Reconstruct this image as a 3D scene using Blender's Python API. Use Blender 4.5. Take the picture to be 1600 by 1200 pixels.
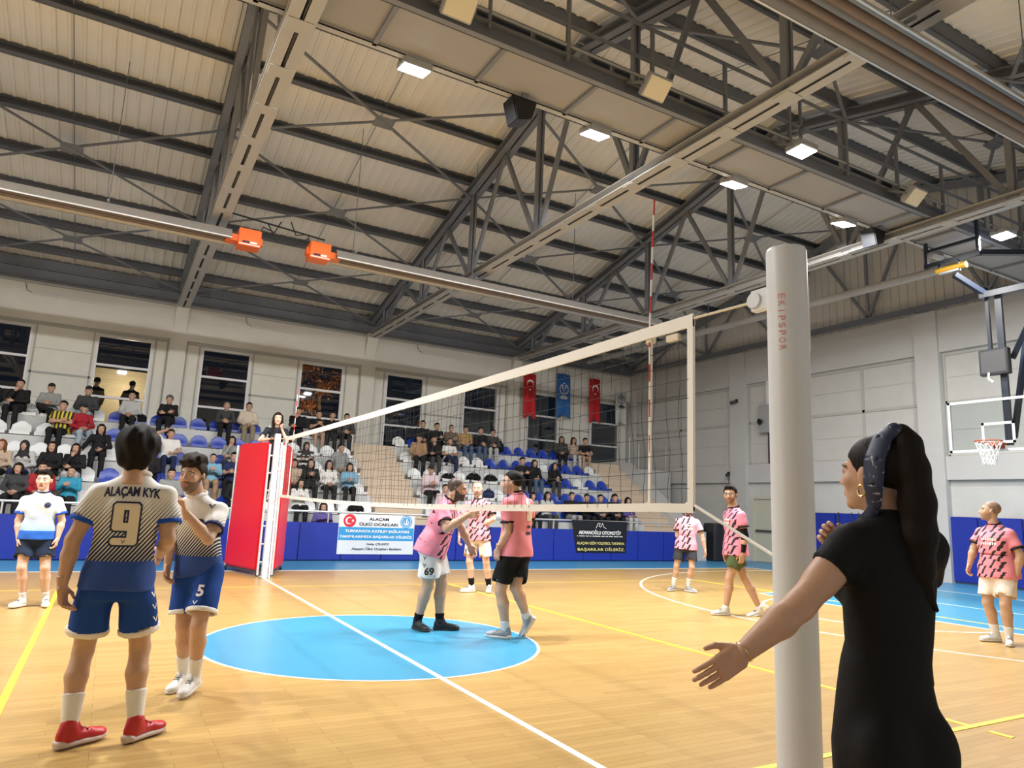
import bpy, math, random
import numpy as np
from mathutils import Vector, Matrix
from mathutils.bvhtree import BVHTree

for o in list(bpy.data.objects):
    bpy.data.objects.remove(o)
SC = bpy.context.scene
COL = SC.collection
PI = math.pi
rad = math.radians

# ------------------------------------------------------------------ camera
CAM_POS = (-2.564, -7.523, 1.397)
YAW, PITCH, ROLL = 0.50938, 0.17461, 0.0427
fwd = Vector((math.sin(YAW)*math.cos(PITCH), math.cos(YAW)*math.cos(PITCH), math.sin(PITCH)))
rgt = Vector((math.cos(YAW), -math.sin(YAW), 0))
upv = rgt.cross(fwd)
r2 = math.cos(ROLL)*rgt + math.sin(ROLL)*upv
u2 = -math.sin(ROLL)*rgt + math.cos(ROLL)*upv
cam = bpy.data.cameras.new('camera')
cam.sensor_width = 36.0
cam.lens = 36.0*1099.84/1600.0
cam.clip_end = 200
cam_ob = bpy.data.objects.new('camera', cam)
COL.objects.link(cam_ob)
M = Matrix((r2, u2, -fwd)).transposed().to_4x4()
M.translation = Vector(CAM_POS)
cam_ob.matrix_world = M
SC.camera = cam_ob

# ------------------------------------------------------------------ world, exposure
W = bpy.data.worlds.new('night')
SC.world = W
W.use_nodes = True
W.node_tree.nodes['Background'].inputs[0].default_value = (0.010, 0.013, 0.022, 1)
W.node_tree.nodes['Background'].inputs[1].default_value = 1.0
SC.view_settings.view_transform = 'Standard'
SC.view_settings.look = 'None'
SC.view_settings.gamma = 1.0
SC.view_settings.use_curve_mapping = False
SC.view_settings.exposure = 0.05
FLOOD_W = 370.0          # one LED floodlight
FLOOD_COL = (1.0, 0.985, 0.97)
FLOOD_SPREAD = 180
FLOOD_TILT = 0.21       # stand-side heads lean toward the stand
# ================================================================== helpers
def link(o, parent=None):
    COL.objects.link(o)
    if parent is not None:
        o.parent = parent
    return o

def tag(o, label=None, cat=None, group=None, kind=None):
    if label: o['label'] = label
    if cat: o['category'] = cat
    if group: o['group'] = group
    if kind: o['kind'] = kind
    return o

def thing(name, label=None, cat=None, loc=(0, 0, 0), rz=0.0, group=None, kind=None):
    o = bpy.data.objects.new(name, None)
    o.empty_display_size = 0.1
    o.location = loc
    o.rotation_euler = (0, 0, rz)
    link(o)
    return tag(o, label, cat, group, kind)

def put(name, me, mat=None, parent=None, loc=None, rot=None, scale=None):
    """an object using mesh data (maybe shared) with its own object-level material"""
    o = bpy.data.objects.new(name, me)
    if loc is not None: o.location = loc
    if rot is not None: o.rotation_euler = rot
    if scale is not None: o.scale = scale
    link(o, parent)
    if mat is not None:
        if not me.materials:
            me.materials.append(mat)
        elif me.materials[0] is not mat:
            o.material_slots[0].link = 'OBJECT'
            o.material_slots[0].material = mat
    return o

class MB:
    """collects simple solids into one mesh"""
    def __init__(s):
        s.v = []; s.f = []
    def add(s, vs, fs):
        b = len(s.v)
        s.v += [tuple(p) for p in vs]
        s.f += [tuple(i+b for i in f) for f in fs]
        return s
    def box(s, x0, x1, y0, y1, z0, z1):
        vs = [(x0,y0,z0),(x1,y0,z0),(x1,y1,z0),(x0,y1,z0),(x0,y0,z1),(x1,y0,z1),(x1,y1,z1),(x0,y1,z1)]
        return s.add(vs, [(0,3,2,1),(4,5,6,7),(0,1,5,4),(1,2,6,5),(2,3,7,6),(3,0,4,7)])
    def obox(s, c, ax, ay, az):
        """oriented box: centre and three half-axis vectors"""
        c, ax, ay, az = Vector(c), Vector(ax), Vector(ay), Vector(az)
        vs = [c+sx*ax+sy*ay+sz*az for sz in (-1,1) for sx, sy in ((-1,-1),(1,-1),(1,1),(-1,1))]
        return s.add(vs, [(0,3,2,1),(4,5,6,7),(0,1,5,4),(1,2,6,5),(2,3,7,6),(3,0,4,7)])
    def beam(s, a, b, w, h, up=(0,0,1)):
        a, b = Vector(a), Vector(b)
        d = (b-a); L = d.length; d = d/L
        u = Vector(up)
        if abs(d.dot(u)) > 0.98: u = Vector((0,1,0))
        side = d.cross(u).normalized(); u = side.cross(d)
        return s.obox((a+b)/2, d*L/2, side*w/2, u*h/2)
    def channel(s, a, b, w, h, t, up=(0,0,1), flip=1):
        """C section along a-b: web plus two flanges"""
        a, b = Vector(a), Vector(b)
        d = (b-a); L = d.length; d = d/L
        u = Vector(up)
        side = d.cross(u).normalized(); u = side.cross(d); side = side*flip
        m = (a+b)/2
        s.obox(m-side*(w/2-t/2), d*L/2, side*t/2, u*h/2)
        for k in (-1, 1):
            s.obox(m+u*k*(h/2-t/2), d*L/2, side*w/2, u*t/2)
        return s
    def ibeam(s, a, b, w, h, t, up=(0,0,1)):
        a, b = Vector(a), Vector(b)
        d = (b-a); L = d.length; d = d/L
        u = Vector(up)
        if abs(d.dot(u)) > 0.98: u = Vector((0,1,0))
        side = d.cross(u).normalized(); u = side.cross(d)
        m = (a+b)/2
        s.obox(m, d*L/2, side*t/2, u*(h/2-t))
        for k in (-1, 1):
            s.obox(m+u*k*(h/2-t/2), d*L/2, side*w/2, u*t/2)
        return s
    def tube(s, pts, r, n=8, cap=True):
        """round tube along a polyline; r a number or one per point"""
        pts = [Vector(p) for p in pts]
        rs = r if isinstance(r, (list, tuple)) else [r]*len(pts)
        rings = []
        prev = None
        for i, p in enumerate(pts):
            d = (pts[min(i+1, len(pts)-1)]-pts[max(i-1, 0)]).normalized()
            if prev is None:
                ref = Vector((0,0,1)) if abs(d.z) < 0.9 else Vector((1,0,0))
                a = d.cross(ref).normalized()
            else:
                a = (prev-d*prev.dot(d)).normalized()
            prev = a
            b = d.cross(a)
            rings.append([p+(a*math.cos(2*PI*k/n)+b*math.sin(2*PI*k/n))*rs[i] for k in range(n)])
        vs = [q for r_ in rings for q in r_]
        fs = [(i*n+k, i*n+(k+1) % n, (i+1)*n+(k+1) % n, (i+1)*n+k) for i in range(len(pts)-1) for k in range(n)]
        if cap:
            fs += [tuple(range(n))[::-1], tuple((len(pts)-1)*n+k for k in range(n))]
        return s.add(vs, fs)
    def prism(s, poly, axis, t0, t1):
        """extrude a 2-D polygon along 'x','y' or 'z'; poly given in the other two axes in xyz order"""
        n = len(poly)
        def P(p, t):
            return {'x': (t, p[0], p[1]), 'y': (p[0], t, p[1]), 'z': (p[0], p[1], t)}[axis]
        vs = [P(p, t0) for p in poly]+[P(p, t1) for p in poly]
        fs = [tuple(range(n))[::-1], tuple(range(n, 2*n))]+[(i, (i+1) % n, n+(i+1) % n, n+i) for i in range(n)]
        return s.add(vs, fs)
    def lathe(s, c, prof, n=20):
        """profile of (radius, z) about a vertical axis through c"""
        vs = [(c[0]+r*math.cos(2*PI*k/n), c[1]+r*math.sin(2*PI*k/n), c[2]+z) for r, z in prof for k in range(n)]
        fs = [(i*n+k, i*n+(k+1) % n, (i+1)*n+(k+1) % n, (i+1)*n+k) for i in range(len(prof)-1) for k in range(n)]
        fs += [tuple(range(n))[::-1], tuple((len(prof)-1)*n+k for k in range(n))]
        return s.add(vs, fs)
    def mesh(s, name, off=None, smooth=False, bevel=0.0):
        me = bpy.data.meshes.new(name)
        vs = s.v if off is None else [(x-off[0], y-off[1], z-off[2]) for x, y, z in s.v]
        me.from_pydata(vs, [], s.f)
        me.validate()
        import bmesh
        bm = bmesh.new(); bm.from_mesh(me)
        bmesh.ops.recalc_face_normals(bm, faces=bm.faces)
        if bevel:
            bmesh.ops.bevel(bm, geom=bm.edges[:], offset=bevel, segments=2, affect='EDGES', clamp_overlap=True)
        bm.to_mesh(me); bm.free()
        if smooth:
            me.polygons.foreach_set('use_smooth', [True]*len(me.polygons))
            try: me.set_sharp_from_angle(angle=rad(40))
            except Exception: pass
        return me
    def build(s, name, mat, parent=None, smooth=False, bevel=0.0):
        off = parent_origin(parent)
        me = s.mesh(name, off, smooth, bevel)
        return put(name, me, mat, parent)

def parent_origin(p):
    o = Vector((0, 0, 0))
    while p is not None:
        o += Vector(p.location); p = p.parent
    return o if o.length > 0 else None

def text_mesh(txt, size, bold=0.0, extrude=0.0006, sx=1.0, align='CENTER', shear=0.0):
    cu = bpy.data.curves.new('lettering', 'FONT')
    cu.body = txt; cu.size = size; cu.align_x = align; cu.align_y = 'CENTER'
    cu.extrude = extrude; cu.offset = bold; cu.shear = shear; cu.resolution_u = 3
    ob = bpy.data.objects.new('lettering', cu)
    COL.objects.link(ob)
    dg = bpy.context.evaluated_depsgraph_get(); dg.update()
    me = bpy.data.meshes.new_from_object(ob.evaluated_get(dg))
    bpy.data.objects.remove(ob); bpy.data.curves.remove(cu)
    if sx != 1.0:
        me.transform(Matrix.Diagonal((sx, 1, 1, 1)))
    me.materials.clear()
    return me

def fit_text(txt, width, height, bold=0.0, shear=0.0):
    """text mesh in the xy plane, centred, scaled to width x height"""
    me = text_mesh(txt, 1.0, bold/max(height, 1e-3)*0.7, 0.0, shear=shear)
    co = np.empty(len(me.vertices)*3); me.vertices.foreach_get('co', co); co = co.reshape(-1, 3)
    lo, hi = co.min(0), co.max(0)
    co = (co-(lo+hi)/2)*np.array([width/(hi[0]-lo[0]), height/(hi[1]-lo[1]), 0])
    me.vertices.foreach_set('co', co.ravel()); me.update()
    return me

# ------------------------------------------------------------------ signed distance modelling (bodies, clothes)
class Field:
    def __init__(s, lo, hi, h):
        s.h = h
        s.lo = np.floor(np.array(lo, np.float32)/h)*h
        n = np.ceil((np.array(hi)-s.lo)/h).astype(int)+1
        s.n = n
        s.D = np.full(n, 1.0, np.float32)
        s.ax = [(s.lo[i]+h*np.arange(n[i])).astype(np.float32) for i in range(3)]
    def sub(s, lo, hi):
        a = [max(0, int((lo[i]-s.lo[i])/s.h)-1) for i in range(3)]
        b = [min(int(s.n[i]), int((hi[i]-s.lo[i])/s.h)+3) for i in range(3)]
        if any(b[i] <= a[i] for i in range(3)): return None, None
        sl = tuple(slice(a[i], b[i]) for i in range(3))
        X, Y, Z = np.meshgrid(*[s.ax[i][sl[i]] for i in range(3)], indexing='ij')
        return sl, np.stack([X, Y, Z], -1)
    def add(s, prim, k=0.02):
        f, lo, hi = prim
        m = k+2*s.h
        sl, p = s.sub(np.array(lo)-m, np.array(hi)+m)
        if sl is None: return s
        a = s.D[sl]; b = f(p)
        if k > 0:
            hh = np.clip(0.5+0.5*(a-b)/k, 0, 1)
            s.D[sl] = a*(1-hh)+b*hh-k*hh*(1-hh)
        else:
            s.D[sl] = np.minimum(a, b)
        return s
    def cut(s, prim, k=0.0):
        f, lo, hi = prim
        m = k+2*s.h
        sl, p = s.sub(np.array(lo)-m, np.array(hi)+m)
        if sl is None: return s
        a = s.D[sl]; b = -f(p)
        if k > 0:
            hh = np.clip(0.5-0.5*(a-b)/k, 0, 1)
            s.D[sl] = a*(1-hh)+b*hh+k*hh*(1-hh)
        else:
            s.D[sl] = np.maximum(a, b)
        return s
    def keep(s, f):
        """intersect with a half space style function of all points"""
        X, Y, Z = np.meshgrid(*s.ax, indexing='ij')
        s.D = np.maximum(s.D, f(np.stack([X, Y, Z], -1)).astype(np.float32))
        return s
    def warp(s, f):
        X, Y, Z = np.meshgrid(*s.ax, indexing='ij')
        s.D = s.D+f(np.stack([X, Y, Z], -1)).astype(np.float32)
        return s
    def net(s):
        D = s.D.copy()
        for ax in range(3):
            for e in (0, -1):
                ix = [slice(None)]*3; ix[ax] = e; D[tuple(ix)] = np.maximum(D[tuple(ix)], s.h)
        S = D < 0
        c = np.zeros(np.array(D.shape)-1, np.int8)
        for i in (0, 1):
            for j in (0, 1):
                for k in (0, 1):
                    c += S[i:S.shape[0]-1+i, j:S.shape[1]-1+j, k:S.shape[2]-1+k]
        mask = (c > 0) & (c < 8)
        cells = np.argwhere(mask)
        if len(cells) == 0: return np.zeros((0, 3)), np.zeros((0, 4), int)
        idx = np.full(mask.shape, -1, np.int64); idx[mask] = np.arange(len(cells))
        pos = np.zeros((len(cells), 3)); cnt = np.zeros(len(cells))
        cor = [(i, j, k) for i in (0, 1) for j in (0, 1) for k in (0, 1)]
        for a in cor:
            for ax in range(3):
                if a[ax]: continue
                b = list(a); b[ax] = 1
                da = D[cells[:, 0]+a[0], cells[:, 1]+a[1], cells[:, 2]+a[2]]
                db = D[cells[:, 0]+b[0], cells[:, 1]+b[1], cells[:, 2]+b[2]]
                cr = (da < 0) != (db < 0)
                t = np.where(cr, da/np.where(cr, da-db, 1), 0)
                for q in range(3):
                    pos[:, q] += np.where(cr, a[q]+(t if q == ax else 0), 0)
                cnt += cr
        V = s.lo+s.h*(cells+pos/cnt[:, None])
        F = []
        for ax in range(3):
            u, v = (ax+1) % 3, (ax+2) % 3
            sa = [slice(None)]*3; sb = [slice(None)]*3
            sa[ax] = slice(0, -1); sb[ax] = slice(1, None)
            A, B = S[tuple(sa)], S[tuple(sb)]
            e = np.argwhere(A != B)
            ok = (e[:, u] > 0) & (e[:, v] > 0) & (e[:, u] < D.shape[u]-1) & (e[:, v] < D.shape[v]-1)
            e = e[ok]
            inside = A[e[:, 0], e[:, 1], e[:, 2]]
            def cell(du, dv):
                q = e.copy(); q[:, u] -= du; q[:, v] -= dv
                return idx[q[:, 0], q[:, 1], q[:, 2]]
            quad = np.stack([cell(1, 1), cell(0, 1), cell(0, 0), cell(1, 0)], 1)
            quad[~inside] = quad[~inside][:, ::-1]
            F.append(quad)
        return V, np.concatenate(F)

def relax(V, F, it=1, w=0.5):
    E = np.concatenate([F[:, [i, (i+1) % 4]] for i in range(4)])
    for _ in range(it):
        acc = np.zeros_like(V); n = np.zeros(len(V))
        np.add.at(acc, E[:, 0], V[E[:, 1]]); np.add.at(acc, E[:, 1], V[E[:, 0]])
        np.add.at(n, E[:, 0], 1); np.add.at(n, E[:, 1], 1)
        V = V*(1-w)+w*acc/np.maximum(n, 1)[:, None]
    return V

def quads_mesh(name, V, F, cols=None, smooth=True, extra=None):
    me = bpy.data.meshes.new(name)
    me.vertices.add(len(V)); me.vertices.foreach_set('co', np.asarray(V, np.float32).ravel())
    me.loops.add(F.size); me.loops.foreach_set('vertex_index', F.astype(np.int32).ravel())
    me.polygons.add(len(F)); me.polygons.foreach_set('loop_start', (np.arange(len(F))*4).astype(np.int32))
    me.update(calc_edges=True)
    if smooth: me.polygons.foreach_set('use_smooth', np.ones(len(F), bool))
    if cols is not None:
        at = me.attributes.new('Col', 'FLOAT_COLOR', 'POINT')
        c4 = np.ones((len(V), 4), np.float32); c4[:, :3] = cols
        at.data.foreach_set('color', c4.ravel())
    return me

def v3(*a): return np.array(a if len(a) > 1 else a[0], np.float32)
def unit(v):
    v = np.asarray(v, float); return v/(np.linalg.norm(v)+1e-12)

def cap(a, b, ra, rb=None):
    a, b = v3(a), v3(b); rb = ra if rb is None else rb
    ab = b-a; L2 = float(ab@ab)+1e-9; m = max(ra, rb)
    def f(p):
        t = np.clip(((p-a)@ab)/L2, 0, 1)
        return np.linalg.norm(p-a-t[..., None]*ab, axis=-1)-(ra+(rb-ra)*t)
    return f, np.minimum(a, b)-m, np.maximum(a, b)+m

def ell(c, r, R=None):
    """ellipsoid; R rows = local axes"""
    c, r = v3(c), v3(r)
    R = np.eye(3, dtype=np.float32) if R is None else np.asarray(R, np.float32)
    def f(p):
        q = (p-c)@R.T
        k0 = np.linalg.norm(q/r, axis=-1); k1 = np.linalg.norm(q/(r*r), axis=-1)+1e-6
        return k0*(k0-1)/k1
    ext = np.sqrt(((R*r[:, None])**2).sum(0))
    return f, c-ext, c+ext

def loft(st, n=2.0):
    """stations (centre, lateral unit vector, half width a, half depth b)"""
    C = [v3(s[0]) for s in st]
    m = max(max(s[2], s[3]) for s in st)
    def f(p):
        out = None
        for i in range(len(st)-1):
            c0, c1 = C[i], C[i+1]
            ax = c1-c0; L = float(np.linalg.norm(ax)); ax = ax/L
            q = p-c0
            t = (q@ax)/L; tc = np.clip(t, 0, 1)
            l = v3(unit(np.asarray(st[i][1])+np.asarray(st[i+1][1])))
            l = v3(unit(l-ax*float(l@ax))); fw = np.cross(ax, l)
            a = st[i][2]+(st[i+1][2]-st[i][2])*tc; b = st[i][3]+(st[i+1][3]-st[i][3])*tc
            x = np.abs(q@l)/a; y = np.abs(q@fw)/b
            rr = (x**n+y**n)**(1.0/n)
            d = (rr-1)*np.minimum(a, b)
            over = np.abs(t-tc)*L
            d = np.where(over > 0, np.sqrt(np.maximum(d, 0)**2+over**2), d)
            out = d if out is None else np.minimum(out, d)
        return out
    return f, np.min(C, 0)-m, np.max(C, 0)+m

def rbox(c, half, R, r):
    c, half = v3(c), v3(half); R = np.asarray(R, np.float32)
    def f(p):
        q = np.abs((p-c)@R.T)-(half-r)
        return np.linalg.norm(np.maximum(q, 0), axis=-1)+np.minimum(q.max(-1), 0)-r
    ext = (np.abs(R)*half[:, None]).sum(0)
    return f, c-ext, c+ext
# ================================================================== materials
def nodes_of(name):
    m = bpy.data.materials.new(name); m.use_nodes = True
    nt = m.node_tree
    return m, nt, nt.nodes['Principled BSDF']

def nn(nt, t, **kw):
    n = nt.nodes.new(t)
    for k, v in kw.items(): setattr(n, k, v)
    return n

def setin(n, **kw):
    for k, v in kw.items(): n.inputs[k.replace('_', ' ')].default_value = v

def mat(name, col, rough=0.6, metal=0.0, var=0.06, scale=6.0, bump=0.0, bscale=60.0, spec=None, coat=0.0):
    """plain painted / plastic / cloth surface with slight procedural variation"""
    m, nt, b = nodes_of(name)
    tc = nn(nt, 'ShaderNodeTexCoord')
    no = nn(nt, 'ShaderNodeTexNoise'); no.inputs['Scale'].default_value = scale; no.inputs['Detail'].default_value = 4
    nt.links.new(tc.outputs['Object'], no.inputs['Vector'])
    mx = nn(nt, 'ShaderNodeMix', data_type='RGBA')
    c = np.array(col)
    mx.inputs[6].default_value = (*np.clip(c*(1-var), 0, 1), 1)
    mx.inputs[7].default_value = (*np.clip(c*(1+var), 0, 1), 1)
    nt.links.new(no.outputs['Fac'], mx.inputs[0])
    nt.links.new(mx.outputs[2], b.inputs['Base Color'])
    b.inputs['Roughness'].default_value = rough
    b.inputs['Metallic'].default_value = metal
    if spec is not None: b.inputs['Specular IOR Level'].default_value = spec
    if coat: b.inputs['Coat Weight'].default_value = coat
    if bump:
        n2 = nn(nt, 'ShaderNodeTexNoise'); n2.inputs['Scale'].default_value = bscale
        nt.links.new(tc.outputs['Object'], n2.inputs['Vector'])
        bp = nn(nt, 'ShaderNodeBump'); bp.inputs['Strength'].default_value = bump; bp.inputs['Distance'].default_value = 0.01
        nt.links.new(n2.outputs['Fac'], bp.inputs['Height']); nt.links.new(bp.outputs[0], b.inputs['Normal'])
    return m

def math_n(nt, op, a, b=None, c=None):
    n = nn(nt, 'ShaderNodeMath', operation=op)
    for i, v in enumerate((a, b, c)):
        if v is None: continue
        if isinstance(v, (int, float)): n.inputs[i].default_value = v
        else: nt.links.new(v, n.inputs[i])
    return n.outputs[0]

def mixc(nt, fac, a, b):
    n = nn(nt, 'ShaderNodeMix', data_type='RGBA')
    for s, v in ((0, fac), (6, a), (7, b)):
        if isinstance(v, (int, float)): n.inputs[s].default_value = v
        elif isinstance(v, tuple): n.inputs[s].default_value = (*v, 1) if len(v) == 3 else v
        else: nt.links.new(v, n.inputs[s])
    return n.outputs[2]

def emit_mat(name, col, s):
    m = bpy.data.materials.new(name); m.use_nodes = True
    nt = m.node_tree; nt.nodes.clear()
    e = nn(nt, 'ShaderNodeEmission'); e.inputs[0].default_value = (*col, 1); e.inputs[1].default_value = s
    o = nn(nt, 'ShaderNodeOutputMaterial'); nt.links.new(e.outputs[0], o.inputs[0])
    return m

def attr_mat(name, rough=0.6, bump=0.0, bscale=80.0, sss=0.0):
    """colour from the mesh attribute 'Col' (skin tone, lips, brows, cloth panels)"""
    m, nt, b = nodes_of(name)
    at = nn(nt, 'ShaderNodeAttribute', attribute_name='Col')
    tc = nn(nt, 'ShaderNodeTexCoord')
    no = nn(nt, 'ShaderNodeTexNoise'); no.inputs['Scale'].default_value = 30
    nt.links.new(tc.outputs['Object'], no.inputs['Vector'])
    f = math_n(nt, 'MULTIPLY_ADD', no.outputs['Fac'], 0.16, 0.92)
    vm = nn(nt, 'ShaderNodeVectorMath', operation='SCALE')
    nt.links.new(at.outputs['Color'], vm.inputs[0]); nt.links.new(f, vm.inputs['Scale'])
    nt.links.new(vm.outputs[0], b.inputs['Base Color'])
    b.inputs['Roughness'].default_value = rough
    if sss:
        b.inputs['Subsurface Weight'].default_value = sss
        b.inputs['Subsurface Radius'].default_value = (0.02, 0.008, 0.004)
        b.inputs['Subsurface Scale'].default_value = 0.3
    if bump:
        n2 = nn(nt, 'ShaderNodeTexNoise'); n2.inputs['Scale'].default_value = bscale
        nt.links.new(tc.outputs['Object'], n2.inputs['Vector'])
        bp = nn(nt, 'ShaderNodeBump'); bp.inputs['Strength'].default_value = bump; bp.inputs['Distance'].default_value = 0.01
        nt.links.new(n2.outputs['Fac'], bp.inputs['Height']); nt.links.new(bp.outputs[0], b.inputs['Normal'])
    return m

def wood_floor_mat():
    m, nt, b = nodes_of('sports_parquet')
    tc = nn(nt, 'ShaderNodeTexCoord')
    br = nn(nt, 'ShaderNodeTexBrick')
    setin(br, Scale=1.0, Mortar_Size=0.0011, Mortar_Smooth=0.2, Bias=0.0, Brick_Width=0.62, Row_Height=0.068)
    br.offset = 0.37; br.offset_frequency = 3; br.squash = 1.0
    br.inputs['Color1'].default_value = (0.0, 0.0, 0.0, 1); br.inputs['Color2'].default_value = (1, 1, 1, 1)
    br.inputs['Mortar'].default_value = (0.5, 0.5, 0.5, 1)
    nt.links.new(tc.outputs['Object'], br.inputs['Vector'])
    mp = nn(nt, 'ShaderNodeMapping'); mp.inputs['Scale'].default_value = (1.4, 38, 1)
    nt.links.new(tc.outputs['Object'], mp.inputs['Vector'])
    gr = nn(nt, 'ShaderNodeTexNoise'); setin(gr, Scale=1.6, Detail=6.0, Roughness=0.6)
    nt.links.new(mp.outputs[0], gr.inputs['Vector'])
    big = nn(nt, 'ShaderNodeTexNoise'); setin(big, Scale=0.35, Detail=2.0)
    nt.links.new(tc.outputs['Object'], big.inputs['Vector'])
    rp = nn(nt, 'ShaderNodeValToRGB')
    e = rp.color_ramp.elements
    e[0].position = 0.0; e[0].color = (0.36, 0.215, 0.068, 1)
    e[1].position = 1.0; e[1].color = (0.55, 0.365, 0.135, 1)
    e2 = rp.color_ramp.elements.new(0.5); e2.color = (0.465, 0.295, 0.098, 1)
    s = math_n(nt, 'MULTIPLY_ADD', br.outputs['Color'], 0.36, 0.05)
    s = math_n(nt, 'MULTIPLY_ADD', gr.outputs['Fac'], 0.42, s)
    s = math_n(nt, 'MULTIPLY_ADD', big.outputs['Fac'], 0.25, s)
    nt.links.new(s, rp.inputs[0])
    col = mixc(nt, br.outputs['Fac'], rp.outputs[0], (0.16, 0.085, 0.03))
    nt.links.new(col, b.inputs['Base Color'])
    rg = math_n(nt, 'MULTIPLY_ADD', gr.outputs['Fac'], 0.16, 0.24)
    nt.links.new(rg, b.inputs['Roughness'])
    b.inputs['Specular IOR Level'].default_value = 0.4
    bp = nn(nt, 'ShaderNodeBump'); bp.inputs['Strength'].default_value = 0.12; bp.inputs['Distance'].default_value = 0.003
    inv = math_n(nt, 'SUBTRACT', 1.0, br.outputs['Fac'])
    nt.links.new(inv, bp.inputs['Height']); nt.links.new(bp.outputs[0], b.inputs['Normal'])
    return m

def plaster_mat(name, col, scale=1.2, rough=0.8):
    m, nt, b = nodes_of(name)
    tc = nn(nt, 'ShaderNodeTexCoord')
    n1 = nn(nt, 'ShaderNodeTexNoise'); setin(n1, Scale=scale, Detail=6.0, Roughness=0.65)
    n2 = nn(nt, 'ShaderNodeTexNoise'); setin(n2, Scale=45.0, Detail=3.0)
    for n in (n1, n2): nt.links.new(tc.outputs['Object'], n.inputs['Vector'])
    c = np.array(col)
    col_ = mixc(nt, n1.outputs['Fac'], tuple(c*0.88), tuple(np.clip(c*1.1, 0, 1)))
    nt.links.new(col_, b.inputs['Base Color']); b.inputs['Roughness'].default_value = rough
    bp = nn(nt, 'ShaderNodeBump'); bp.inputs['Strength'].default_value = 0.15; bp.inputs['Distance'].default_value = 0.004
    nt.links.new(n2.outputs['Fac'], bp.inputs['Height']); nt.links.new(bp.outputs[0], b.inputs['Normal'])
    return m

def glass_mat():
    m = bpy.data.materials.new('window_glass'); m.use_nodes = True
    nt = m.node_tree; nt.nodes.clear()
    o = nn(nt, 'ShaderNodeOutputMaterial')
    t = nn(nt, 'ShaderNodeBsdfTransparent'); t.inputs[0].default_value = (0.62, 0.66, 0.66, 1)
    g = nn(nt, 'ShaderNodeBsdfGlossy'); g.inputs['Roughness'].default_value = 0.015; g.inputs[0].default_value = (0.9, 0.9, 0.9, 1)
    fr = nn(nt, 'ShaderNodeFresnel'); fr.inputs[0].default_value = 1.5
    f2 = math_n(nt, 'MULTIPLY_ADD', fr.outputs[0], 1.3, 0.015)
    mx = nn(nt, 'ShaderNodeMixShader')
    nt.links.new(f2, mx.inputs[0]); nt.links.new(t.outputs[0], mx.inputs[1]); nt.links.new(g.outputs[0], mx.inputs[2])
    nt.links.new(mx.outputs[0], o.inputs[0])
    return m

def clear_mat(name, tint=(0.9, 0.93, 0.93), amt=0.06):
    m = bpy.data.materials.new(name); m.use_nodes = True
    nt = m.node_tree; nt.nodes.clear()
    o = nn(nt, 'ShaderNodeOutputMaterial')
    t = nn(nt, 'ShaderNodeBsdfTransparent'); t.inputs[0].default_value = (*tint, 1)
    g = nn(nt, 'ShaderNodeBsdfGlossy'); g.inputs['Roughness'].default_value = 0.05
    mx = nn(nt, 'ShaderNodeMixShader'); mx.inputs[0].default_value = amt
    nt.links.new(t.outputs[0], mx.inputs[1]); nt.links.new(g.outputs[0], mx.inputs[2]); nt.links.new(mx.outputs[0], o.inputs[0])
    return m

def bands_mat(name, c1, c2, period, rough=0.4, off=0.0):
    """stripes along local z (antenna)"""
    m, nt, b = nodes_of(name)
    tc = nn(nt, 'ShaderNodeTexCoord'); sp = nn(nt, 'ShaderNodeSeparateXYZ')
    nt.links.new(tc.outputs['Object'], sp.inputs[0])
    f = math_n(nt, 'GREATER_THAN', math_n(nt, 'FRACT', math_n(nt, 'MULTIPLY_ADD', sp.outputs['Z'], 1/period, off)), 0.5)
    nt.links.new(mixc(nt, f, c1, c2), b.inputs['Base Color']); b.inputs['Roughness'].default_value = rough
    return m

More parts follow.
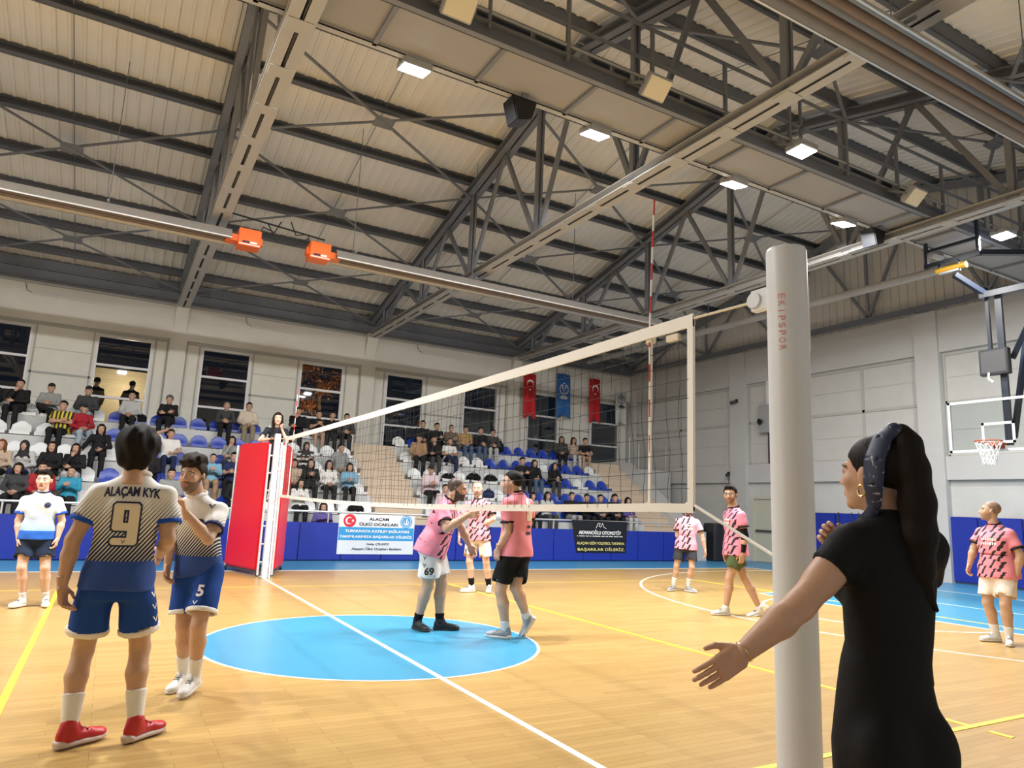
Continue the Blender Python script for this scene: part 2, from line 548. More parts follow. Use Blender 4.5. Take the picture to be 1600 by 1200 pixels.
MAT = {}
def defmats():
    A = MAT
    A['wood'] = wood_floor_mat()
    A['circle'] = mat('court_blue_paint', (0.050, 0.285, 0.47), 0.34, var=0.08, scale=1.5, bump=0.03)
    A['apron'] = mat('apron_blue_paint', (0.055, 0.25, 0.45), 0.38, var=0.1, scale=0.8)
    A['white_line'] = mat('white_court_line', (0.80, 0.78, 0.66), 0.4, var=0.08, scale=3)
    A['yellow_line'] = mat('yellow_court_line', (0.86, 0.68, 0.06), 0.4, var=0.06, scale=3)
    A['wall'] = plaster_mat('wall_plaster', (0.70, 0.68, 0.63))
    A['wall_panel'] = plaster_mat('wall_panel_concrete', (0.74, 0.73, 0.66), 2.0)
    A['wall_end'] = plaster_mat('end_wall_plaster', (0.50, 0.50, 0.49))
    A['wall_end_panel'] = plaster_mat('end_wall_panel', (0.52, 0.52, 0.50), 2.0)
    A['groove'] = plaster_mat('panel_joint_grey', (0.42, 0.425, 0.40), 3.0)
    A['faded_line'] = mat('faded_yellow_line', (0.62, 0.42, 0.10), 0.4, var=0.1, scale=3)
    A['concrete'] = plaster_mat('painted_concrete_tier', (0.54, 0.56, 0.56), 2.0)
    A['concrete_face'] = plaster_mat('tier_riser', (0.52, 0.54, 0.54), 2.0)
    A['stair'] = plaster_mat('beige_stair_stone', (0.56, 0.46, 0.35), 3.0, 0.6)
    A['frame'] = mat('white_window_frame', (0.72, 0.72, 0.74), 0.4, var=0.03)
    A['glass'] = glass_mat()
    A['roof'] = mat('roof_sheet_cream', (0.86, 0.835, 0.78), 0.55, var=0.06, scale=0.7)
    A['gable'] = mat('gable_cladding', (0.62, 0.60, 0.56), 0.6, var=0.06, scale=1.0)
    A['steel'] = mat('grey_painted_steel', (0.20, 0.21, 0.23), 0.5, var=0.14, scale=4)
    A['steel_dark'] = mat('dark_grey_purlin_steel', (0.135, 0.145, 0.165), 0.5, var=0.12, scale=4)
    A['steel_light'] = mat('light_grey_chord_steel', (0.44, 0.435, 0.42), 0.45, var=0.08, scale=3)
    A['catwalk_panel'] = mat('catwalk_underside', (0.34, 0.33, 0.32), 0.6, var=0.06, scale=1.5)
    A['galv'] = mat('heater_reflector_metal', (0.46, 0.44, 0.42), 0.5, 0.6, var=0.1, scale=5)
    A['tube'] = mat('heater_tube_steel', (0.22, 0.17, 0.14), 0.55, 0.4, var=0.15, scale=5)
    A['orange'] = mat('orange_burner_paint', (0.85, 0.15, 0.01), 0.4, var=0.04)
    A['dark_plastic'] = mat('dark_grey_plastic', (0.06, 0.06, 0.065), 0.5)
    A['black'] = mat('black_paint', (0.012, 0.013, 0.017), 0.45)
    A['navy_steel'] = mat('navy_black_gantry_steel', (0.018, 0.026, 0.045), 0.35)
    A['yellow'] = mat('yellow_winch_paint', (0.85, 0.48, 0.02), 0.4)
    A['lamp_house'] = mat('floodlight_housing', (0.42, 0.43, 0.44), 0.45, 0.3)
    A['lamp_off'] = mat('unlit_lamp_panel', (0.85, 0.76, 0.55), 0.35, var=0.04)
    A['lamp_on'] = emit_mat('lit_lamp_panel', (1.0, 0.98, 0.94), 30.0)
    A['pad_blue'] = mat('blue_vinyl_pad', (0.010, 0.030, 0.30), 0.42, var=0.08, scale=1.2, bump=0.05, bscale=8)
    A['pad_red'] = mat('red_vinyl_pad', (0.72, 0.012, 0.025), 0.38, var=0.05, scale=1.5, bump=0.06, bscale=6)
    A['rail'] = mat('brushed_rail_steel', (0.62, 0.62, 0.60), 0.35, 0.5)
    A['white_paint'] = mat('white_post_paint', (0.64, 0.67, 0.71), 0.38, var=0.05, scale=5)
    A['tape'] = mat('white_net_tape', (0.80, 0.79, 0.75), 0.7, var=0.05, scale=9, bump=0.1, bscale=40)
    A['cord'] = mat('black_net_cord', (0.02, 0.02, 0.02), 0.8)
    A['rope'] = mat('pale_rope', (0.72, 0.66, 0.52), 0.8)
    A['antenna'] = bands_mat('red_white_antenna', (0.78, 0.76, 0.74), (0.55, 0.02, 0.02), 0.2)
    A['red'] = mat('flag_red', (0.55, 0.012, 0.02), 0.7, var=0.08, scale=3)
    A['flag_blue'] = mat('flag_blue', (0.02, 0.13, 0.40), 0.7, var=0.08, scale=3)
    A['flag_white'] = mat('flag_white', (0.62, 0.63, 0.62), 0.7, var=0.05, scale=3)
    A['white_print'] = mat('white_print', (0.82, 0.82, 0.80), 0.6, var=0.02)
    A['black_print'] = mat('black_print', (0.02, 0.02, 0.025), 0.6, var=0.02)
    A['navy_print'] = mat('navy_print', (0.008, 0.014, 0.06), 0.6, var=0.02)
    A['red_print'] = mat('red_print', (0.62, 0.02, 0.04), 0.6, var=0.02)
    A['pinkred_print'] = mat('faded_red_print', (0.62, 0.22, 0.24), 0.6, var=0.1)
    A['cream_print'] = mat('cream_print', (0.72, 0.64, 0.50), 0.6, var=0.02)
    A['gold_print'] = mat('yellow_print', (0.72, 0.66, 0.22), 0.6, var=0.02)
    A['sky_print'] = mat('sky_blue_print', (0.03, 0.30, 0.62), 0.6, var=0.02)
    A['banner_white'] = mat('banner_white_vinyl', (0.70, 0.74, 0.77), 0.45, var=0.03, scale=2)
    A['banner_black'] = mat('banner_black_vinyl', (0.010, 0.011, 0.014), 0.35, var=0.03, scale=2)
    A['seat_white'] = mat('white_seat_plastic', (0.66, 0.68, 0.69), 0.35, var=0.04, scale=3)
    A['seat_blue'] = mat('blue_seat_plastic', (0.012, 0.045, 0.36), 0.32, var=0.06, scale=3)
    A['door'] = mat('pale_green_door', (0.50, 0.50, 0.40), 0.5, var=0.03)
    A['clear'] = clear_mat('clear_backboard')
    A['rim'] = mat('orange_rim', (0.45, 0.10, 0.04), 0.45)
    A['cotton'] = mat('white_net_cord', (0.82, 0.82, 0.80), 0.8)
    A['skin'] = attr_mat('skin', 0.5, 0.04, 120, 0.08)
    A['cloth'] = attr_mat('cloth', 0.75, 0.10, 60)
    A['hair'] = attr_mat('hair', 0.42, 0.5, 90)
    A['leaf'] = mat('autumn_leaf', (0.42, 0.14, 0.02), 0.7, var=0.3, scale=3)
    A['bark'] = mat('bark', (0.10, 0.06, 0.04), 0.9)
    A['outside'] = plaster_mat('outside_render', (0.55, 0.45, 0.33))
defmats()

CLOTH = {}
def cloth(name, col, rough=0.75):
    if name not in CLOTH:
        CLOTH[name] = mat(name, col, rough, var=0.10, scale=14, bump=0.12, bscale=50, spec=0.2)
    return CLOTH[name]
# ================================================================== the hall
XW, YW = 16.5, 16.05            # end wall and window wall
XL, YN = -13.5, -9.65           # unseen far ends of the hall
ZE = 7.15                       # top of the masonry walls
RIDGE_Y, SLOPE = 3.2, 0.25
def chord_z(y):                 # underside of the top chords
    return 7.40+SLOPE*(YW-abs(y-RIDGE_Y)-RIDGE_Y)
TRUSS_X = [-13.0, -7.12, -1.24, 4.79, 10.62]

# ---- floor
fl = MB().box(XL, XW+0.4, YN, YW+0.3, -0.2, 0.0).build('floor', MAT['wood'])
tag(fl, kind='structure')
def paint(name, mb, m):
    return mb.build(name, m, fl)
Z1, Z2, Z3 = 0.0025, 0.004, 0.0055
BX0, BX1, BY0, BY1 = -13.2, 13.75, -7.68, 7.12     # wooden playing area
ap = MB()
ap.box(XL, XW, BY1, YW, 0, Z1); ap.box(XL, XW, YN, BY0, 0, Z1)
ap.box(BX1, XW, BY0, BY1, 0, Z1); ap.box(XL, BX0, BY0, BY1, 0, Z1)
paint('blue_apron', ap, MAT['apron'])
def disc(r, cx, cy, z0, z1, n=72):
    return MB().lathe((cx, cy, 0), [(r, z0), (r, z1)], n)
def ring(r0, r1, cx, cy, z0, z1, a0=0.0, a1=2*PI, n=72):
    mb = MB()
    for i in range(n):
        t0, t1 = a0+(a1-a0)*i/n, a0+(a1-a0)*(i+1)/n
        q = [(cx+r*math.cos(t), cy+r*math.sin(t)) for r, t in ((r0, t0), (r1, t0), (r1, t1), (r0, t1))]
        mb.prism(q, 'z', z0, z1)
    return mb
CY = -0.27
paint('centre_circle', disc(1.67, 0, CY, 0, Z1), MAT['circle'])
paint('court_line', ring(1.67, 1.70, 0, CY, 0, Z1), MAT['white_line'])
paint('court_line', MB().box(-0.025, 0.025, BY0, BY1, 0, Z2), MAT['white_line'])
paint('court_line', MB().box(BX0, BX1, BY1-0.05, BY1, 0, Z2), MAT['white_line'])
for x in (-3.0, 3.0):
    paint('court_line', MB().box(x-0.025, x+0.025, -4.5, 4.5, 0, Z2), MAT['yellow_line'])
    s = 1 if x > 0 else -1
    for i in range(5):      # dashes that carry the attack line past the sideline
        y = -4.62-0.35*i
        paint('court_line', MB().box(x-0.025, x+0.025, y-0.15, y, 0, Z2), MAT['yellow_line'])
for y in (-4.5, 4.5):
    paint('court_line', MB().box(-9, 9, y-0.025, y+0.025, 0, Z2+0.0003), MAT['yellow_line' if y < 0 else 'faded_line'])
for x in (-9.0, 9.0):
    paint('court_line', MB().box(x-0.025, x+0.025, -4.5, 4.5, 0, Z3), MAT['yellow_line'])
# basketball key, free-throw circle and three-point arc beside the end wall
key = MB().prism([(8.45, CY-2.45), (BX1, CY-3.0), (BX1, CY+3.0), (8.45, CY+2.45)], 'z', 0, Z1)
paint('key_area', key, MAT['circle'])
kl = MB()
kl.box(8.42, 8.47, CY-2.45, CY+2.45, 0, Z2)
for s in (-1, 1):
    kl.beam((8.45, CY+s*2.45, 0.002), (BX1, CY+s*3.0, 0.002), 0.05, 0.004)
kl.box(BX1-0.05, BX1, BY0, BY1, 0, Z2)
kl.box(11.0, 11.04, CY-2.7, CY+2.7, 0, Z2)
paint('court_line', kl, MAT['white_line'])
paint('court_line', ring(1.77, 1.82, 8.45, CY, 0, Z2, PI/2, 3*PI/2, 40), MAT['white_line'])
tp = ring(6.62, 6.67, 12.15, CY, 0, Z2, PI/2+0.02, 3*PI/2-0.02, 80)
for s in (-1, 1): tp.box(12.15, BX1, CY+s*6.645-0.025, CY+s*6.645+0.025, 0, Z2)
paint('court_line', tp, MAT['white_line'])

# ---- window wall: pilasters, ring beam, recessed panels, windows
WIN = []                        # (x0, x1)
for tx in TRUSS_X:
    for d in (0.70, 3.74):
        WIN.append((tx+d, tx+d+1.48))
ZW0, ZW1 = 3.15, 5.93
wb = thing('wall_back', kind='structure')
main = MB()
edges = [XL]+[e for w in WIN for e in w]+[XW]
for i in range(0, len(edges), 2):
    if edges[i+1] > edges[i]: main.box(edges[i], edges[i+1], YW, YW+0.25, 0, ZE)
for x0, x1 in WIN:
    main.box(x0, x1, YW, YW+0.25, 0, ZW0); main.box(x0, x1, YW, YW+0.25, ZW1, ZE)
main.build('wall_slab', MAT['wall_panel'], wb)
MB().box(XL, XW, YW-0.16, YW, 6.05, ZE).build('ring_beam', MAT['wall'], wb)
for tx in TRUSS_X:
    MB().box(tx-0.24, tx+0.24, YW-0.16, YW, 0, 6.05).build('pilaster', MAT['wall'], wb)
    MB().prism([(YW-0.16, 6.3), (YW-0.42, 7.0), (YW-0.42, ZE), (YW-0.16, ZE)], 'x', tx-0.18, tx+0.18).build('corbel', MAT['wall'], wb)
for i in range(len(TRUSS_X)):          # grey joints that frame the recessed panels
    a = TRUSS_X[i]+0.24
    b = (TRUSS_X[i+1] if i+1 < len(TRUSS_X) else XW)-0.24
    g = MB()
    g.box(a, b, YW-0.035, YW, 5.96, 6.05); g.box(a, a+0.05, YW-0.035, YW, 3.1, 5.96); g.box(b-0.05, b, YW-0.035, YW, 3.1, 5.96)
    w0, w1 = WIN[2*i], WIN[2*i+1]
    g.box(w0[1]+0.02, w1[0]-0.02, YW-0.02, YW, 4.58, 4.64)
    for x in (w0[0]-0.09, w0[1]+0.05, w1[0]-0.09, w1[1]+0.05): g.box(x, x+0.04, YW-0.02, YW, 3.1, 5.96)
    g.build('panel_joint', MAT['groove'], wb)
    for zz in (3.9, 5.3):
        MB().box(w0[1]+0.1, w1[0]-0.1, YW-0.006, YW, zz, zz+0.015).build('panel_joint', MAT['groove'], wb)
MB().box(XL, XW, YW-0.22, YW-0.16, ZE-0.07, ZE).build('cable_tray', MAT['groove'], wb)
nwin = 0
for k, (x0, x1) in enumerate(WIN):
    if x1 < -6.5: continue
    nwin += 1
    w = thing('window_%d' % nwin, kind='structure', loc=((x0+x1)/2, YW, ZW0))
    f = MB()
    y0, y1 = YW-0.03, YW+0.07
    t = 0.065
    f.box(x0, x0+t, y0, y1, ZW0, ZW1); f.box(x1-t, x1, y0, y1, ZW0, ZW1)
    lv = [ZW0, 4.06, 5.0, ZW1-t]
    for z in lv: f.box(x0+t, x1-t, y0, y1, z, z+t)
    f.build('window_frame', MAT['frame'], w)
    for a, b in zip(lv[:-1], lv[1:]):
        MB().box(x0+t, x1-t, YW+0.018, YW+0.026, a+t, b).build('pane', MAT['glass'], w)

# ---- end wall with its pilasters, beams, panels, door and wall mats
we = thing('wall_end', kind='structure')
dy0, dy1, dz = 8.42, 9.5, 2.13
m = MB()
m.box(XW, XW+0.3, YN, dy0, 0, ZE); m.box(XW, XW+0.3, dy1, YW, 0, ZE); m.box(XW, XW+0.3, dy0, dy1, dz, ZE)
m.build('wall_slab', MAT['wall_end_panel'], we)
PIL = [(9.6, 10.3), (2.95, 3.58), (-3.7, -3.07), (15.6, YW)]
for a, b in PIL: MB().box(XW-0.22, XW, a, b, 0, ZE).build('pilaster', MAT['wall_end'], we)
MB().box(XW-0.14, XW, YN, YW, 6.0, ZE).build('ring_beam', MAT['wall_end'], we)
MB().box(XW-0.14, XW, YN, YW, 2.6, 3.21).build('middle_beam', MAT['wall_end'], we)
bays = [(10.3, 15.6), (3.58, 9.6), (-3.07, 2.95), (YN, -3.7)]
for a, b in bays:
    g = MB()
    g.box(XW-0.03, XW, a, b, 5.9, 6.0); g.box(XW-0.03, XW, a, b, 4.6, 4.68); g.box(XW-0.03, XW, a, b, 3.21, 3.25)
    mid = (a+b)/2-1.3 if b > 9 and a < 9 else (a+b)/2
    g.box(XW-0.03, XW, mid-0.04, mid+0.04, 3.21, 5.9)
    for y in (a+0.02, b-0.07): g.box(XW-0.03, XW, y, y+0.05, 3.21, 5.9)
    g.build('panel_joint', MAT['groove'], we)
    for zz in (3.9, 5.3): MB().box(XW-0.008, XW, a+0.1, b-0.1, zz, zz+0.015).build('panel_joint', MAT['groove'], we)
d = thing('door_1', kind='structure', loc=(XW, (dy0+dy1)/2, 0))
fr = MB()
fr.box(XW-0.06, XW+0.1, dy0, dy0+0.08, 0, dz); fr.box(XW-0.06, XW+0.1, dy1-0.08, dy1, 0, dz); fr.box(XW-0.06, XW+0.1, dy0+0.08, dy1-0.08, dz-0.08, dz)
fr.build('door_frame', MAT['door'], d)
MB().box(XW+0.0, XW+0.05, dy0+0.085, dy1-0.085, 0.01, dz-0.085).build('door_leaf', MAT['door'], d)
MB().box(XW-0.07, XW-0.03, dy0+0.12, dy1-0.14, 0.98, 1.04).box(XW-0.05, XW, dy0+0.14, dy0+0.2, 0.94, 1.08).build('push_bar', MAT['dark_plastic'], d)
pads = thing('wall_pad', 'row of tall blue vinyl wall pads along the end wall under the hoop', 'wall pad', (XW-0.1, 2.0, 0))
y = 7.3; i = 0
while y > YN+1:
    w = 1.0
    xo = XW-0.24 if (2.85 < y-w/2 < 3.7) or (-3.8 < y-w/2 < -2.9) else XW
    MB().box(xo-0.11, xo-0.02 if xo < XW else XW-0.005, y-w+0.012, y-0.012, 0.04, 1.66).build('pad', MAT['pad_blue'], pads, bevel=0.015)
    y -= w
# gable cladding above the end wall: ribbed sheets following the roof
def roof_z(y): return 7.40+0.32+SLOPE*(YW-RIDGE_Y-abs(y-RIDGE_Y))
gy = YW
while gy > YN:
    y0, y1 = max(gy-1.0, YN), gy
    g = MB()
    yy = y0
    while yy < y1-1e-6:
        e = min(yy+0.25, y1)
        for a, b, xo in ((yy, yy+0.20, 0.0), (yy+0.20, e, 0.035)):
            b = min(b, y1)
            if b <= a: continue
            g.prism([(a, ZE), (b, ZE), (b, roof_z(b)), (a, roof_z(a))], 'x', XW-0.05-xo, XW+0.05)
        yy = e
    g.build('gable_sheet', MAT['gable'], we)
    gy -= 1.0
# walls behind the camera close the room
tag(MB().box(XL, XW+0.3, YN-0.3, YN, 0, 7.4).build('wall_near', MAT['wall']), kind='structure')
tag(MB().box(XL-0.3, XL, YN-0.3, YW+0.25, 0, 10.8).build('wall_left', MAT['wall']), kind='structure')

# ---- the night outside the windows
terr = MB().box(XL, XW, YW+0.26, YW+14, 2.6, 3.14).build('terrace', MAT['concrete_face'])
tag(terr, 'dark terrace slab outside the windows', 'terrace', kind='structure')
bl = MB().box(-5.2, -0.5, 20.6, 20.9, 3.14, 5.62).build('outbuilding_wall', MAT['outside'])
tag(bl, 'beige rendered outbuilding wall seen through the window', 'building')
lamp = thing('added_wall_lamp', 'small bulkhead lamp on the beige outbuilding wall', 'lamp', (-0.9, 20.5, 4.6))  # unseen lamp, added to brighten the wall behind the window
MB().box(-1.0, -0.8, 20.42, 20.6, 4.5, 4.65).build('lamp_body', MAT['dark_plastic'], lamp)
ld = bpy.data.lights.new('added_wall_light', 'POINT'); ld.energy = 160; ld.color = (1, 0.78, 0.5); ld.shadow_soft_size = 0.1
lo = bpy.data.objects.new('added_wall_light', ld); lo.location = (-1.6, -0.9, 0.3); link(lo, lamp)
# ================================================================== grandstand
EDGE = [9.52+0.76*k for k in range(6)]      # front edges of tier 0 (walkway) .. 5
TZ = [0.53+0.52*k for k in range(6)]
BLK = [('beside the referee stand', -13.0, 3.62), ('between the two stairways', 4.96, 12.42)]
STAIRS = [(3.62, 4.96), (12.42, 13.75)]
gs = thing('grandstand', 'tiered pale concrete grandstand with beige stairways under the windows', 'grandstand', (4, 12, 0))
for x0, x1 in [(b[1], b[2]) for b in BLK]:
    for k in range(6):
        y1 = EDGE[k+1] if k < 5 else YW-0.16
        z0 = TZ[k-1] if k else 0.0
        MB().box(x0, x1, EDGE[k], YW-0.16 if k == 5 else y1+0.001, 0 if k == 0 else z0-0.2, TZ[k]).build('tier', MAT['concrete'], gs)
for si, (x0, x1) in enumerate(STAIRS):
    n = 0
    for k in range(5):
        for h in (0, 1):
            ya = EDGE[k]+0.38*h+0.38; z = TZ[k]+0.26*(h+0)
            # each step: upper face at z, running back under the next one
            MB().box(x0, x1, ya-0.38, ya+0.012, z-0.26, z).build('stair_step', MAT['stair'], gs)
            MB().box(x0, x1, ya-0.40, ya-0.34, z-0.035, z+0.004).build('stair_nosing', MAT['stair'], gs)
    MB().box(x0, x1, EDGE[5], YW-0.16, TZ[4], TZ[5]).build('landing', MAT['stair'], gs)
# sloping parapet beside the stairs next to the end wall
px0, px1 = 13.75, 14.35
MB().prism([(EDGE[0], 0), (EDGE[0], 0.9), (EDGE[0]+0.35, 0.95), (EDGE[5]+0.05, TZ[5]+0.14), (YW-0.16, TZ[5]+0.14), (YW-0.16, 0)], 'x', px0, px1).build('parapet', MAT['wall_end'], gs)
MB().box(px1, XW-0.23, EDGE[5], YW-0.17, 0.0, 3.05).build('side_landing', MAT['wall_end'], gs)

# railings of the top landing
def railing(name, label, pts, h, posts, loc):
    r = thing(name, label, 'railing', loc)
    MB().tube([(p[0], p[1], p[2]+h) for p in pts], 0.022, 8).build('top_rail', MAT['rail'], r, smooth=True)
    for q in posts: MB().tube([q, (q[0], q[1], q[2]+h)], 0.018, 8).build('rail_post', MAT['rail'], r, smooth=True)
    return r
railing('landing_railing', 'steel railing at the top of the stairs beside the end wall', [(14.3, 13.4, 3.3), (XW-0.25, 13.4, 3.05)], 0.95,
        [(14.3, 13.4, 3.25), (14.75, 13.4, 3.05), (16.1, 13.4, 3.05)], (14.3, 13.4, 3.05))

# blue padded barrier in front of the walkway
bar = thing('padded_barrier', 'long low barrier of blue vinyl pads in front of the stand', 'barrier', (4, 9.4, 0))
x = -12.6; k = 0
while x < 13.6:
    w = 1.0 if x+1.0 < 13.7 else 13.7-x
    MB().box(x+0.006, x+w-0.006, 9.34, 9.46, 0.02, 0.88).build('pad', MAT['pad_blue'], bar, bevel=0.012)
    x += w
rl = thing('walkway_railing', 'steel handrail on short posts above the blue barrier', 'railing', (4, 9.5, 0.88))
MB().tube([(-12.6, 9.49, 1.13), (13.7, 9.49, 1.13)], 0.024, 8).build('top_rail', MAT['rail'], rl, smooth=True)
x = -12.0
while x < 13.8:
    MB().tube([(x, 9.49, 0.5), (x, 9.49, 1.13)], 0.018, 8).build('rail_post', MAT['rail'], rl, smooth=True)
    x += 1.28

# bucket seats
def seat_mesh():
    prof = [(0.19, 0.0, 0.025), (0.20, 0.03, 0.06), (0.19, 0.10, 0.075), (0.10, 0.2, 0.06)]
    W_ = 0.205
    nx = 7
    rows = []      # shell section from front lip to the rounded back
    sec = [(-0.20, 0.02), (-0.195, 0.075), (-0.10, 0.065), (0.02, 0.055), (0.10, 0.075), (0.135, 0.15), (0.155, 0.25), (0.165, 0.33), (0.168, 0.355)]
    V = []; F = []
    for j, (y, z) in enumerate(sec):
        for i in range(nx):
            u = -1+2*i/(nx-1)
            w = W_
            if j >= 6: w = W_*(1-0.06*(j-5)**1.6)
            dz = 0.018*abs(u)**3 if j in (1, 2, 3, 4) else 0
            dy = -0.03*abs(u)**2.5 if j >= 5 else 0
            zz = z+dz
            if j >= 7: zz = z-0.055*abs(u)**3
            V.append((u*w, y+dy, zz))
    for j in range(len(sec)-1):
        for i in range(nx-1):
            a = j*nx+i
            F.append((a, a+1, a+nx+1, a+nx))
    me = bpy.data.meshes.new('bucket_seat'); me.from_pydata(V, [], F)
    import bmesh
    bm = bmesh.new(); bm.from_mesh(me)
    bmesh.ops.recalc_face_normals(bm, faces=bm.faces)
    bmesh.ops.solidify(bm, geom=bm.faces[:], thickness=0.014)
    bm.to_mesh(me); bm.free()
    me.polygons.foreach_set('use_smooth', [True]*len(me.polygons))
    try: me.set_sharp_from_angle(angle=rad(50))
    except Exception: pass
    return me
SEAT = seat_mesh(); SEAT.materials.append(MAT['seat_white'])
ROWN = {1: 'front', 2: 'second', 3: 'third', 4: 'fourth', 5: 'top'}
PITCH_X = 0.49
ORD = ['first', 'second', 'third', 'fourth', 'fifth', 'sixth', 'seventh', 'eighth', 'ninth', 'tenth', 'eleventh', 'twelfth', 'thirteenth', 'fourteenth', 'fifteenth', 'sixteenth', 'seventeenth', 'eighteenth', 'nineteenth', 'twentieth', 'twenty-first', 'twenty-second']
def seat_colour(b, k, x):
    if b == 0:
        return 'blue' if -2.95 < x < 0.55+0.1*k and not (k == 3 and x < -2.2) else 'white'
    if k == 5: return 'white' if x < 5.6 else 'blue'
    if k == 4: return 'white' if x < 8.0 or abs(x-10.2) < 0.25 or x > 11.9 else 'blue'
    if k == 3: return 'white' if x < 8.3 or abs(x-10.95) < 0.25 else 'blue'
    return 'white' if x < 7.9 else 'blue'
for b, (where, x0, x1) in enumerate(BLK):
    for k in range(1, 6):
        x = x1-0.32; ns = 0
        while x > max(x0, -6.6)+0.2:
            c = seat_colour(b, k, x)
            o = put('stadium_seat', SEAT, MAT['seat_'+c], None, (x, EDGE[k]+0.235, TZ[k]))
            tag(o, '%s plastic seat, %s from the %s in the %s row' % (c, ORD[ns], ('stairs nearest the referee stand', 'stairs beside the basketball wall')[b], ROWN[k]), 'seat', 'bucket seats of the stand'); ns += 1
            x -= PITCH_X
# ================================================================== roof
ceil = thing('ceiling', kind='structure')
# ribbed cream roof sheets, one metre wide, each slope
def sheet(side):
    L0 = YW-RIDGE_Y
    V = []; F = []
    xs = []
    for r in range(4):
        b = r*0.25
        xs += [(b, 0.0), (b+0.165, 0.0), (b+0.18, -0.028), (b+0.235, -0.028)]
    xs += [(1.0, 0.0)]
    y0, y1 = RIDGE_Y, (YW+0.3 if side > 0 else YN-0.3)
    def z(y): return 7.40+0.42+SLOPE*(YW-RIDGE_Y-abs(y-RIDGE_Y))
    for (x, dz) in xs:
        V += [(x, y0, z(y0)+dz), (x, y1, z(y1)+dz), (x, y0, z(y0)+dz+0.05), (x, y1, z(y1)+dz+0.05)]
    for i in range(len(xs)-1):
        a = 4*i; b = a+4
        F += [(a, a+1, b+1, b), (a+2, b+2, b+3, a+3)]
    n = 4*(len(xs)-1)
    F += [(0, 2, 3, 1), (n, n+1, n+3, n+2)]
    me = bpy.data.meshes.new('roof_sheet'); me.from_pydata(V, [], F)
    import bmesh
    bm = bmesh.new(); bm.from_mesh(me); bmesh.ops.recalc_face_normals(bm, faces=bm.faces); bm.to_mesh(me); bm.free()
    me.materials.append(MAT['roof'])
    return me
for side in (1, -1):
    me = sheet(side)
    x = XL
    while x < XW:
        put('roof_sheet', me, None, ceil, (x, 0, 0)); x += 1.003
# purlins
PUR = [15.1, 13.75, 12.32, 10.95, 9.52, 8.02, 6.55, 5.05, 3.62]
PUR = PUR+[2*RIDGE_Y-p for p in PUR]
for y in PUR:
    z = chord_z(y)+0.185
    s = 1 if y > RIDGE_Y else -1
    up = Vector((0, s*SLOPE, 1)).normalized()
    MB().channel((XL, y, z+0.1), (XW, y, z+0.1), 0.12, 0.23, 0.02, up, s).build('purlin', MAT['steel_dark'], ceil)
# eave beam along the window wall: dark soffit strip
MB().ibeam((XL, YW-0.28, 7.36), (XW, YW-0.28, 7.36), 0.22, 0.30, 0.03).build('eave_beam', MAT['steel_dark'], ceil)
MB().box(XL, XW, YW-0.25, YW+0.25, ZE, ZE+0.65).build('eave_closure', MAT['steel_dark'], ceil)
# sag rods between purlins, two per bay
for i in range(len(TRUSS_X)):
    a = TRUSS_X[i]; b = TRUSS_X[i+1] if i+1 < len(TRUSS_X) else XW
    if b < -7: continue
    for f in (0.5,):
        x = a+(b-a)*f
        for s in (1, -1):
            ye = YW-0.5 if s > 0 else 2*RIDGE_Y-YW+0.5
            MB().tube([(x, RIDGE_Y+s*0.3, chord_z(RIDGE_Y+s*0.3)+0.30), (x, ye, chord_z(ye)+0.30)], 0.010, 6).build('sag_rod', MAT['steel'], ceil)
# trusses
NODES = [1.575+3.25*k for k in range(-3, 5)]      # bottom chord panel points
NODES = [y for y in NODES if YN+1 < y < YW-0.6]
def truss(tx, label):
    t = thing('roof_truss', label, 'truss', (tx, RIDGE_Y, 7.0), group='roof trusses')
    zb = 7.10
    # bottom chord: twin channels with batten plates and a slot between them
    for s in (-1, 1):
        MB().channel((tx+s*0.097, YN+0.1, zb), (tx+s*0.097, YW-0.2, zb), 0.165, 0.15, 0.012, (0, 0, 1), s).build('bottom_chord', MAT['steel_light'], t)
    y = YN+0.4
    while y < YW-0.4:
        MB().box(tx-0.15, tx+0.15, y-0.13, y+0.13, zb-0.085, zb-0.0755).build('batten_plate', MAT['steel_light'], t)
        y += 1.083
    # top chords
    for s in (1, -1):
        ye = YW-0.2 if s > 0 else YN+0.1
        for q in (-1, 1):
            MB().channel((tx+q*0.10, RIDGE_Y, chord_z(RIDGE_Y)+0.07), (tx+q*0.10, ye, chord_z(ye)+0.07), 0.16, 0.20, 0.014, (0, 0, 1), q*s).build('top_chord', MAT['steel'], t)
    # posts and diagonals, fanned from each bottom node
    for y in NODES:
        top = lambda yy: chord_z(yy)+0.02
        for dy, w in ((0.0, 0.11), (-1.62, 0.10), (1.62, 0.10)):
            yy = y+dy
            if not (YN+0.3 < yy < YW-0.4): continue
            if top(yy)-zb < 0.3: continue
            a = Vector((tx, y+0.05*(dy > 0)-0.05*(dy < 0), zb+0.05)); b = Vector((tx, yy, top(yy)))
            for q in ((-1, 1) if dy == 0 else (0,)):
                MB().beam(a+Vector((q*0.045, 0, 0)), b+Vector((q*0.045, 0, 0)), w*0.75 if q == 0 else 0.05, w).build('web_member', MAT['steel'], t)
        MB().box(tx-0.012, tx+0.012, y-0.22, y+0.22, zb+0.0, zb+0.26).build('gusset_plate', MAT['steel'], t)
        MB().box(tx-0.012, tx+0.012, y+1.62-0.2, y+1.62+0.2, min(chord_z(min(y+1.62, YW)), 12)-0.14, chord_z(y+1.62)+0.06).build('gusset_plate', MAT['steel'], t)
    return t
truss(TRUSS_X[1], 'grey steel roof truss farthest from the basketball wall')
truss(TRUSS_X[2], 'grey steel roof truss over the pilaster with seated older man, near the orange heater boxes')
truss(TRUSS_X[3], 'grey steel roof truss crossing under the catwalk over the net')
truss(TRUSS_X[4], 'grey steel roof truss nearest the basketball wall')
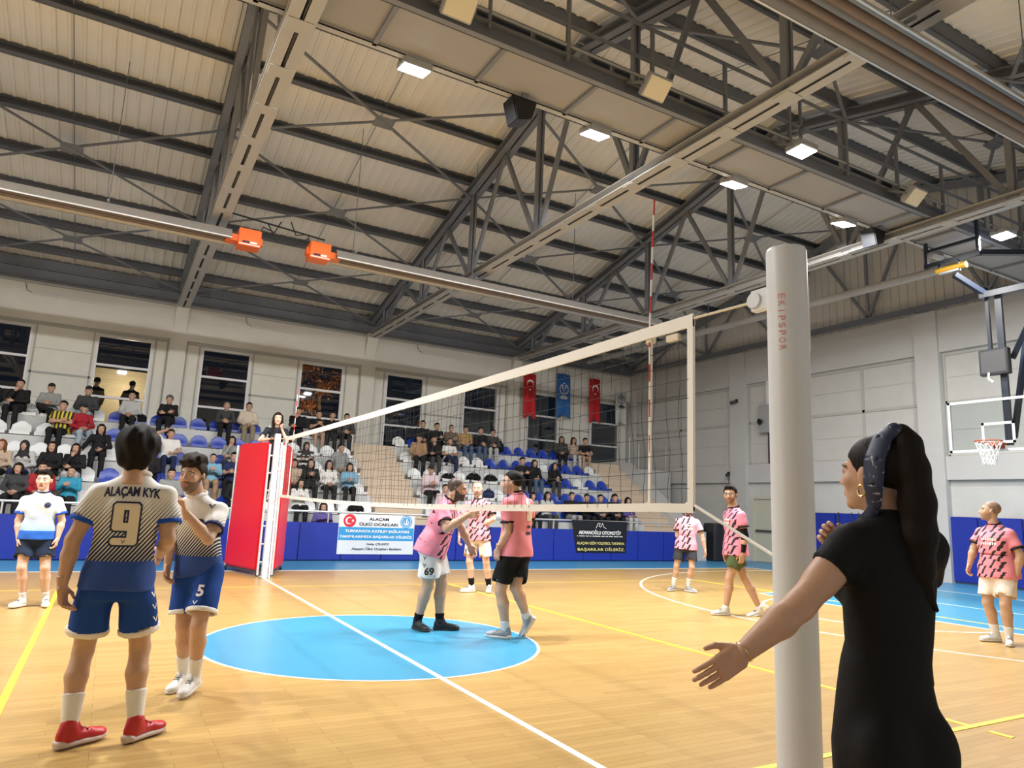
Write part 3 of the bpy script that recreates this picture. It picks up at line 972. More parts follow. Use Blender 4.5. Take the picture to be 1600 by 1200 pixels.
et = thing('gable_truss', 'grey steel truss standing against the gable cladding above the end wall', 'truss', (XW-0.3, RIDGE_Y, 7.0))
for s in (1, -1):
    ye = YW-0.2 if s > 0 else YN+0.1
    MB().beam((XW-0.3, RIDGE_Y, chord_z(RIDGE_Y)+0.08), (XW-0.3, ye, chord_z(ye)+0.08), 0.16, 0.17).build('top_chord', MAT['steel'], et)
MB().beam((XW-0.3, YN+0.1, 7.26), (XW-0.3, YW-0.2, 7.26), 0.16, 0.14).build('bottom_chord', MAT['steel_dark'], et)
for y in NODES:
    for dy in (0.0, -1.62, 1.62):
        yy = y+dy
        if YN+0.3 < yy < YW-0.8 and chord_z(yy) > 7.6:
            MB().beam((XW-0.3, y, 7.3), (XW-0.3, yy, chord_z(yy)+0.02), 0.07, 0.08).build('web_member', MAT['steel'], et)
# cross bracing just under the roof, bay by bay
BR = [(4.95, 8.2), (8.2, 11.9), (11.9, 15.6), (1.45, -1.8), (-1.8, -5.5)]
for i in range(1, len(TRUSS_X)):
    a = TRUSS_X[i]; b = TRUSS_X[i+1] if i+1 < len(TRUSS_X) else XW-0.3
    for y0, y1 in BR:
        if i == 1 and y0 in (4.95, 1.45): continue
        bay = ['', 'bay farthest from the basketball wall', 'bay over the orange burner boxes', 'bay beyond the net', 'bay against the basketball wall'][i]
        row = {4.95: 'beside the catwalk, stand side', 8.2: 'midway up the stand-side slope', 11.9: 'lowest over the stand', 1.45: 'beside the catwalk, bench side', -1.8: 'over the bench-side heater'}[y0]
        cb = thing('cross_bracing', 'steel X bracing %s, %s' % (row, bay), 'bracing', ((a+b)/2, (y0+y1)/2, chord_z((y0+y1)/2)), group='roof cross bracing')
        for p, q in (((a, y0), (b, y1)), ((a, y1), (b, y0))):
            dz = -0.03 if p[1] == y0 else 0.0
            MB().beam((p[0], p[1], chord_z(p[1])-0.02+dz), (q[0], q[1], chord_z(q[1])-0.02+dz), 0.065, 0.03).build('brace', MAT['steel'], cb)
        m = ((a+b)/2, (y0+y1)/2); zc = chord_z(m[1])
        MB().obox((m[0], m[1], zc-0.06), (0.22, 0, 0), (0, 0.16, -0.04), (0, 0, 0.006)).build('centre_plate', MAT['steel'], cb)

# ---- catwalk under the middle of the roof
CY0, CY1, CZ = -0.30, 0.62, 7.26
cw = thing('catwalk', 'long grey steel lighting catwalk hung above the bottom chords over centre court', 'catwalk', (5, 0.15, CZ))
for x in [XL+1.47*k for k in range(21)]:
    x1 = min(x+1.45, XW-0.2)
    if x1 > x: MB().box(x, x1, CY0+0.05, CY1-0.05, CZ, CZ+0.03).build('deck_panel', MAT['catwalk_panel'], cw)
    MB().box(x-0.035, x+0.025, CY0, CY1, CZ-0.05, CZ-0.001).build('cross_member', MAT['steel'], cw)
MB().channel((XL, CY0, CZ+0.06), (XW-0.2, CY0, CZ+0.06), 0.10, 0.24, 0.012, (0, 0, 1), 1).build('edge_channel', MAT['steel'], cw)
MB().channel((XL, CY1, CZ+0.02), (XW-0.2, CY1, CZ+0.02), 0.10, 0.14, 0.012, (0, 0, 1), -1).build('edge_channel', MAT['steel_light'], cw)
for yy in (CY0-0.02, CY1+0.02):
    for zz in (0.62, 1.15):
        MB().beam((XL, yy, CZ+zz), (XW-0.3, yy, CZ+zz), 0.04, 0.04).build('guard_rail', MAT['steel'], cw)
    x = XL+0.9; k = 0
    while x < XW-0.4:
        MB().beam((x, yy, CZ+0.1), (x, yy, CZ+1.15), 0.05, 0.05).build('guard_post', MAT['steel'], cw)
        if k % 4 == 1:
            MB().beam((x+0.28, yy, CZ+0.1), (x+0.28, yy, CZ+1.15), 0.04, 0.04).build('guard_post', MAT['steel'], cw)
        x += 1.47; k += 1
    MB().tube([(XL, yy, CZ+0.32), (XW-0.3, yy, CZ+0.32)], 0.02, 6).build('conduit', MAT['steel_light'], cw)

# ---- floodlights
def floodlight(x, side, lit, label):
    y = (CY1+0.10) if side > 0 else (CY0-0.38)
    z = 7.10
    t = thing('floodlight', label, 'light', (x, y, z+0.1), group='floodlights on the catwalk')
    tilt = (FLOOD_TILT if side > 0 else 0.05) if lit else 0.75
    rot = Matrix.Rotation(tilt*side, 4, 'X')
    def B(x0, x1, y0, y1, z0, z1):
        mb = MB().box(x0, x1, y0, y1, z0, z1)
        mb.v = [tuple(rot @ Vector(p)) for p in mb.v]
        return mb
    put('housing', B(-0.2, 0.2, -0.16, 0.16, -0.05, 0.05).mesh('housing', bevel=0.012), MAT['lamp_house'], t, (0, 0, 0))
    put('lamp_panel', B(-0.18, 0.18, -0.14, 0.14, -0.062, -0.051).mesh('lamp_panel'), MAT['lamp_on' if lit else 'lamp_off'], t, (0, 0, 0))
    fins = MB()
    for k in range(7): fins.box(-0.17+0.055*k, -0.165+0.055*k, -0.12, 0.12, 0.05, 0.09)
    fins.v = [tuple(rot @ Vector(p)) for p in fins.v]
    put('heat_sink', fins.mesh('heat_sink'), MAT['lamp_house'], t, (0, 0, 0))
    br = MB(); yr = -side*(0.09 if side > 0 else 0.36)
    for s in (-1, 1): br.beam((s*0.22, 0, 0), (s*0.22, yr, 0.20), 0.015, 0.04)
    br.beam((-0.22, yr, 0.20), (0.22, yr, 0.20), 0.04, 0.015)
    put('bracket', br.mesh('bracket'), MAT['steel'], t, (0, 0, 0))
    if lit:
        ld = bpy.data.lights.new('flood_beam', 'AREA'); ld.shape = 'RECTANGLE'; ld.size = 0.34; ld.size_y = 0.26
        ld.energy = FLOOD_W; ld.color = FLOOD_COL; ld.spread = rad(FLOOD_SPREAD)
        lo = bpy.data.objects.new('flood_beam', ld); lo.location = rot @ Vector((0, 0, -0.075)); lo.rotation_euler = (tilt*side, 0, 0); link(lo, t)
FX = [0.33+3.0*k for k in range(-4, 6)]  # fixtures at negative x are out of view, guessed to match court brightness
for k, x in enumerate(FX):
    if x > 13.5: continue
    for side in (1, -1):
        lit = (side > 0 and k != 8) or (side < 0 and k in (6, 8))
        nth = ORD[8-k]
        lab = ('lit white' if lit else 'unlit cream-faced') + ' floodlight, %s from the basketball wall on the %s edge of the catwalk' % (nth, 'stand-side' if side > 0 else 'bench-side')
        floodlight(x, side, lit, lab)
# loudspeakers hung from the catwalk
for sx, lab in ((1.95, 'black wedge loudspeaker under the catwalk between the first two lit floodlights'), (10.2, 'black wedge loudspeaker under the catwalk near the basketball wall')):
    sp = thing('loudspeaker', lab, 'speaker', (sx, CY1+0.08, 7.05))
    mb = MB().prism([(-0.20, 0.16), (0.22, 0.16), (0.14, -0.12), (-0.10, -0.20)], 'y', -0.15, 0.15)
    put('cabinet', mb.mesh('cabinet', bevel=0.015), MAT['black'], sp)
    put('bracket', MB().box(-0.04, 0.04, -0.2, 0.0, 0.16, 0.2).mesh('bracket'), MAT['steel'], sp)

# ---- gas radiant tube heaters
def heater(x_box, x_end, y, z, label, boxcol=True):
    t = thing('radiant_heater', label, 'heater', (x_box, y, z), group='radiant tube heaters')
    s = 1 if x_end > x_box else -1
    xa, xb = min(x_box+s*0.35, x_end), max(x_box+s*0.35, x_end)
    hood = [(-0.27, -0.05), (-0.26, -0.06), (-0.14, 0.13), (0.14, 0.13), (0.26, -0.06), (0.27, -0.05), (0.15, 0.15), (-0.15, 0.15)]
    MB().prism([(y+a, z+b) for a, b in hood], 'x', xa, xb).build('reflector', MAT['galv'], t)
    for d in (-0.10, 0.10):
        MB().tube([(xa, y+d, z+0.0), (xb, y+d, z+0.0)], 0.05, 10).build('heat_tube', MAT['tube'], t, smooth=True)
    for d in (-0.27, 0.27):
        MB().box(xa, xb, y+d-0.012, y+d+0.012, z-0.07, z-0.045).build('reflector_lip', MAT['rail'], t)
    x = xa+0.4
    while x < xb:
        MB().box(x-0.02, x+0.02, y-0.27, y+0.27, z+0.15, z+0.18).build('hanger_strap', MAT['steel'], t)
        MB().tube([(x, y, z+0.18), (x, y, chord_z(y)+0.2)], 0.008, 6).build('hanger_rod', MAT['steel'], t)
        x += 2.94
    b = MB().box(x_box-0.22, x_box+0.22, y-0.2, y+0.2, z-0.14, z+0.22).build('burner_box', MAT['orange'], t, bevel=0.01)
    MB().box(min(x_box+s*0.22, x_box+s*0.45), max(x_box+s*0.22, x_box+s*0.45), y-0.13, y+0.13, z-0.06, z+0.08).build('burner_nozzle', MAT['orange'], t)
    MB().box(x_box-s*0.22-0.05, x_box-s*0.22+0.05, y-0.09, y+0.09, z-0.05, z+0.1).build('valve', MAT['orange'], t)
    MB().tube([(x_box-s*0.2, y, z+0.22), (x_box-s*0.26, y, z+0.4), (x_box-s*0.5, y+0.03, z+0.34), (x_box-s*0.62, y+0.06, z+0.62)], 0.014, 6).build('gas_hose', MAT['black'], t, smooth=True)
    MB().box(x_box-0.2, x_box+0.2, y-0.203, y-0.2, z-0.125, z-0.105).build('label_strip', MAT['white_print'], t)
    MB().box(x_box-0.14, x_box-0.0, y-0.203, y-0.2, z-0.085, z-0.045).build('label_strip', MAT['navy_print'], t)
    MB().box(x_box+0.01, x_box+0.14, y-0.203, y-0.2, z-0.085, z-0.045).build('label_strip', MAT['white_print'], t)
    return t
heater(-0.66, -9.5, 7.36, 6.60, 'radiant tube heater with orange burner box running away from the basketball wall')
heater(0.76, 10.3, 7.24, 6.60, 'radiant tube heater with orange burner box running toward the basketball wall')
heater(14.6, 1.0, -3.42, 6.60, 'radiant tube heater with long metal reflector hung over the bench side')
gp = thing('gas_pipe', 'thin black gas pipe above the two orange burner boxes', 'pipe', (0, 7.5, 7.2))
MB().tube([(-1.2, 7.5, 7.22), (0.9, 7.35, 7.0)], 0.02, 8).build('pipe_run', MAT['black'], gp, smooth=True)
MB().tube([(-0.3, 7.4, 7.1), (-0.1, 7.4, 6.75), (0.25, 7.3, 6.72), (0.55, 7.3, 6.95)], 0.012, 6).build('hose', MAT['black'], gp, smooth=True)
# long pale pipe across the end bay
dp = thing('air_pipe', 'long pale round pipe running under the trusses near the basketball wall', 'pipe', (14.0, 3, 7.2))
MB().tube([(14.0, -9.0, 7.37), (14.0, YW-0.3, 7.45)], 0.10, 14).build('pipe_run', MAT['steel_light'], dp, smooth=True)
for yy in (-6.0, -1.0, 4.0, 9.0, 14.0):
    MB().tube([(14.0, yy, 7.45), (14.0, yy, chord_z(yy)+0.2)], 0.01, 6).build('hanger_rod', MAT['steel'], dp)
# unlit tube lights on the window wall
for x0, lab in ((-5.1, 'unlit pale tube light high on the window wall farthest from the flags'), (0.8, 'unlit pale tube light high on the window wall above the middle windows'), (6.7, 'unlit pale tube light high on the window wall close to the flags')):
    t = thing('tube_light', lab, 'light', (x0+0.75, YW-0.18, 6.8), group='tube lights on the window wall')
    MB().box(x0, x0+1.5, YW-0.20, YW-0.165, 6.77, 6.86).build('light_body', MAT['wall'], t)
    MB().tube([(x0+0.05, YW-0.22, 6.80), (x0+1.45, YW-0.22, 6.80)], 0.018, 8).build('tube', MAT['frame'], t, smooth=True)
    MB().tube([(x0, YW-0.19, 6.82), (x0-0.12, YW-0.18, 6.86), (x0-0.2, YW-0.18, 7.12)], 0.008, 6).build('cable', MAT['black'], t)
# ================================================================== volleyball equipment
# near post
p = thing('net_post', 'thick white round net post with faded red lettering standing beside the woman in black', 'post', (0, -5.45, 0))
MB().tube([(0, -5.45, 0), (0, -5.45, 2.60)], 0.088, 40).build('post_tube', MAT['white_paint'], p, smooth=True)
MB().lathe((0, -5.45, 2.60), [(0.088, 0), (0.084, 0.012), (0.05, 0.016)], 40).build('post_cap', MAT['white_paint'], p)
MB().lathe((0, -5.45, 0), [(0.16, 0), (0.16, 0.012), (0.10, 0.02)], 32).build('base_plate', MAT['steel'], p)
MB().box(-0.02, 0.02, -5.365, -5.26, 2.36, 2.46).tube([(-0.03, -5.28, 2.41), (0.03, -5.28, 2.41)], 0.038, 16).build('pulley', MAT['white_paint'], p)
MB().box(0.085, 0.10, -5.49, -5.40, 2.15, 2.45).build('winch_hook', MAT['rail'], p)
# lettering that runs down the post
A0 = math.atan2(CAM_POS[1]+5.45, CAM_POS[0])-0.28
for i, ch in enumerate('EKIPSPOR'):
    me = fit_text(ch, 0.024 if ch != 'I' else 0.005, 0.030, 0.0)
    co = np.empty(len(me.vertices)*3); me.vertices.foreach_get('co', co); co = co.reshape(-1, 3)
    # letters rotated a quarter turn: reading direction runs down the post
    dn = co[:, 0]; ac = co[:, 1]
    zc = 2.372-0.0335*i
    z = zc-dn*0.9; a = A0+(ac)/0.089
    co2 = np.stack([0.0892*np.cos(a), 0.0892*np.sin(a), z], 1)
    me.vertices.foreach_set('co', co2.ravel()); me.update()
    put('lettering', me, MAT['pinkred_print'], p)
# far post, twin white uprights with rungs in front of the referee stand
fp = thing('net_post', 'slim white net post in front of the red referee stand', 'post', (0, 5.7, 0))
MB().box(-0.05, 0.05, 5.65, 5.75, 0, 2.55).build('post_tube', MAT['white_paint'], fp, bevel=0.01)
MB().box(0.065, 0.10, 5.68, 5.72, 0.0, 2.40).build('winch_rail', MAT['white_paint'], fp)
for z in (0.2, 1.0, 1.9): MB().box(0.05, 0.066, 5.685, 5.715, z, z+0.05).build('rail_clip', MAT['white_paint'], fp)

# net
NY0, NY1 = -4.86, 4.95
net = thing('volleyball_net', 'black volleyball net with white tapes stretched across the court', 'net', (0, 0, 1.43))
def ztop(y): return 2.43+0.012*(y/4.5)**2
def zbot(y): return 1.435-0.06*max(0.0, 1-(y/4.6)**2)
def strip(name, f0, f1, m, n=40, t=0.006):
    mb = MB()
    for i in range(n):
        a, b = NY0+(NY1-NY0)*i/n, NY0+(NY1-NY0)*(i+1)/n
        xo = lambda y: 0.004*math.sin(y*3.1)
        vs = []
        for y in (a, b):
            for z in (f0(y), f1(y)):
                vs += [(xo(y)-t, y, z), (xo(y)+t, y, z)]
        mb.add(vs, [(0, 2, 6, 4), (1, 5, 7, 3), (0, 4, 5, 1), (2, 3, 7, 6)]+([(0, 1, 3, 2)] if i == 0 else [])+([(4, 6, 7, 5)] if i == n-1 else []))
    return mb.build(name, m, net)
strip('top_tape', lambda y: ztop(y)-0.068, ztop, MAT['tape'])
strip('bottom_tape', lambda y: zbot(y)-0.024, lambda y: zbot(y)+0.022, MAT['tape'])
for y, s in ((NY0, 1), (NY1, -1)):
    MB().box(-0.008, 0.008, min(y, y+s*0.042), max(y, y+s*0.042), 1.42, 2.43).build('side_tape', MAT['tape'], net)
rng = random.Random(4)
nb = MB()
y = NY0+0.1
ph = 0.0
while y < NY1-0.02:
    pts = []
    am = 0.010 if y < -1.5 else 0.004
    p0 = rng.uniform(0, 6)
    for k in range(11):
        z = zbot(y)+(ztop(y)-0.07-zbot(y))*k/10
        pts.append((0.012*math.sin(k*0.5+p0), y+am*math.sin(k*1.35+p0)*(1 if 0 < k < 10 else 0), z))
    nb.tube(pts, 0.0016, 4, cap=False)
    y += 0.1
for k in range(1, 10):
    pts = []
    for i in range(99):
        yy = NY0+0.03+(NY1-NY0-0.06)*i/98
        z = zbot(yy)+(ztop(yy)-0.07-zbot(yy))*k/10
        pts.append((0.01*math.sin(yy*1.7+k), yy, z+0.006*math.sin(yy*2.3+k*0.8)))
    nb.tube(pts, 0.0016, 4, cap=False)
nt_ = nb.build('netting', MAT['cord'], net); tag(nt_, kind='stuff')
MB().tube([(0, NY0, 2.42), (0, -5.30, 2.41)], 0.007, 8).build('net_cable', MAT['rope'], net)
MB().tube([(0, NY0, 1.45), (0, -5.37, 1.23)], 0.008, 8).build('net_cable', MAT['tape'], net)
MB().tube([(0, NY1, 2.42), (0, 5.65, 2.45)], 0.007, 8).build('net_cable', MAT['rope'], net)
MB().tube([(0, NY1, 1.44), (0, 5.65, 1.30)], 0.006, 8).build('net_cable', MAT['tape'], net)
MB().box(-0.012, 0.012, -4.75, -4.66, 2.325, 2.36).build('tape_buckle', MAT['rope'], net)
for ya, lean in ((-4.5, 0.015), (4.5, 0.0)):
    an = thing('antenna', 'red and white striped net antenna nearest the %s' % ('thick round post' if ya < 0 else 'red referee stand'), 'antenna', (0.02, ya, 1.43))
    put('rod', MB().tube([(0, 0, 0.0), (-0.012 if ya < 0 else 0, 0, 1.0), (lean, 0, 1.8)], 0.0055, 8).mesh('rod', smooth=True), MAT['antenna'] if ya > 0 else MAT['antenna'], an)
    put('side_band', MB().box(-0.008, 0.004, -0.009, 0.009, -0.03, 0.99).mesh('side_band'), MAT['tape'], an)
    for z in (-0.02, 0.92): put('clamp', MB().box(-0.02, 0.015, -0.03, 0.03, z, z+0.05).mesh('clamp', bevel=0.006), MAT['rope'], an)

# referee stand: two red padded faces around a white ladder, platform behind
rs = thing('referee_stand', 'tall referee stand with red vinyl pads and white ladder frame', 'referee stand', (0.1, 6.6, 0))
A_, B_, C_, D_ = Vector((-0.42, 7.35, 0)), Vector((-0.05, 6.08, 0)), Vector((0.20, 6.08, 0)), Vector((0.60, 7.25, 0))
def pad_panel(a, b, z0, z1, t, inset=0.0):
    d = (b-a).normalized(); n = Vector((d.y, -d.x, 0))
    c = (a+b)/2; L = (b-a).length/2
    mb = MB().obox((c.x, c.y, (z0+z1)/2), d*L, n*t/2, Vector((0, 0, (z1-z0)/2)))
    return mb
lp = pad_panel(A_, B_, 0.10, 2.42, 0.09)
dd = (B_-A_).normalized()*0.16
lp.v = [(x+dd.x, y+dd.y, z) if z > 2 and (Vector((x, y, 0))-A_).length < 0.3 else (x, y, z) for x, y, z in lp.v]
lp.build('pad', MAT['pad_red'], rs, bevel=0.035)
pad_panel(C_, D_, 0.10, 2.42, 0.09).build('pad', MAT['pad_red'], rs, bevel=0.03)
for q in (B_, C_):
    MB().tube([(q.x, q.y-0.02, 0.02), (q.x, q.y-0.02, 2.38)], 0.02, 10).build('ladder_rail', MAT['white_paint'], rs, smooth=True)
for z in [0.25+0.32*k for k in range(7)]:
    MB().tube([(B_.x, B_.y-0.02, z), (C_.x, C_.y-0.02, z)], 0.014, 8).build('rung', MAT['white_paint'], rs, smooth=True)
for q in (A_, D_):
    MB().tube([(q.x, q.y, 0.06), (q.x, q.y, 2.4)], 0.02, 10).build('rear_leg', MAT['white_paint'], rs, smooth=True)
MB().prism([(0.02, 6.3), (0.14, 6.3), (0.42, 7.2), (-0.24, 7.2)], 'z', 1.32, 1.37).build('platform', MAT['steel_light'], rs)
for q in (A_, B_, C_, D_):
    MB().lathe((q.x, q.y, 0.0), [(0.03, 0), (0.03, 0.06)], 12).build('castor', MAT['black'], rs)
bf = MB()
for a, b in ((A_, B_), (B_, C_), (C_, D_), (D_, A_)): bf.beam((a.x, a.y, 0.075), (b.x, b.y, 0.075), 0.04, 0.03)
bf.build('base_frame', MAT['dark_plastic'], rs)

# ================================================================== basketball backboard on its roof gantry
hb = thing('basketball_hoop', 'clear basketball backboard with white frame and orange rim hung from a dark gantry', 'hoop', (12.4, CY, 2.9))
BXX = 12.4
y0, y1, z0, z1 = CY-0.93, CY+0.93, 2.89, 3.93
MB().box(BXX, BXX+0.02, y0+0.04, y1-0.04, z0+0.04, z1-0.04).build('backboard_glass', MAT['clear'], hb)
f = MB(); t = 0.05
f.box(BXX-0.012, BXX+0.035, y0, y1, z0, z0+t); f.box(BXX-0.012, BXX+0.035, y0, y1, z1-t, z1)
f.box(BXX-0.012, BXX+0.035, y0, y0+t, z0, z1); f.box(BXX-0.012, BXX+0.035, y1-t, y1, z0, z1)
f.build('board_frame', MAT['white_paint'], hb)
f = MB(); a, b, c, d_ = CY-0.30, CY+0.30, 3.04, 3.46
for q in ((a, b, c, c+0.05), (a, b, d_-0.05, d_), (a, a+0.05, c, d_), (b-0.05, b, c, d_)):
    f.box(BXX-0.006, BXX, *q)
f.build('target_square', MAT['white_paint'], hb)
rc = Vector((BXX-0.39, CY, 3.05))
rp = [(rc.x+0.228*math.cos(2*PI*k/28), rc.y+0.228*math.sin(2*PI*k/28), 3.05) for k in range(29)]
MB().tube(rp, 0.012, 8).build('rim', MAT['rim'], hb, smooth=True)
MB().prism([(BXX-0.19, CY-0.10), (BXX, CY-0.14), (BXX, CY+0.14), (BXX-0.19, CY+0.10)], 'z', 3.0, 3.045).box(BXX-0.04, BXX, CY-0.1, CY+0.1, 2.93, 3.05).build('rim_bracket', MAT['rim'], hb)
bn = MB()
RR = [(0.222, 3.04), (0.19, 2.94), (0.155, 2.84), (0.125, 2.74), (0.11, 2.66), (0.115, 2.60)]
for k in range(12):
    for s in (1, -1):
        pts = []
        for j, (r, z) in enumerate(RR):
            an_ = 2*PI*(k+s*j*0.5)/12
            pts.append((rc.x+r*math.cos(an_), rc.y+r*math.sin(an_), z))
        bn.tube(pts, 0.007, 5)
bn.build('basket_net', MAT['cotton'], hb)
gm = MAT['navy_steel']
MB().box(BXX+0.03, BXX+0.10, CY-0.22, CY-0.10, 3.0, 6.1).build('mast', gm, hb)
MB().box(BXX+0.03, BXX+0.09, CY+0.02, CY+0.08, 4.85, 6.1).build('mast', gm, hb)
MB().beam((BXX+0.15, CY-0.2, 3.15), (BXX+1.0, CY-0.45, 6.7), 0.07, 0.10).build('brace', gm, hb)
MB().beam((BXX+0.12, CY-0.3, 4.7), (BXX+0.5, CY-0.8, 6.1), 0.06, 0.10).build('brace', gm, hb)
MB().box(BXX-0.1, BXX+0.1, -1.9, CY+0.12, 5.98, 6.10).build('cross_beam', gm, hb)
MB().beam((BXX, CY+0.02, 6.05), (11.85, 0.05, 6.45), 0.10, 0.10).build('folding_arm', gm, hb)
for (ya, yb) in ((0.60, -0.50),):
    MB().box(11.76, 11.84, yb, ya, 6.70, 6.79).build('gantry_bar', gm, hb)
    MB().box(11.78, 11.84, yb, ya, 7.04, 7.10).build('gantry_bar', gm, hb)
    for yy in (ya-0.04, yb+0.04): MB().box(11.77, 11.83, yy-0.03, yy+0.03, 6.7, 7.5).build('gantry_hanger', gm, hb)
MB().beam((11.8, -0.50, 6.74), (12.9, -1.3, 6.74), 0.10, 0.10).build('gantry_bar', gm, hb)
MB().beam((12.9, -1.3, 6.74), (12.9, -1.3, 6.0), 0.08, 0.08).build('gantry_hanger', gm, hb)
MB().tube([(11.78, 0.36, 6.58), (11.78, -0.22, 6.58)], 0.055, 14).build('winch_motor', MAT['yellow'], hb, smooth=True)
MB().tube([(11.78, -0.16, 6.58), (11.78, -0.225, 6.58)], 0.066, 14).build('winch_cap', MAT['yellow'], hb, smooth=True)
MB().box(11.74, 11.82, -0.1, 0.3, 6.49, 6.53).build('winch_foot', MAT['lamp_house'], hb)
for yy in (0.3, -0.08): MB().box(11.76, 11.80, yy-0.02, yy+0.02, 6.6, 6.72).build('winch_hanger', gm, hb)
sc = thing('shot_clock', 'square black shot clock fixed above the basketball backboard', 'scoreboard', (BXX, -0.33, 4.4))
MB().box(BXX-0.12, BXX+0.02, -0.60, -0.07, 4.38, 4.90).build('clock_case', MAT['black'], sc, bevel=0.012)
MB().box(BXX-0.125, BXX-0.119, -0.56, -0.11, 4.43, 4.86).build('clock_screen', MAT['dark_plastic'], sc)
MB().tube([(BXX-0.14, -0.25, 4.42), (BXX-0.16, -0.25, 4.3), (BXX-0.15, -0.33, 4.22)], 0.022, 8).build('cable_tie', MAT['cotton'], sc)

# ================================================================== banners, flags, wall fittings
def lettering(parent, txt, x, y, z, w, h, m, bold=0.0, face='-y', shear=0.0):
    me = fit_text(txt, w, h, bold, shear)
    o = put('lettering', me, m, parent, Vector((x, y, z))-Vector(parent_origin(parent) or (0, 0, 0)), (PI/2, 0, 0))
    return o
def ringpoly(r0, r1, x, y, z, a0=0, a1=2*PI, n=36, t=0.002):
    mb = MB()
    for i in range(n):
        q = [(x+r*math.cos(tt), z+r*math.sin(tt)) for r, tt in ((r0, a0+(a1-a0)*i/n), (r1, a0+(a1-a0)*i/n), (r1, a0+(a1-a0)*(i+1)/n), (r0, a0+(a1-a0)*(i+1)/n))]
        mb.prism(q, 'y', y-t, y)
    return mb
def discpoly(r, x, y, z, n=36, t=0.002):
    return MB().prism([(x+r*math.cos(2*PI*k/n), z+r*math.sin(2*PI*k/n)) for k in range(n)], 'y', y-t, y)
def crescent(R, x, y, z, n=28, t=0.002, rot=0.0):
    """crescent opening to the right (rot turns it)"""
    o, inn = [], []
    a = 0.55
    for k in range(n+1):
        th = a+(2*PI-2*a)*k/n
        o.append((R*math.cos(th), R*math.sin(th)))
    c2, r2_ = 0.24*R, 0.80*R
    th0 = math.atan2(R*math.sin(a), R*math.cos(a)-c2)
    for k in range(n+1):
        th = th0+(2*PI-2*th0)*k/n
        inn.append((c2+r2_*math.cos(th), r2_*math.sin(th)))
    cr, sr = math.cos(rot), math.sin(rot)
    T = lambda p: (x+p[0]*cr-p[1]*sr, z+p[0]*sr+p[1]*cr)
    mb = MB()
    for k in range(n):
        mb.prism([T(o[k]), T(o[k+1]), T(inn[k+1]), T(inn[k])], 'y', y-t, y)
    return mb
def star(R, x, y, z, t=0.002, rot=0.0):
    pts = []
    for k in range(10):
        r = R if k % 2 == 0 else R*0.4
        th = rot+PI*k/5
        pts.append((x+r*math.cos(th), z+r*math.sin(th)))
    mb = MB()
    for k in range(10):
        mb.prism([(x, z), pts[k], pts[(k+1) % 10]], 'y', y-t, y)
    return mb

b1 = thing('banner', 'white banner with red crescent badge and blue stripe tied to the barrier', 'banner', (3.26, 9.3, 0.1))
BY = 9.325
MB().box(2.30, 4.22, BY, BY+0.012, 0.16, 1.10).build('banner_sheet', MAT['banner_white'], b1)
MB().box(2.31, 4.21, BY-0.003, BY, 0.485, 0.795).build('blue_stripe', MAT['sky_print'], b1)
discpoly(0.155, 2.56, BY, 0.945).build('badge', MAT['red_print'], b1)
crescent(0.085, 2.54, BY-0.003, 0.945).build('badge_crescent', MAT['white_print'], b1)
star(0.04, 2.635, BY-0.003, 0.945, rot=PI).build('badge_star', MAT['white_print'], b1)
discpoly(0.155, 4.0, BY, 0.945).build('badge', MAT['sky_print'], b1)
ringpoly(0.115, 0.128, 4.0, BY-0.003, 0.945).build('badge_ring', MAT['white_print'], b1)
crescent(0.07, 4.0, BY-0.003, 0.935, rot=PI/2).build('badge_crescent', MAT['white_print'], b1)
MB().prism([(3.985, 0.90), (4.02, 0.90), (4.03, 1.02), (4.0, 1.03)], 'y', BY-0.005, BY-0.003).build('badge_figure', MAT['white_print'], b1)
Z_ = BY-0.005
lettering(b1, 'ALA\u00c7AM', 3.29, Z_, 0.985, 0.50, 0.085, MAT['black_print'], 0.004)
lettering(b1, '\u00dcLK\u00dc OCAKLARI', 3.29, Z_, 0.875, 0.98, 0.085, MAT['black_print'], 0.004)
lettering(b1, 'TURNUVAYA KATILIM SA\u011eLAYAN', 3.27, Z_, 0.715, 1.62, 0.085, MAT['white_print'], 0.004)
lettering(b1, 'TAKIMLARIMIZA BA\u015eARILAR D\u0130LER\u0130Z.', 3.26, Z_, 0.575, 1.84, 0.095, MAT['white_print'], 0.004)
lettering(b1, 'Galip \u00c7\u0130LES\u0130Z', 3.30, Z_, 0.40, 0.58, 0.075, MAT['navy_print'], 0.003)
lettering(b1, 'Ala\u00e7am \u00dclk\u00fc Ocaklar\u0131 Ba\u015fkan\u0131', 3.28, Z_, 0.285, 1.26, 0.08, MAT['navy_print'], 0.003)

b2 = thing('banner', 'black banner with white and yellow lettering tied to the barrier', 'banner', (10.0, 9.3, 0.2))
MB().prism([(8.98, 1.15), (10.98, 1.14), (10.93, 0.24), (9.17, 0.24)], 'y', BY, BY+0.012).build('banner_sheet', MAT['banner_black'], b2)
lg = MB()
for a, b in (((9.83, 0.93), (9.90, 1.07)), ((9.90, 1.07), (9.985, 1.07)), ((9.985, 1.07), (9.93, 0.99)), ((9.93, 0.99), (10.0, 0.97)), ((10.0, 0.97), (10.06, 1.08)), ((10.06, 1.08), (10.10, 0.97)), ((10.10, 0.97), (10.20, 0.925))):
    lg.beam((a[0], BY-0.004, a[1]), (b[0], BY-0.004, b[1]), 0.003, 0.014, (0, 1, 0)) if False else lg.beam((a[0], BY-0.004, a[1]), (b[0], BY-0.004, b[1]), 0.014, 0.004, (0, 1, 0))
lg.build('logo', MAT['white_print'], b2)
lettering(b2, 'AKMANO\u011eLU OTOMOT\u0130V', 9.98, Z_, 0.82, 1.52, 0.135, MAT['white_print'], 0.006)
tgl = MB(); xx = 9.17; rt_ = random.Random(8)
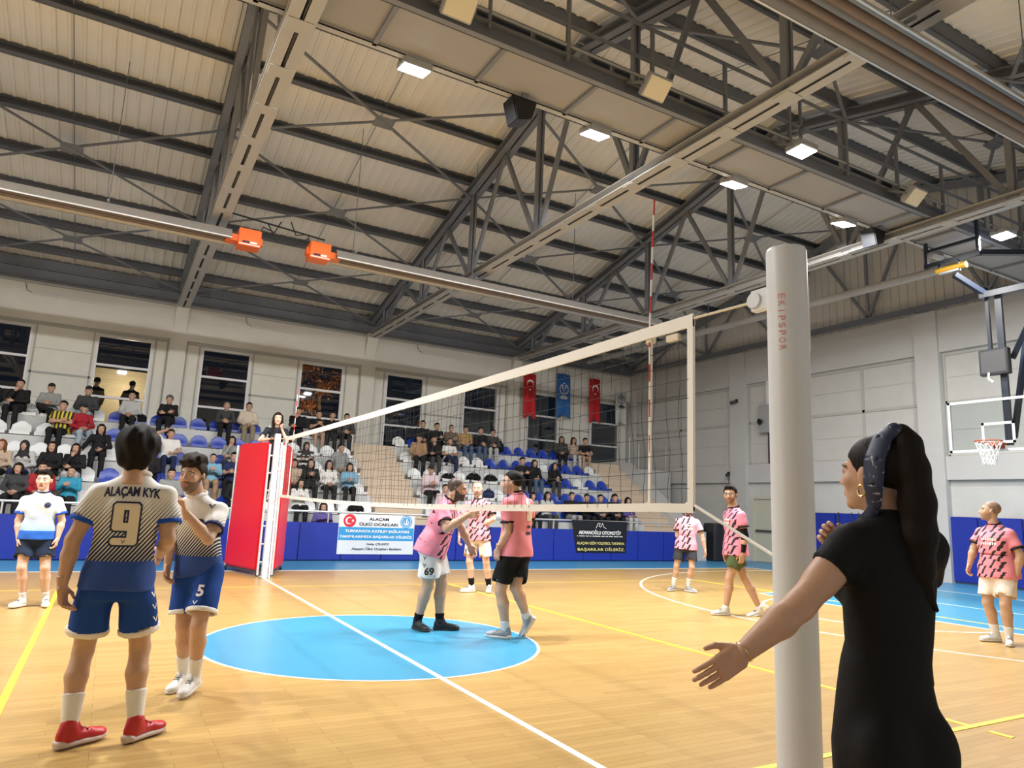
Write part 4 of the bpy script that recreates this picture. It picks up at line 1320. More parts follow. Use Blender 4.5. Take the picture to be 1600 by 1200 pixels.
while xx < 10.80:
    ww = rt_.uniform(0.018, 0.034); tgl.box(xx, xx+ww, Z_-0.001, Z_, 0.692, 0.718); xx += ww+(0.012 if rt_.random() < 0.8 else 0.04)
tag(tgl.build('tagline', MAT['white_print'], b2), kind='stuff')
lettering(b2, 'ALA\u00c7AM GS\u0130M VOLEYBOL TAKIMINA', 10.02, Z_, 0.51, 1.70, 0.115, MAT['gold_print'], 0.003)
lettering(b2, 'BA\u015eARILAR D\u0130LER\u0130Z.', 10.04, Z_, 0.335, 1.68, 0.125, MAT['gold_print'], 0.003)

def flag(x0, x1, zt, zb_, m, label, kind):
    y = YW-0.30
    t = thing('hanging_flag', label, 'flag', ((x0+x1)/2, y, zb_))
    n = 10; V = []; F = []
    zs = [zt, zt-0.4*(zt-zb_), zb_+0.22, zb_]
    for j, z in enumerate(zs):
        for i in range(n+1):
            u = i/n
            x = x0+(x1-x0)*u+0.05*(j/3.0)
            zz = z
            if j == 3: zz = zb_+0.20*(1-abs(2*u-1))**1.0
            yy = y+0.02*math.sin(u*9+j)
            V.append((x, yy, zz))
    for j in range(3):
        for i in range(n):
            a = j*(n+1)+i; F.append((a, a+1, a+n+2, a+n+1))
    mb = MB(); mb.add(V, F)
    import bmesh
    me = mb.mesh('flag_cloth', parent_origin(t), smooth=True)
    bm = bmesh.new(); bm.from_mesh(me); bmesh.ops.solidify(bm, geom=bm.faces[:], thickness=0.006); bm.to_mesh(me); bm.free()
    put('flag_cloth', me, m, t)
    MB().tube([(x0-0.03, y+0.01, zt), (x1+0.03, y+0.01, zt)], 0.012, 8).build('hanging_rod', MAT['rail'], t)
    for xx in (x0+0.05, x1-0.05): MB().tube([(xx, y+0.01, zt), (xx, YW-0.17, zt+0.25)], 0.005, 5).build('cord', MAT['black'], t)
    xc = (x0+x1)/2+0.015; yf = y-0.035; w = x1-x0
    if kind == 'crescent':
        zc = zt-0.42
        crescent(w*0.30, xc, yf, zc, rot=-PI/2).build('crescent_print', MAT['white_print'], t)
        star(w*0.11, xc, yf, zc-w*0.42, rot=PI/2).build('star_print', MAT['white_print'], t)
    else:
        m2 = MAT['white_print'] if kind == 'emblem_white' else MAT['black_print']
        zc = zt-0.62 if kind == 'emblem_white' else zt-0.28
        R = w*0.33
        ringpoly(R*0.88, R, xc, yf, zc, PI*0.62, PI*2.38).build('emblem_ring', m2, t)
        g = MB()
        for s in (-1, 1):
            g.prism([(xc+s*R*0.08, zc-R*0.62), (xc+s*R*0.30, zc+R*0.1), (xc+s*R*0.62, zc+R*0.42), (xc+s*R*0.2, zc+R*0.35)][::s], 'y', yf-0.002, yf)
            g.prism([(xc+s*R*0.33+R*0.13*math.cos(2*PI*k/10), zc+R*0.62+R*0.13*math.sin(2*PI*k/10)) for k in range(10)], 'y', yf-0.002, yf)
        g.build('emblem_figures', m2, t)
        MB().prism([(xc-0.05, zc+R*1.0), (xc, zc+R*1.35), (xc+0.05, zc+R*1.0)], 'y', yf-0.002, yf).build('emblem_flame', m2, t)
        for q, ww in ((1.30, 0.30), (1.55, 0.62), (1.78, 0.42)):
            MB().box(xc-w*ww/2, xc+w*ww/2, yf-0.002, yf, zc-R*q-0.025, zc-R*q+0.01).build('emblem_text_line', m2, t)
    return t
flag(10.95, 11.50, 6.62, 4.80, MAT['red'], 'red flag with white crescent and star beside the pilaster corbel', 'crescent')
flag(12.48, 13.12, 6.80, 4.96, MAT['flag_blue'], 'royal blue flag with round white emblem on the window wall', 'emblem_white')
flag(14.08, 14.60, 6.80, 4.93, MAT['red'], 'red flag with white crescent and star between blue and white flags', 'crescent')
flag(15.42, 15.98, 6.36, 4.95, MAT['flag_white'], 'white flag with round grey emblem in the corner of the hall', 'emblem_black')

# end wall fittings
eb = thing('electric_box', 'grey electric cabinet with a round horn on the end wall', 'cabinet', (XW-0.2, 8.75, 4.2))
MB().box(XW-0.26, XW-0.03, 8.52, 8.98, 4.24, 5.18).build('cabinet_body', MAT['lamp_house'], eb, bevel=0.01)
MB().tube([(XW-0.26, 8.84, 4.62), (XW-0.36, 8.86, 4.60)], [0.06, 0.11], 14).build('horn', MAT['black'], eb, smooth=True)
MB().box(XW-0.12, XW-0.03, 8.60, 8.72, 2.75, 4.24).build('cable_duct', MAT['dark_plastic'], eb)
MB().box(XW-0.12, XW-0.03, 8.66, 8.76, 5.18, 6.0).build('cable_duct', MAT['frame'], eb)
for nm, yy, zz, lab in (('cam', 9.95, 5.38, 'black twin security camera high on the end wall pilaster'), ('cam', 10.35, 2.85, 'small black security camera on the pilaster by the door')):
    c = thing('security_camera', lab, 'camera', (XW-0.22, yy, zz))
    xo = XW-0.22
    MB().box(xo-0.05, xo, yy-0.05, yy+0.05, zz, zz+0.12).build('mount', MAT['black'], c)
    MB().tube([(xo-0.05, yy, zz+0.03), (xo-0.22, yy-0.1, zz-0.01)], 0.055, 10).build('camera_body', MAT['black'], c, smooth=True)
    if zz > 4: MB().tube([(xo-0.05, yy, zz+0.03), (xo-0.18, yy+0.16, zz-0.01)], 0.055, 10).build('camera_body', MAT['black'], c, smooth=True)
    else: MB().tube([(xo-0.02, yy, zz), (xo-0.02, yy, zz-0.25)], 0.01, 6).build('cable', MAT['black'], c)
bc = thing('covered_rack', 'tall rack under a black cloth in the corner by the door', 'rack', (14.9, 9.6, 0))
mb = MB()
n = 28; V = []; F = []
for j, (s, z) in enumerate(((1.05, 0.02), (1.0, 0.5), (0.98, 1.0), (0.94, 1.18), (0.6, 1.2))):
    for k in range(n):
        th = 2*PI*k/n
        sq = 1/max(abs(math.cos(th)), abs(math.sin(th)), 0.75)
        r = 0.30*s*sq*(1+0.04*math.sin(7*th)*(1 if j < 2 else 0.3))
        V.append((14.9+r*1.25*math.cos(th), 9.6+r*math.sin(th), z))
for j in range(4):
    for k in range(n): F.append((j*n+k, j*n+(k+1) % n, (j+1)*n+(k+1) % n, (j+1)*n+k))
F.append(tuple(4*n+k for k in range(n)))
mb.add(V, F); mb.build('cloth_cover', MAT['black'], bc, smooth=True)
MB().box(14.6, 15.2, 9.35, 9.85, 0, 0.06).build('rack_base', MAT['dark_plastic'], bc)
st_ = thing('folding_stand', 'bundle of thin dark poles leaning by the blue wall pads', 'stand', (XW-0.3, 6.0, 0))
for yy in (6.15, 5.72, 5.5, 5.36):
    MB().tube([(XW-0.16, yy, 0.02), (XW-0.135, yy+0.02, 1.69)], 0.018, 8).build('pole', MAT['navy_steel'], st_, smooth=True)
# ================================================================== people: heads, hands, shoes, clothes
_cache = {}
def hairline(y):
    return np.interp(y, [-0.13, -0.085, -0.04, -0.012, 0.018, 0.045, 0.10], [-0.075, -0.062, -0.03, -0.012, 0.036, 0.064, 0.078])

def head_geo(h, female=False):
    key = ('head', h, female)
    if key in _cache: return _cache[key]
    F = Field((-0.12, -0.15, -0.19), (0.12, 0.15, 0.15), h)
    j = 0.92 if female else 1.0
    F.add(ell((0, -0.018, 0.034), (0.075, 0.096, 0.084)), 0)
    F.add(ell((0, 0.020, -0.030), (0.063*j, 0.075, 0.084)), 0.03)
    F.add(ell((0, 0.036, -0.076), (0.050*j, 0.050, 0.040)), 0.02)
    F.add(ell((0, 0.077, -0.103), (0.021*j, 0.015, 0.015)), 0.02)
    for s in (-1, 1):
        F.add(ell((s*0.038, 0.060, -0.026), (0.022, 0.020, 0.022)), 0.02)
    F.add(cap((-0.034, 0.081, 0.024), (0.034, 0.081, 0.024), 0.0095), 0.015)
    for s in (-1, 1):
        F.cut(ell((s*0.031, 0.100, 0.004), (0.019, 0.019, 0.011)), 0.010)
        F.add(ell((s*0.031, 0.0785, 0.004), (0.0135, 0.0135, 0.0115)), 0.003)
        F.add(ell((s*0.078, -0.012, -0.008), (0.011, 0.019, 0.031)), 0.006)
        F.add(ell((s*0.0125, 0.099, -0.036), (0.008, 0.010, 0.007)), 0.005)
    F.add(cap((0, 0.085, 0.012), (0, 0.107, -0.027), 0.0075, 0.0115), 0.010)
    F.add(ell((0, 0.110, -0.032), (0.013, 0.012, 0.010)), 0.006)
    F.add(cap((-0.019, 0.087, -0.061), (0.019, 0.087, -0.061), 0.0065), 0.008)
    F.add(cap((-0.016, 0.086, -0.072), (0.016, 0.086, -0.072), 0.0075), 0.006)
    n = 0.80 if female else 1.0
    F.add(cap((0, -0.022, -0.07), (0, -0.045, -0.185), 0.052*n, 0.055*n), 0.03)
    _cache[key] = F.net()
    return _cache[key]

def face_cols(V, skin, hair=(0.02, 0.014, 0.01), beard=0.0, buzz=0.0, lips=(0.40, 0.13, 0.11), female=False):
    x, y, z = V[:, 0], V[:, 1], V[:, 2]
    C = np.tile(np.array(skin, float), (len(V), 1))
    def mix(mask, col, a=1.0):
        m = (mask.astype(float)*a)[:, None]
        C[:] = C*(1-m)+np.array(col)*m
    ck = np.exp(-(((np.abs(x)-0.04)/0.02)**2+((z+0.03)/0.02)**2))*(y > 0.03)
    mix(ck, np.array(skin)*np.array([1.05, 0.85, 0.82]), 0.5)
    if buzz: mix((z > hairline(y)) & (z > -0.07), hair, buzz)
    if beard:
        bz = np.interp(y, [-0.02, 0.02, 0.06, 0.085], [0.0, -0.03, -0.052, -0.05])
        b = (z < bz) & (z > -0.135) & (y > -0.012)
        mo = (z < -0.044) & (z > -0.058) & (np.abs(x) < 0.032) & (y > 0.075)
        mix(b | mo, hair, beard)
    mix((np.abs(x) < 0.024) & (z > -0.0815) & (z < -0.055) & (y > 0.083) & (np.abs(z+0.068) < 0.0145-0.22*np.abs(x)), lips, 0.85)
    ax = np.abs(x)
    br = (ax > 0.012) & (ax < 0.050) & (y > 0.05) & (np.abs(z-(0.0245+0.1*(ax-0.012)-3.0*np.maximum(ax-0.036, 0)**1.2)) < (0.004 if female else 0.0055))
    mix(br, hair, 0.85)
    e = np.sqrt((ax-0.031)**2+((z-0.004)*1.5)**2)
    mix((e < 0.0115) & (y > 0.082), (0.55, 0.50, 0.46), 0.8)
    mix((np.sqrt((ax-0.031)**2+(z-0.004)**2) < 0.0058) & (y > 0.082), (0.02, 0.012, 0.008))
    mix((e > 0.0100) & (e < 0.0150) & (z > 0.006) & (y > 0.078), (0.05, 0.03, 0.022), 0.55)
    return C

def hand_geo(h, curl, spread=0.07):
    key = ('hand', h, curl, spread)
    if key in _cache: return _cache[key]
    F = Field((-0.07, -0.06, -0.06), (0.11, 0.21, 0.11), h)
    F.add(cap((0, -0.05, 0), (0, 0.012, 0), 0.026, 0.025), 0)
    F.add(rbox((0, 0.052, 0.0), (0.040, 0.046, 0.0135), np.eye(3), 0.013), 0.02)
    F.add(ell((0.024, 0.035, 0.009), (0.016, 0.03, 0.013)), 0.01)
    for i, (bx, L) in enumerate(((0.030, 0.072), (0.010, 0.082), (-0.0105, 0.076), (-0.030, 0.060))):
        p = np.array([bx, 0.094-0.004*abs(i-1), 0.0]); a = 0.12+curl*(1+0.12*i)
        sx = spread*(bx/0.03)
        for k, f in enumerate((0.45, 0.32, 0.23)):
            d = unit([sx, math.cos(a), math.sin(a)])
            q = p+d*L*f
            F.add(cap(p, q, 0.0088-0.0006*k, 0.0083-0.0007*k), 0.004)
            p = q; a += curl*1.1
    t0, t1 = np.array([0.034, 0.022, 0.006]), np.array([0.060, 0.058, 0.012+0.02*curl])
    t2 = t1+np.array([0.010-0.03*curl, 0.030, 0.006+0.015*curl])
    F.add(cap(t0, t1, 0.0125, 0.0105), 0.008); F.add(cap(t1, t2, 0.0100, 0.0078), 0.004)
    _cache[key] = F.net()
    return _cache[key]

def shoe_geo(h):
    key = ('shoe', h)
    if key in _cache: return _cache[key]
    lo, hi = (-0.07, -0.11, -0.01), (0.07, 0.25, 0.15)
    U = Field(lo, hi, h)
    U.add(ell((0, -0.038, 0.055), (0.039, 0.048, 0.058)), 0)
    U.add(cap((0, -0.02, 0.050), (0, 0.11, 0.040), 0.036, 0.032), 0.02)
    U.add(ell((0.003, 0.155, 0.036), (0.043, 0.062, 0.030)), 0.03)
    U.add(cap((0, 0.005, 0.070), (0, -0.020, 0.108), 0.038, 0.0455), 0.02)
    U.add(cap((0, 0.035, 0.085), (0, 0.015, 0.125), 0.022, 0.017), 0.012)
    U.keep(lambda p: 0.026-p[..., 2])
    S = Field(lo, hi, h)
    S.add(loft([((0, -0.085, 0.016), (1, 0, 0), 0.026, 0.016), ((0, -0.05, 0.016), (1, 0, 0), 0.041, 0.017), ((0, 0.04, 0.016), (1, 0, 0), 0.040, 0.016),
                ((0.003, 0.14, 0.017), (1, 0, 0), 0.049, 0.017), ((0.003, 0.20, 0.020), (1, 0, 0), 0.034, 0.015), ((0.003, 0.222, 0.024), (1, 0, 0), 0.012, 0.008)], 2.6), 0)
    S.add(ell((0, -0.06, 0.03), (0.040, 0.035, 0.018)), 0.01)
    K = Field(lo, hi, h*0.8)
    for k in range(5):
        y = 0.040+0.022*k; zz = 0.092-0.0085*k
        K.add(cap((-0.021, y, zz), (0.021, y+0.008, zz), 0.0042), 0); K.add(cap((-0.021, y+0.008, zz), (0.021, y, zz), 0.0042), 0)
    _cache[key] = (U.net(), S.net(), K.net())
    return _cache[key]

def frame(yv, zv):
    """rotation with columns x,y,z from a forward and an approximate up vector"""
    y = unit(yv); x = unit(np.cross(y, zv)); z = np.cross(x, y)
    return np.stack([x, y, z], 1)

def clip(prim, pt, nrm):
    """keep the side of the plane that nrm points away from"""
    f, lo, hi = prim; pt = v3(pt); nrm = v3(unit(nrm))
    return (lambda p: np.maximum(f(p), (p-pt)@nrm)), lo, hi

def join_geo(parts):
    V = []; F = []; C = []; n = 0
    for v, f, c in parts:
        V.append(v); F.append(f+n); C.append(np.broadcast_to(np.asarray(c, float), (len(v), 3)) if np.ndim(c) == 1 else c); n += len(v)
    return np.concatenate(V), np.concatenate(F), np.concatenate(C)

def bounds(J, m=0.3):
    P = [J['hd'], J['pel'], J['nk']]+[q for k in ('sh', 'el', 'wr', 'kn', 'an', 'hip') for q in J[k]]
    P = np.array(P, float)
    return P.min(0)-m, P.max(0)+m

def body_geo(J, o):
    """continuous skin surface: trunk and limbs, head and hands"""
    S = J['S']; g = o.get('girth', 1.0); h = o.get('h', 0.011)
    A = lambda k: [np.array(q, float) for q in J[k]]
    pel, nk, hd = (np.array(J[k], float) for k in ('pel', 'nk', 'hd'))
    sh, el, wr, hip, kn, an = (A(k) for k in ('sh', 'el', 'wr', 'hip', 'kn', 'an'))
    lat = unit(sh[0]-sh[1]); plat = unit(hip[0]-hip[1]); t = nk-pel
    fem = o.get('female', False)
    lo, hi = bounds(J, 0.16)
    F = Field(lo, hi, h)
    am = (0.86 if fem else 1.0)*o.get('arm', 1.0)*S; lm = o.get('leg', 1.0)*S
    gg = g*S
    F.add(loft([(pel-0.03*unit(t), plat, 0.125*gg, 0.085*gg), (pel+0.03*unit(t), plat, 0.14*gg, 0.095*gg), (pel+0.35*t, lat, 0.125*gg, 0.092*gg), (pel+0.72*t, lat, 0.145*gg, 0.10*gg),
                (pel+0.92*t, lat, 0.12*S, 0.07*S), (nk, lat, 0.06*S, 0.055*S)]), 0)
    nr = 0.046 if fem else 0.057
    F.add(cap(nk-0.03*unit(t), hd-0.06*unit(hd-nk), nr*S*1.05, nr*S), 0.03)
    for i in (0, 1):
        F.add(cap(nk-0.035*unit(t), sh[i], 0.038*S, min(0.044*am, 0.045*S)), 0.03)
        F.add(cap(sh[i], el[i], min(0.048*am, 0.05*S), 0.041*am), 0.02)
        F.add(cap(sh[i]+0.25*(el[i]-sh[i]), sh[i]+0.6*(el[i]-sh[i]), 0.047*am, 0.044*am), 0.02)
        fa = wr[i]-el[i]
        F.add(cap(el[i], el[i]+0.35*fa, 0.040*am, 0.043*am), 0.015); F.add(cap(el[i]+0.35*fa, wr[i], 0.043*am, 0.027*am), 0.015)
        F.add(cap(hip[i], kn[i], 0.082*lm*min(g, 1.15), 0.055*lm), 0.03)
        sk = an[i]-kn[i]
        back = -v3(unit(J['ft'][i]))*0.012
        F.add(cap(kn[i], kn[i]+0.32*sk+back, 0.053*lm, 0.058*lm), 0.02); F.add(cap(kn[i]+0.32*sk+back, an[i], 0.058*lm, 0.034*lm), 0.02)
    parts = []
    V, Q = F.net()
    skin = np.array(o.get('skin', (0.52, 0.31, 0.21)))
    parts.append((V, Q, skin))
    HV, HF = head_geo(o.get('hh', 0.0055), fem)
    R = frame(J['hv'], o.get('hup', unit(hd-nk)*0.3+np.array([0, 0, 1.0])))
    hs = S*o.get('head', 1.06)
    parts.append((HV*hs@R.T+hd, HF, face_cols(HV, skin, o.get('haircol', (0.015, 0.011, 0.009)), o.get('beard', 0.0), o.get('buzz', 0.0), female=fem)))
    for i in (0, 1):
        hc = o.get('hands', ('relax', 'relax'))[i]
        curl = {'relax': 0.42, 'flat': 0.10, 'fist': 1.15, 'half': 0.7}[hc]
        GV, GF = hand_geo(o.get('hand_h', 0.006), curl, o.get('spread', 0.07))
        d = o.get('hand_dir', (None, None))[i]
        d = unit(wr[i]-el[i]) if d is None else unit(d)
        th = o.get('thumb', (None, None))[i]
        th = np.array([0, 1.0, 0.0]) if th is None else np.array(th, float)
        x = unit(th-d*(th@d)); z = np.cross(x, d)
        m = 1 if i == 0 else -1
        # right hand: palm (+z of the model) faces the body; left hand mirrored
        R2 = np.stack([x, d, -m*z*(-1)], 1)
        s = S*(0.92 if fem else 1.0)
        det = np.linalg.det(R2)
        parts.append((GV*s@R2.T+wr[i], GF if det > 0 else GF[:, ::-1], skin*np.array([1.0, 0.95, 0.93])))
    return join_geo(parts)

def fold(amp, seed):
    r = np.random.RandomState(seed)
    ks = [(r.uniform(14, 34, 3)*r.choice([-1, 1], 3), r.uniform(0, 6)) for _ in range(5)]
    def f(p):
        s = 0
        for k, ph in ks: s = s+np.sin(p@k.astype(np.float32)+ph)
        return amp*s/2.2
    return f

def top_geo(J, o):
    """shirt / jersey / jacket with sleeves to a fraction of the arm"""
    S = J['S']; g = o.get('girth', 1.0); h = o.get('hc', 0.011); L = o.get('loose', 0.022)
    A = lambda k: [np.array(q, float) for q in J[k]]
    pel, nk = np.array(J['pel'], float), np.array(J['nk'], float)
    sh, el, wr, hip, kn = (A(k) for k in ('sh', 'el', 'wr', 'hip', 'kn'))
    lat = unit(sh[0]-sh[1]); plat = unit(hip[0]-hip[1]); t = nk-pel; u = unit(t)
    lo, hi = bounds(J, 0.2)
    F = Field(lo, hi, h)
    gg = g*S; hem = o.get('hem', 0.10)*S
    fw = unit(np.cross(u, lat)); belly = o.get('belly', 0.0)
    fem = o.get('female', False)
    w = o.get('waist', 1.0)
    hx = o.get('flare', 0.026 if hem > 0.05 else 0.0)
    st = [(pel-(hem+0.03)*u, plat, 0.155*gg+L*1.3+hx, 0.108*gg+L*1.2+hx), (pel+0.02*u, plat, 0.155*gg+L+hx*0.8, 0.108*gg+L+hx*0.8), (pel+0.33*t+fw*belly, lat, (0.138*gg+L)*w, 0.100*gg+L*w+belly*0.7), (pel+0.70*t, lat, 0.150*gg+L, 0.104*gg+L),
          (pel+0.86*t, lat, 0.128*S+L, 0.080*S+L*0.7), (nk-0.02*u, lat, 0.085*S, 0.066*S), (nk+0.012*u, lat, 0.062*S, 0.060*S)]
    F.add(clip(loft(st, 2.2), pel-hem*u, -u), 0)
    if fem:
        for s in (-1, 1): F.add(ell(pel+0.66*t+fw*0.09*S+lat*s*0.07*S, (0.062*S,)*3), 0.03)
    am = (0.86 if fem else 1.0)*S*o.get('arm', 1.0)
    fr = o.get('sleeve', (0.62, 0.62))
    for i in (0, 1):
        F.add(cap(nk-0.045*u, sh[i], 0.050*S, min(0.046*am, 0.047*S)+L*0.3), 0.05)
        ua = el[i]-sh[i]; fa = wr[i]-el[i]
        f = fr[i]
        if f <= 1.0:
            e = sh[i]+ua*f; d = unit(ua)
            F.add(clip(cap(sh[i], sh[i]+ua*min(f+0.2, 1.2), min(0.056*am, 0.055*S)+L*0.4, 0.050*am+L*1.25), e, d), 0.03)
            if o.get('hollow', True): F.cut(clip(cap(e-0.1*d, e+0.06*d, 0.050*am+L*0.80), e-0.03*d, -d), 0)
        else:
            F.add(cap(sh[i], el[i], 0.055*am+L*0.4, 0.048*am+L*0.6), 0.03)
            e = el[i]+fa*(f-1.0); d = unit(fa)
            F.add(clip(cap(el[i], el[i]+fa*min(f-0.95, 1.1), 0.050*am+L*0.6, 0.036*am+L*0.45), e, d), 0.02)
    if o.get('fold', 0.0035): F.warp(fold(o.get('fold', 0.0035), o.get('seed', 1)))
    return F.net()

def legs_geo(J, o):
    """shorts (frac<1) or trousers (frac up to 2) with hips"""
    S = J['S']; g = o.get('girth', 1.0); h = o.get('hc', 0.011); L = o.get('lloose', 0.024)
    A = lambda k: [np.array(q, float) for q in J[k]]
    pel, nk = np.array(J['pel'], float), np.array(J['nk'], float)
    hip, kn, an = (A(k) for k in ('hip', 'kn', 'an'))
    plat = unit(hip[0]-hip[1]); u = unit(nk-pel)
    lo, hi = bounds(J, 0.2)
    F = Field(lo, hi, h); gg = g*S; lm = S*o.get('leg', 1.0)
    F.add(loft([(pel-0.12*u, plat, 0.135*gg+L*0.6, 0.095*gg+L*0.6), (pel-0.06*u, plat, 0.145*gg+L*0.6, 0.100*gg+L*0.6), (pel+0.04*u, plat, 0.148*gg+L*0.4, 0.103*gg+L*0.4), (pel+0.13*S*u, plat, 0.138*gg+L*0.3, 0.098*gg+L*0.3)], 2.2), 0)
    f = o.get('frac', 0.8)
    for i in (0, 1):
        th = kn[i]-hip[i]; d = unit(th)
        if f <= 1.0:
            e = hip[i]+th*f
            F.add(clip(cap(hip[i]+0.0*d, hip[i]+th*(f+0.15), 0.080*lm*min(g, 1.15)+L*0.4, 0.066*lm+L*1.9), e, d), 0.04)
            if o.get('hollow', True): F.cut(clip(cap(e-0.1*d, e+0.08*d, 0.066*lm+L*1.35), e-0.03*d, -d), 0)
        else:
            F.add(cap(hip[i], kn[i], 0.086*lm*min(g, 1.15)+L*0.4, 0.058*lm+L*0.7), 0.03)
            sk = an[i]-kn[i]; e = kn[i]+sk*(f-1.0); d2 = unit(sk)
            F.add(clip(cap(kn[i], kn[i]+sk*min(f-0.95, 1.1), 0.058*lm+L*0.7, 0.042*lm+L*0.9), e, d2), 0.03)
    if o.get('fold', 0.0035): F.warp(fold(o.get('fold', 0.0035), o.get('seed', 1)+50))
    return F.net()

def band_geo(J, o, kind, i):
    """sleeve cuff or shorts hem band"""
    S = J['S']; h = o.get('hc', 0.011)*0.8; L = o.get('loose', 0.022) if kind == 'cuff' else o.get('lloose', 0.024)
    am = (0.86 if o.get('female') else 1.0)*S*o.get('arm', 1.0); lm = S*o.get('leg', 1.0)
    a, b = (np.array(J['sh'][i]), np.array(J['el'][i])) if kind == 'cuff' else (np.array(J['hip'][i]), np.array(J['kn'][i]))
    f = o.get('sleeve', (0.62, 0.62))[i] if kind == 'cuff' else o.get('frac', 0.8)
    v = b-a; d = unit(v); e = a+v*f
    if kind == 'cuff': c = cap(a, a+v*min(f+0.2, 1.2), 0.056*am+L*0.4+0.006, 0.050*am+L*1.25+0.006); ri = 0.050*am+L*0.72; wd = 0.026
    else: c = cap(a, a+v*(f+0.15), 0.080*lm*min(o.get('girth', 1), 1.15)+L*0.4+0.006, 0.066*lm+L*1.9+0.005); ri = 0.066*lm+L*1.15; wd = 0.030
    F = Field(e-0.17, e+0.17, h)
    F.add(clip(clip(c, e+0.003*d, d), e-wd*d, -d), 0)
    F.cut(cap(e-0.2*d, e+0.1*d, ri), 0)
    return F.net()

def ring_collar(J, o):
    S = J['S']; nk = np.array(J['nk'], float); u = unit(nk-np.array(J['pel']))
    lat = unit(np.array(J['sh'][0])-np.array(J['sh'][1])); fw = unit(np.cross(u, lat))
    mb = MB(); r = (0.060 if o.get('female') else 0.068)*S
    pts = []
    for k in range(25):
        a = 2*PI*k/24
        p = nk+u*(0.012-0.018*math.cos(a)*1.0)+lat*r*1.05*math.sin(a)+fw*r*0.98*math.cos(a)
        pts.append(tuple(p))
    mb.tube(pts, 0.011, 8, cap=False)
    return mb.mesh('collar', smooth=True)

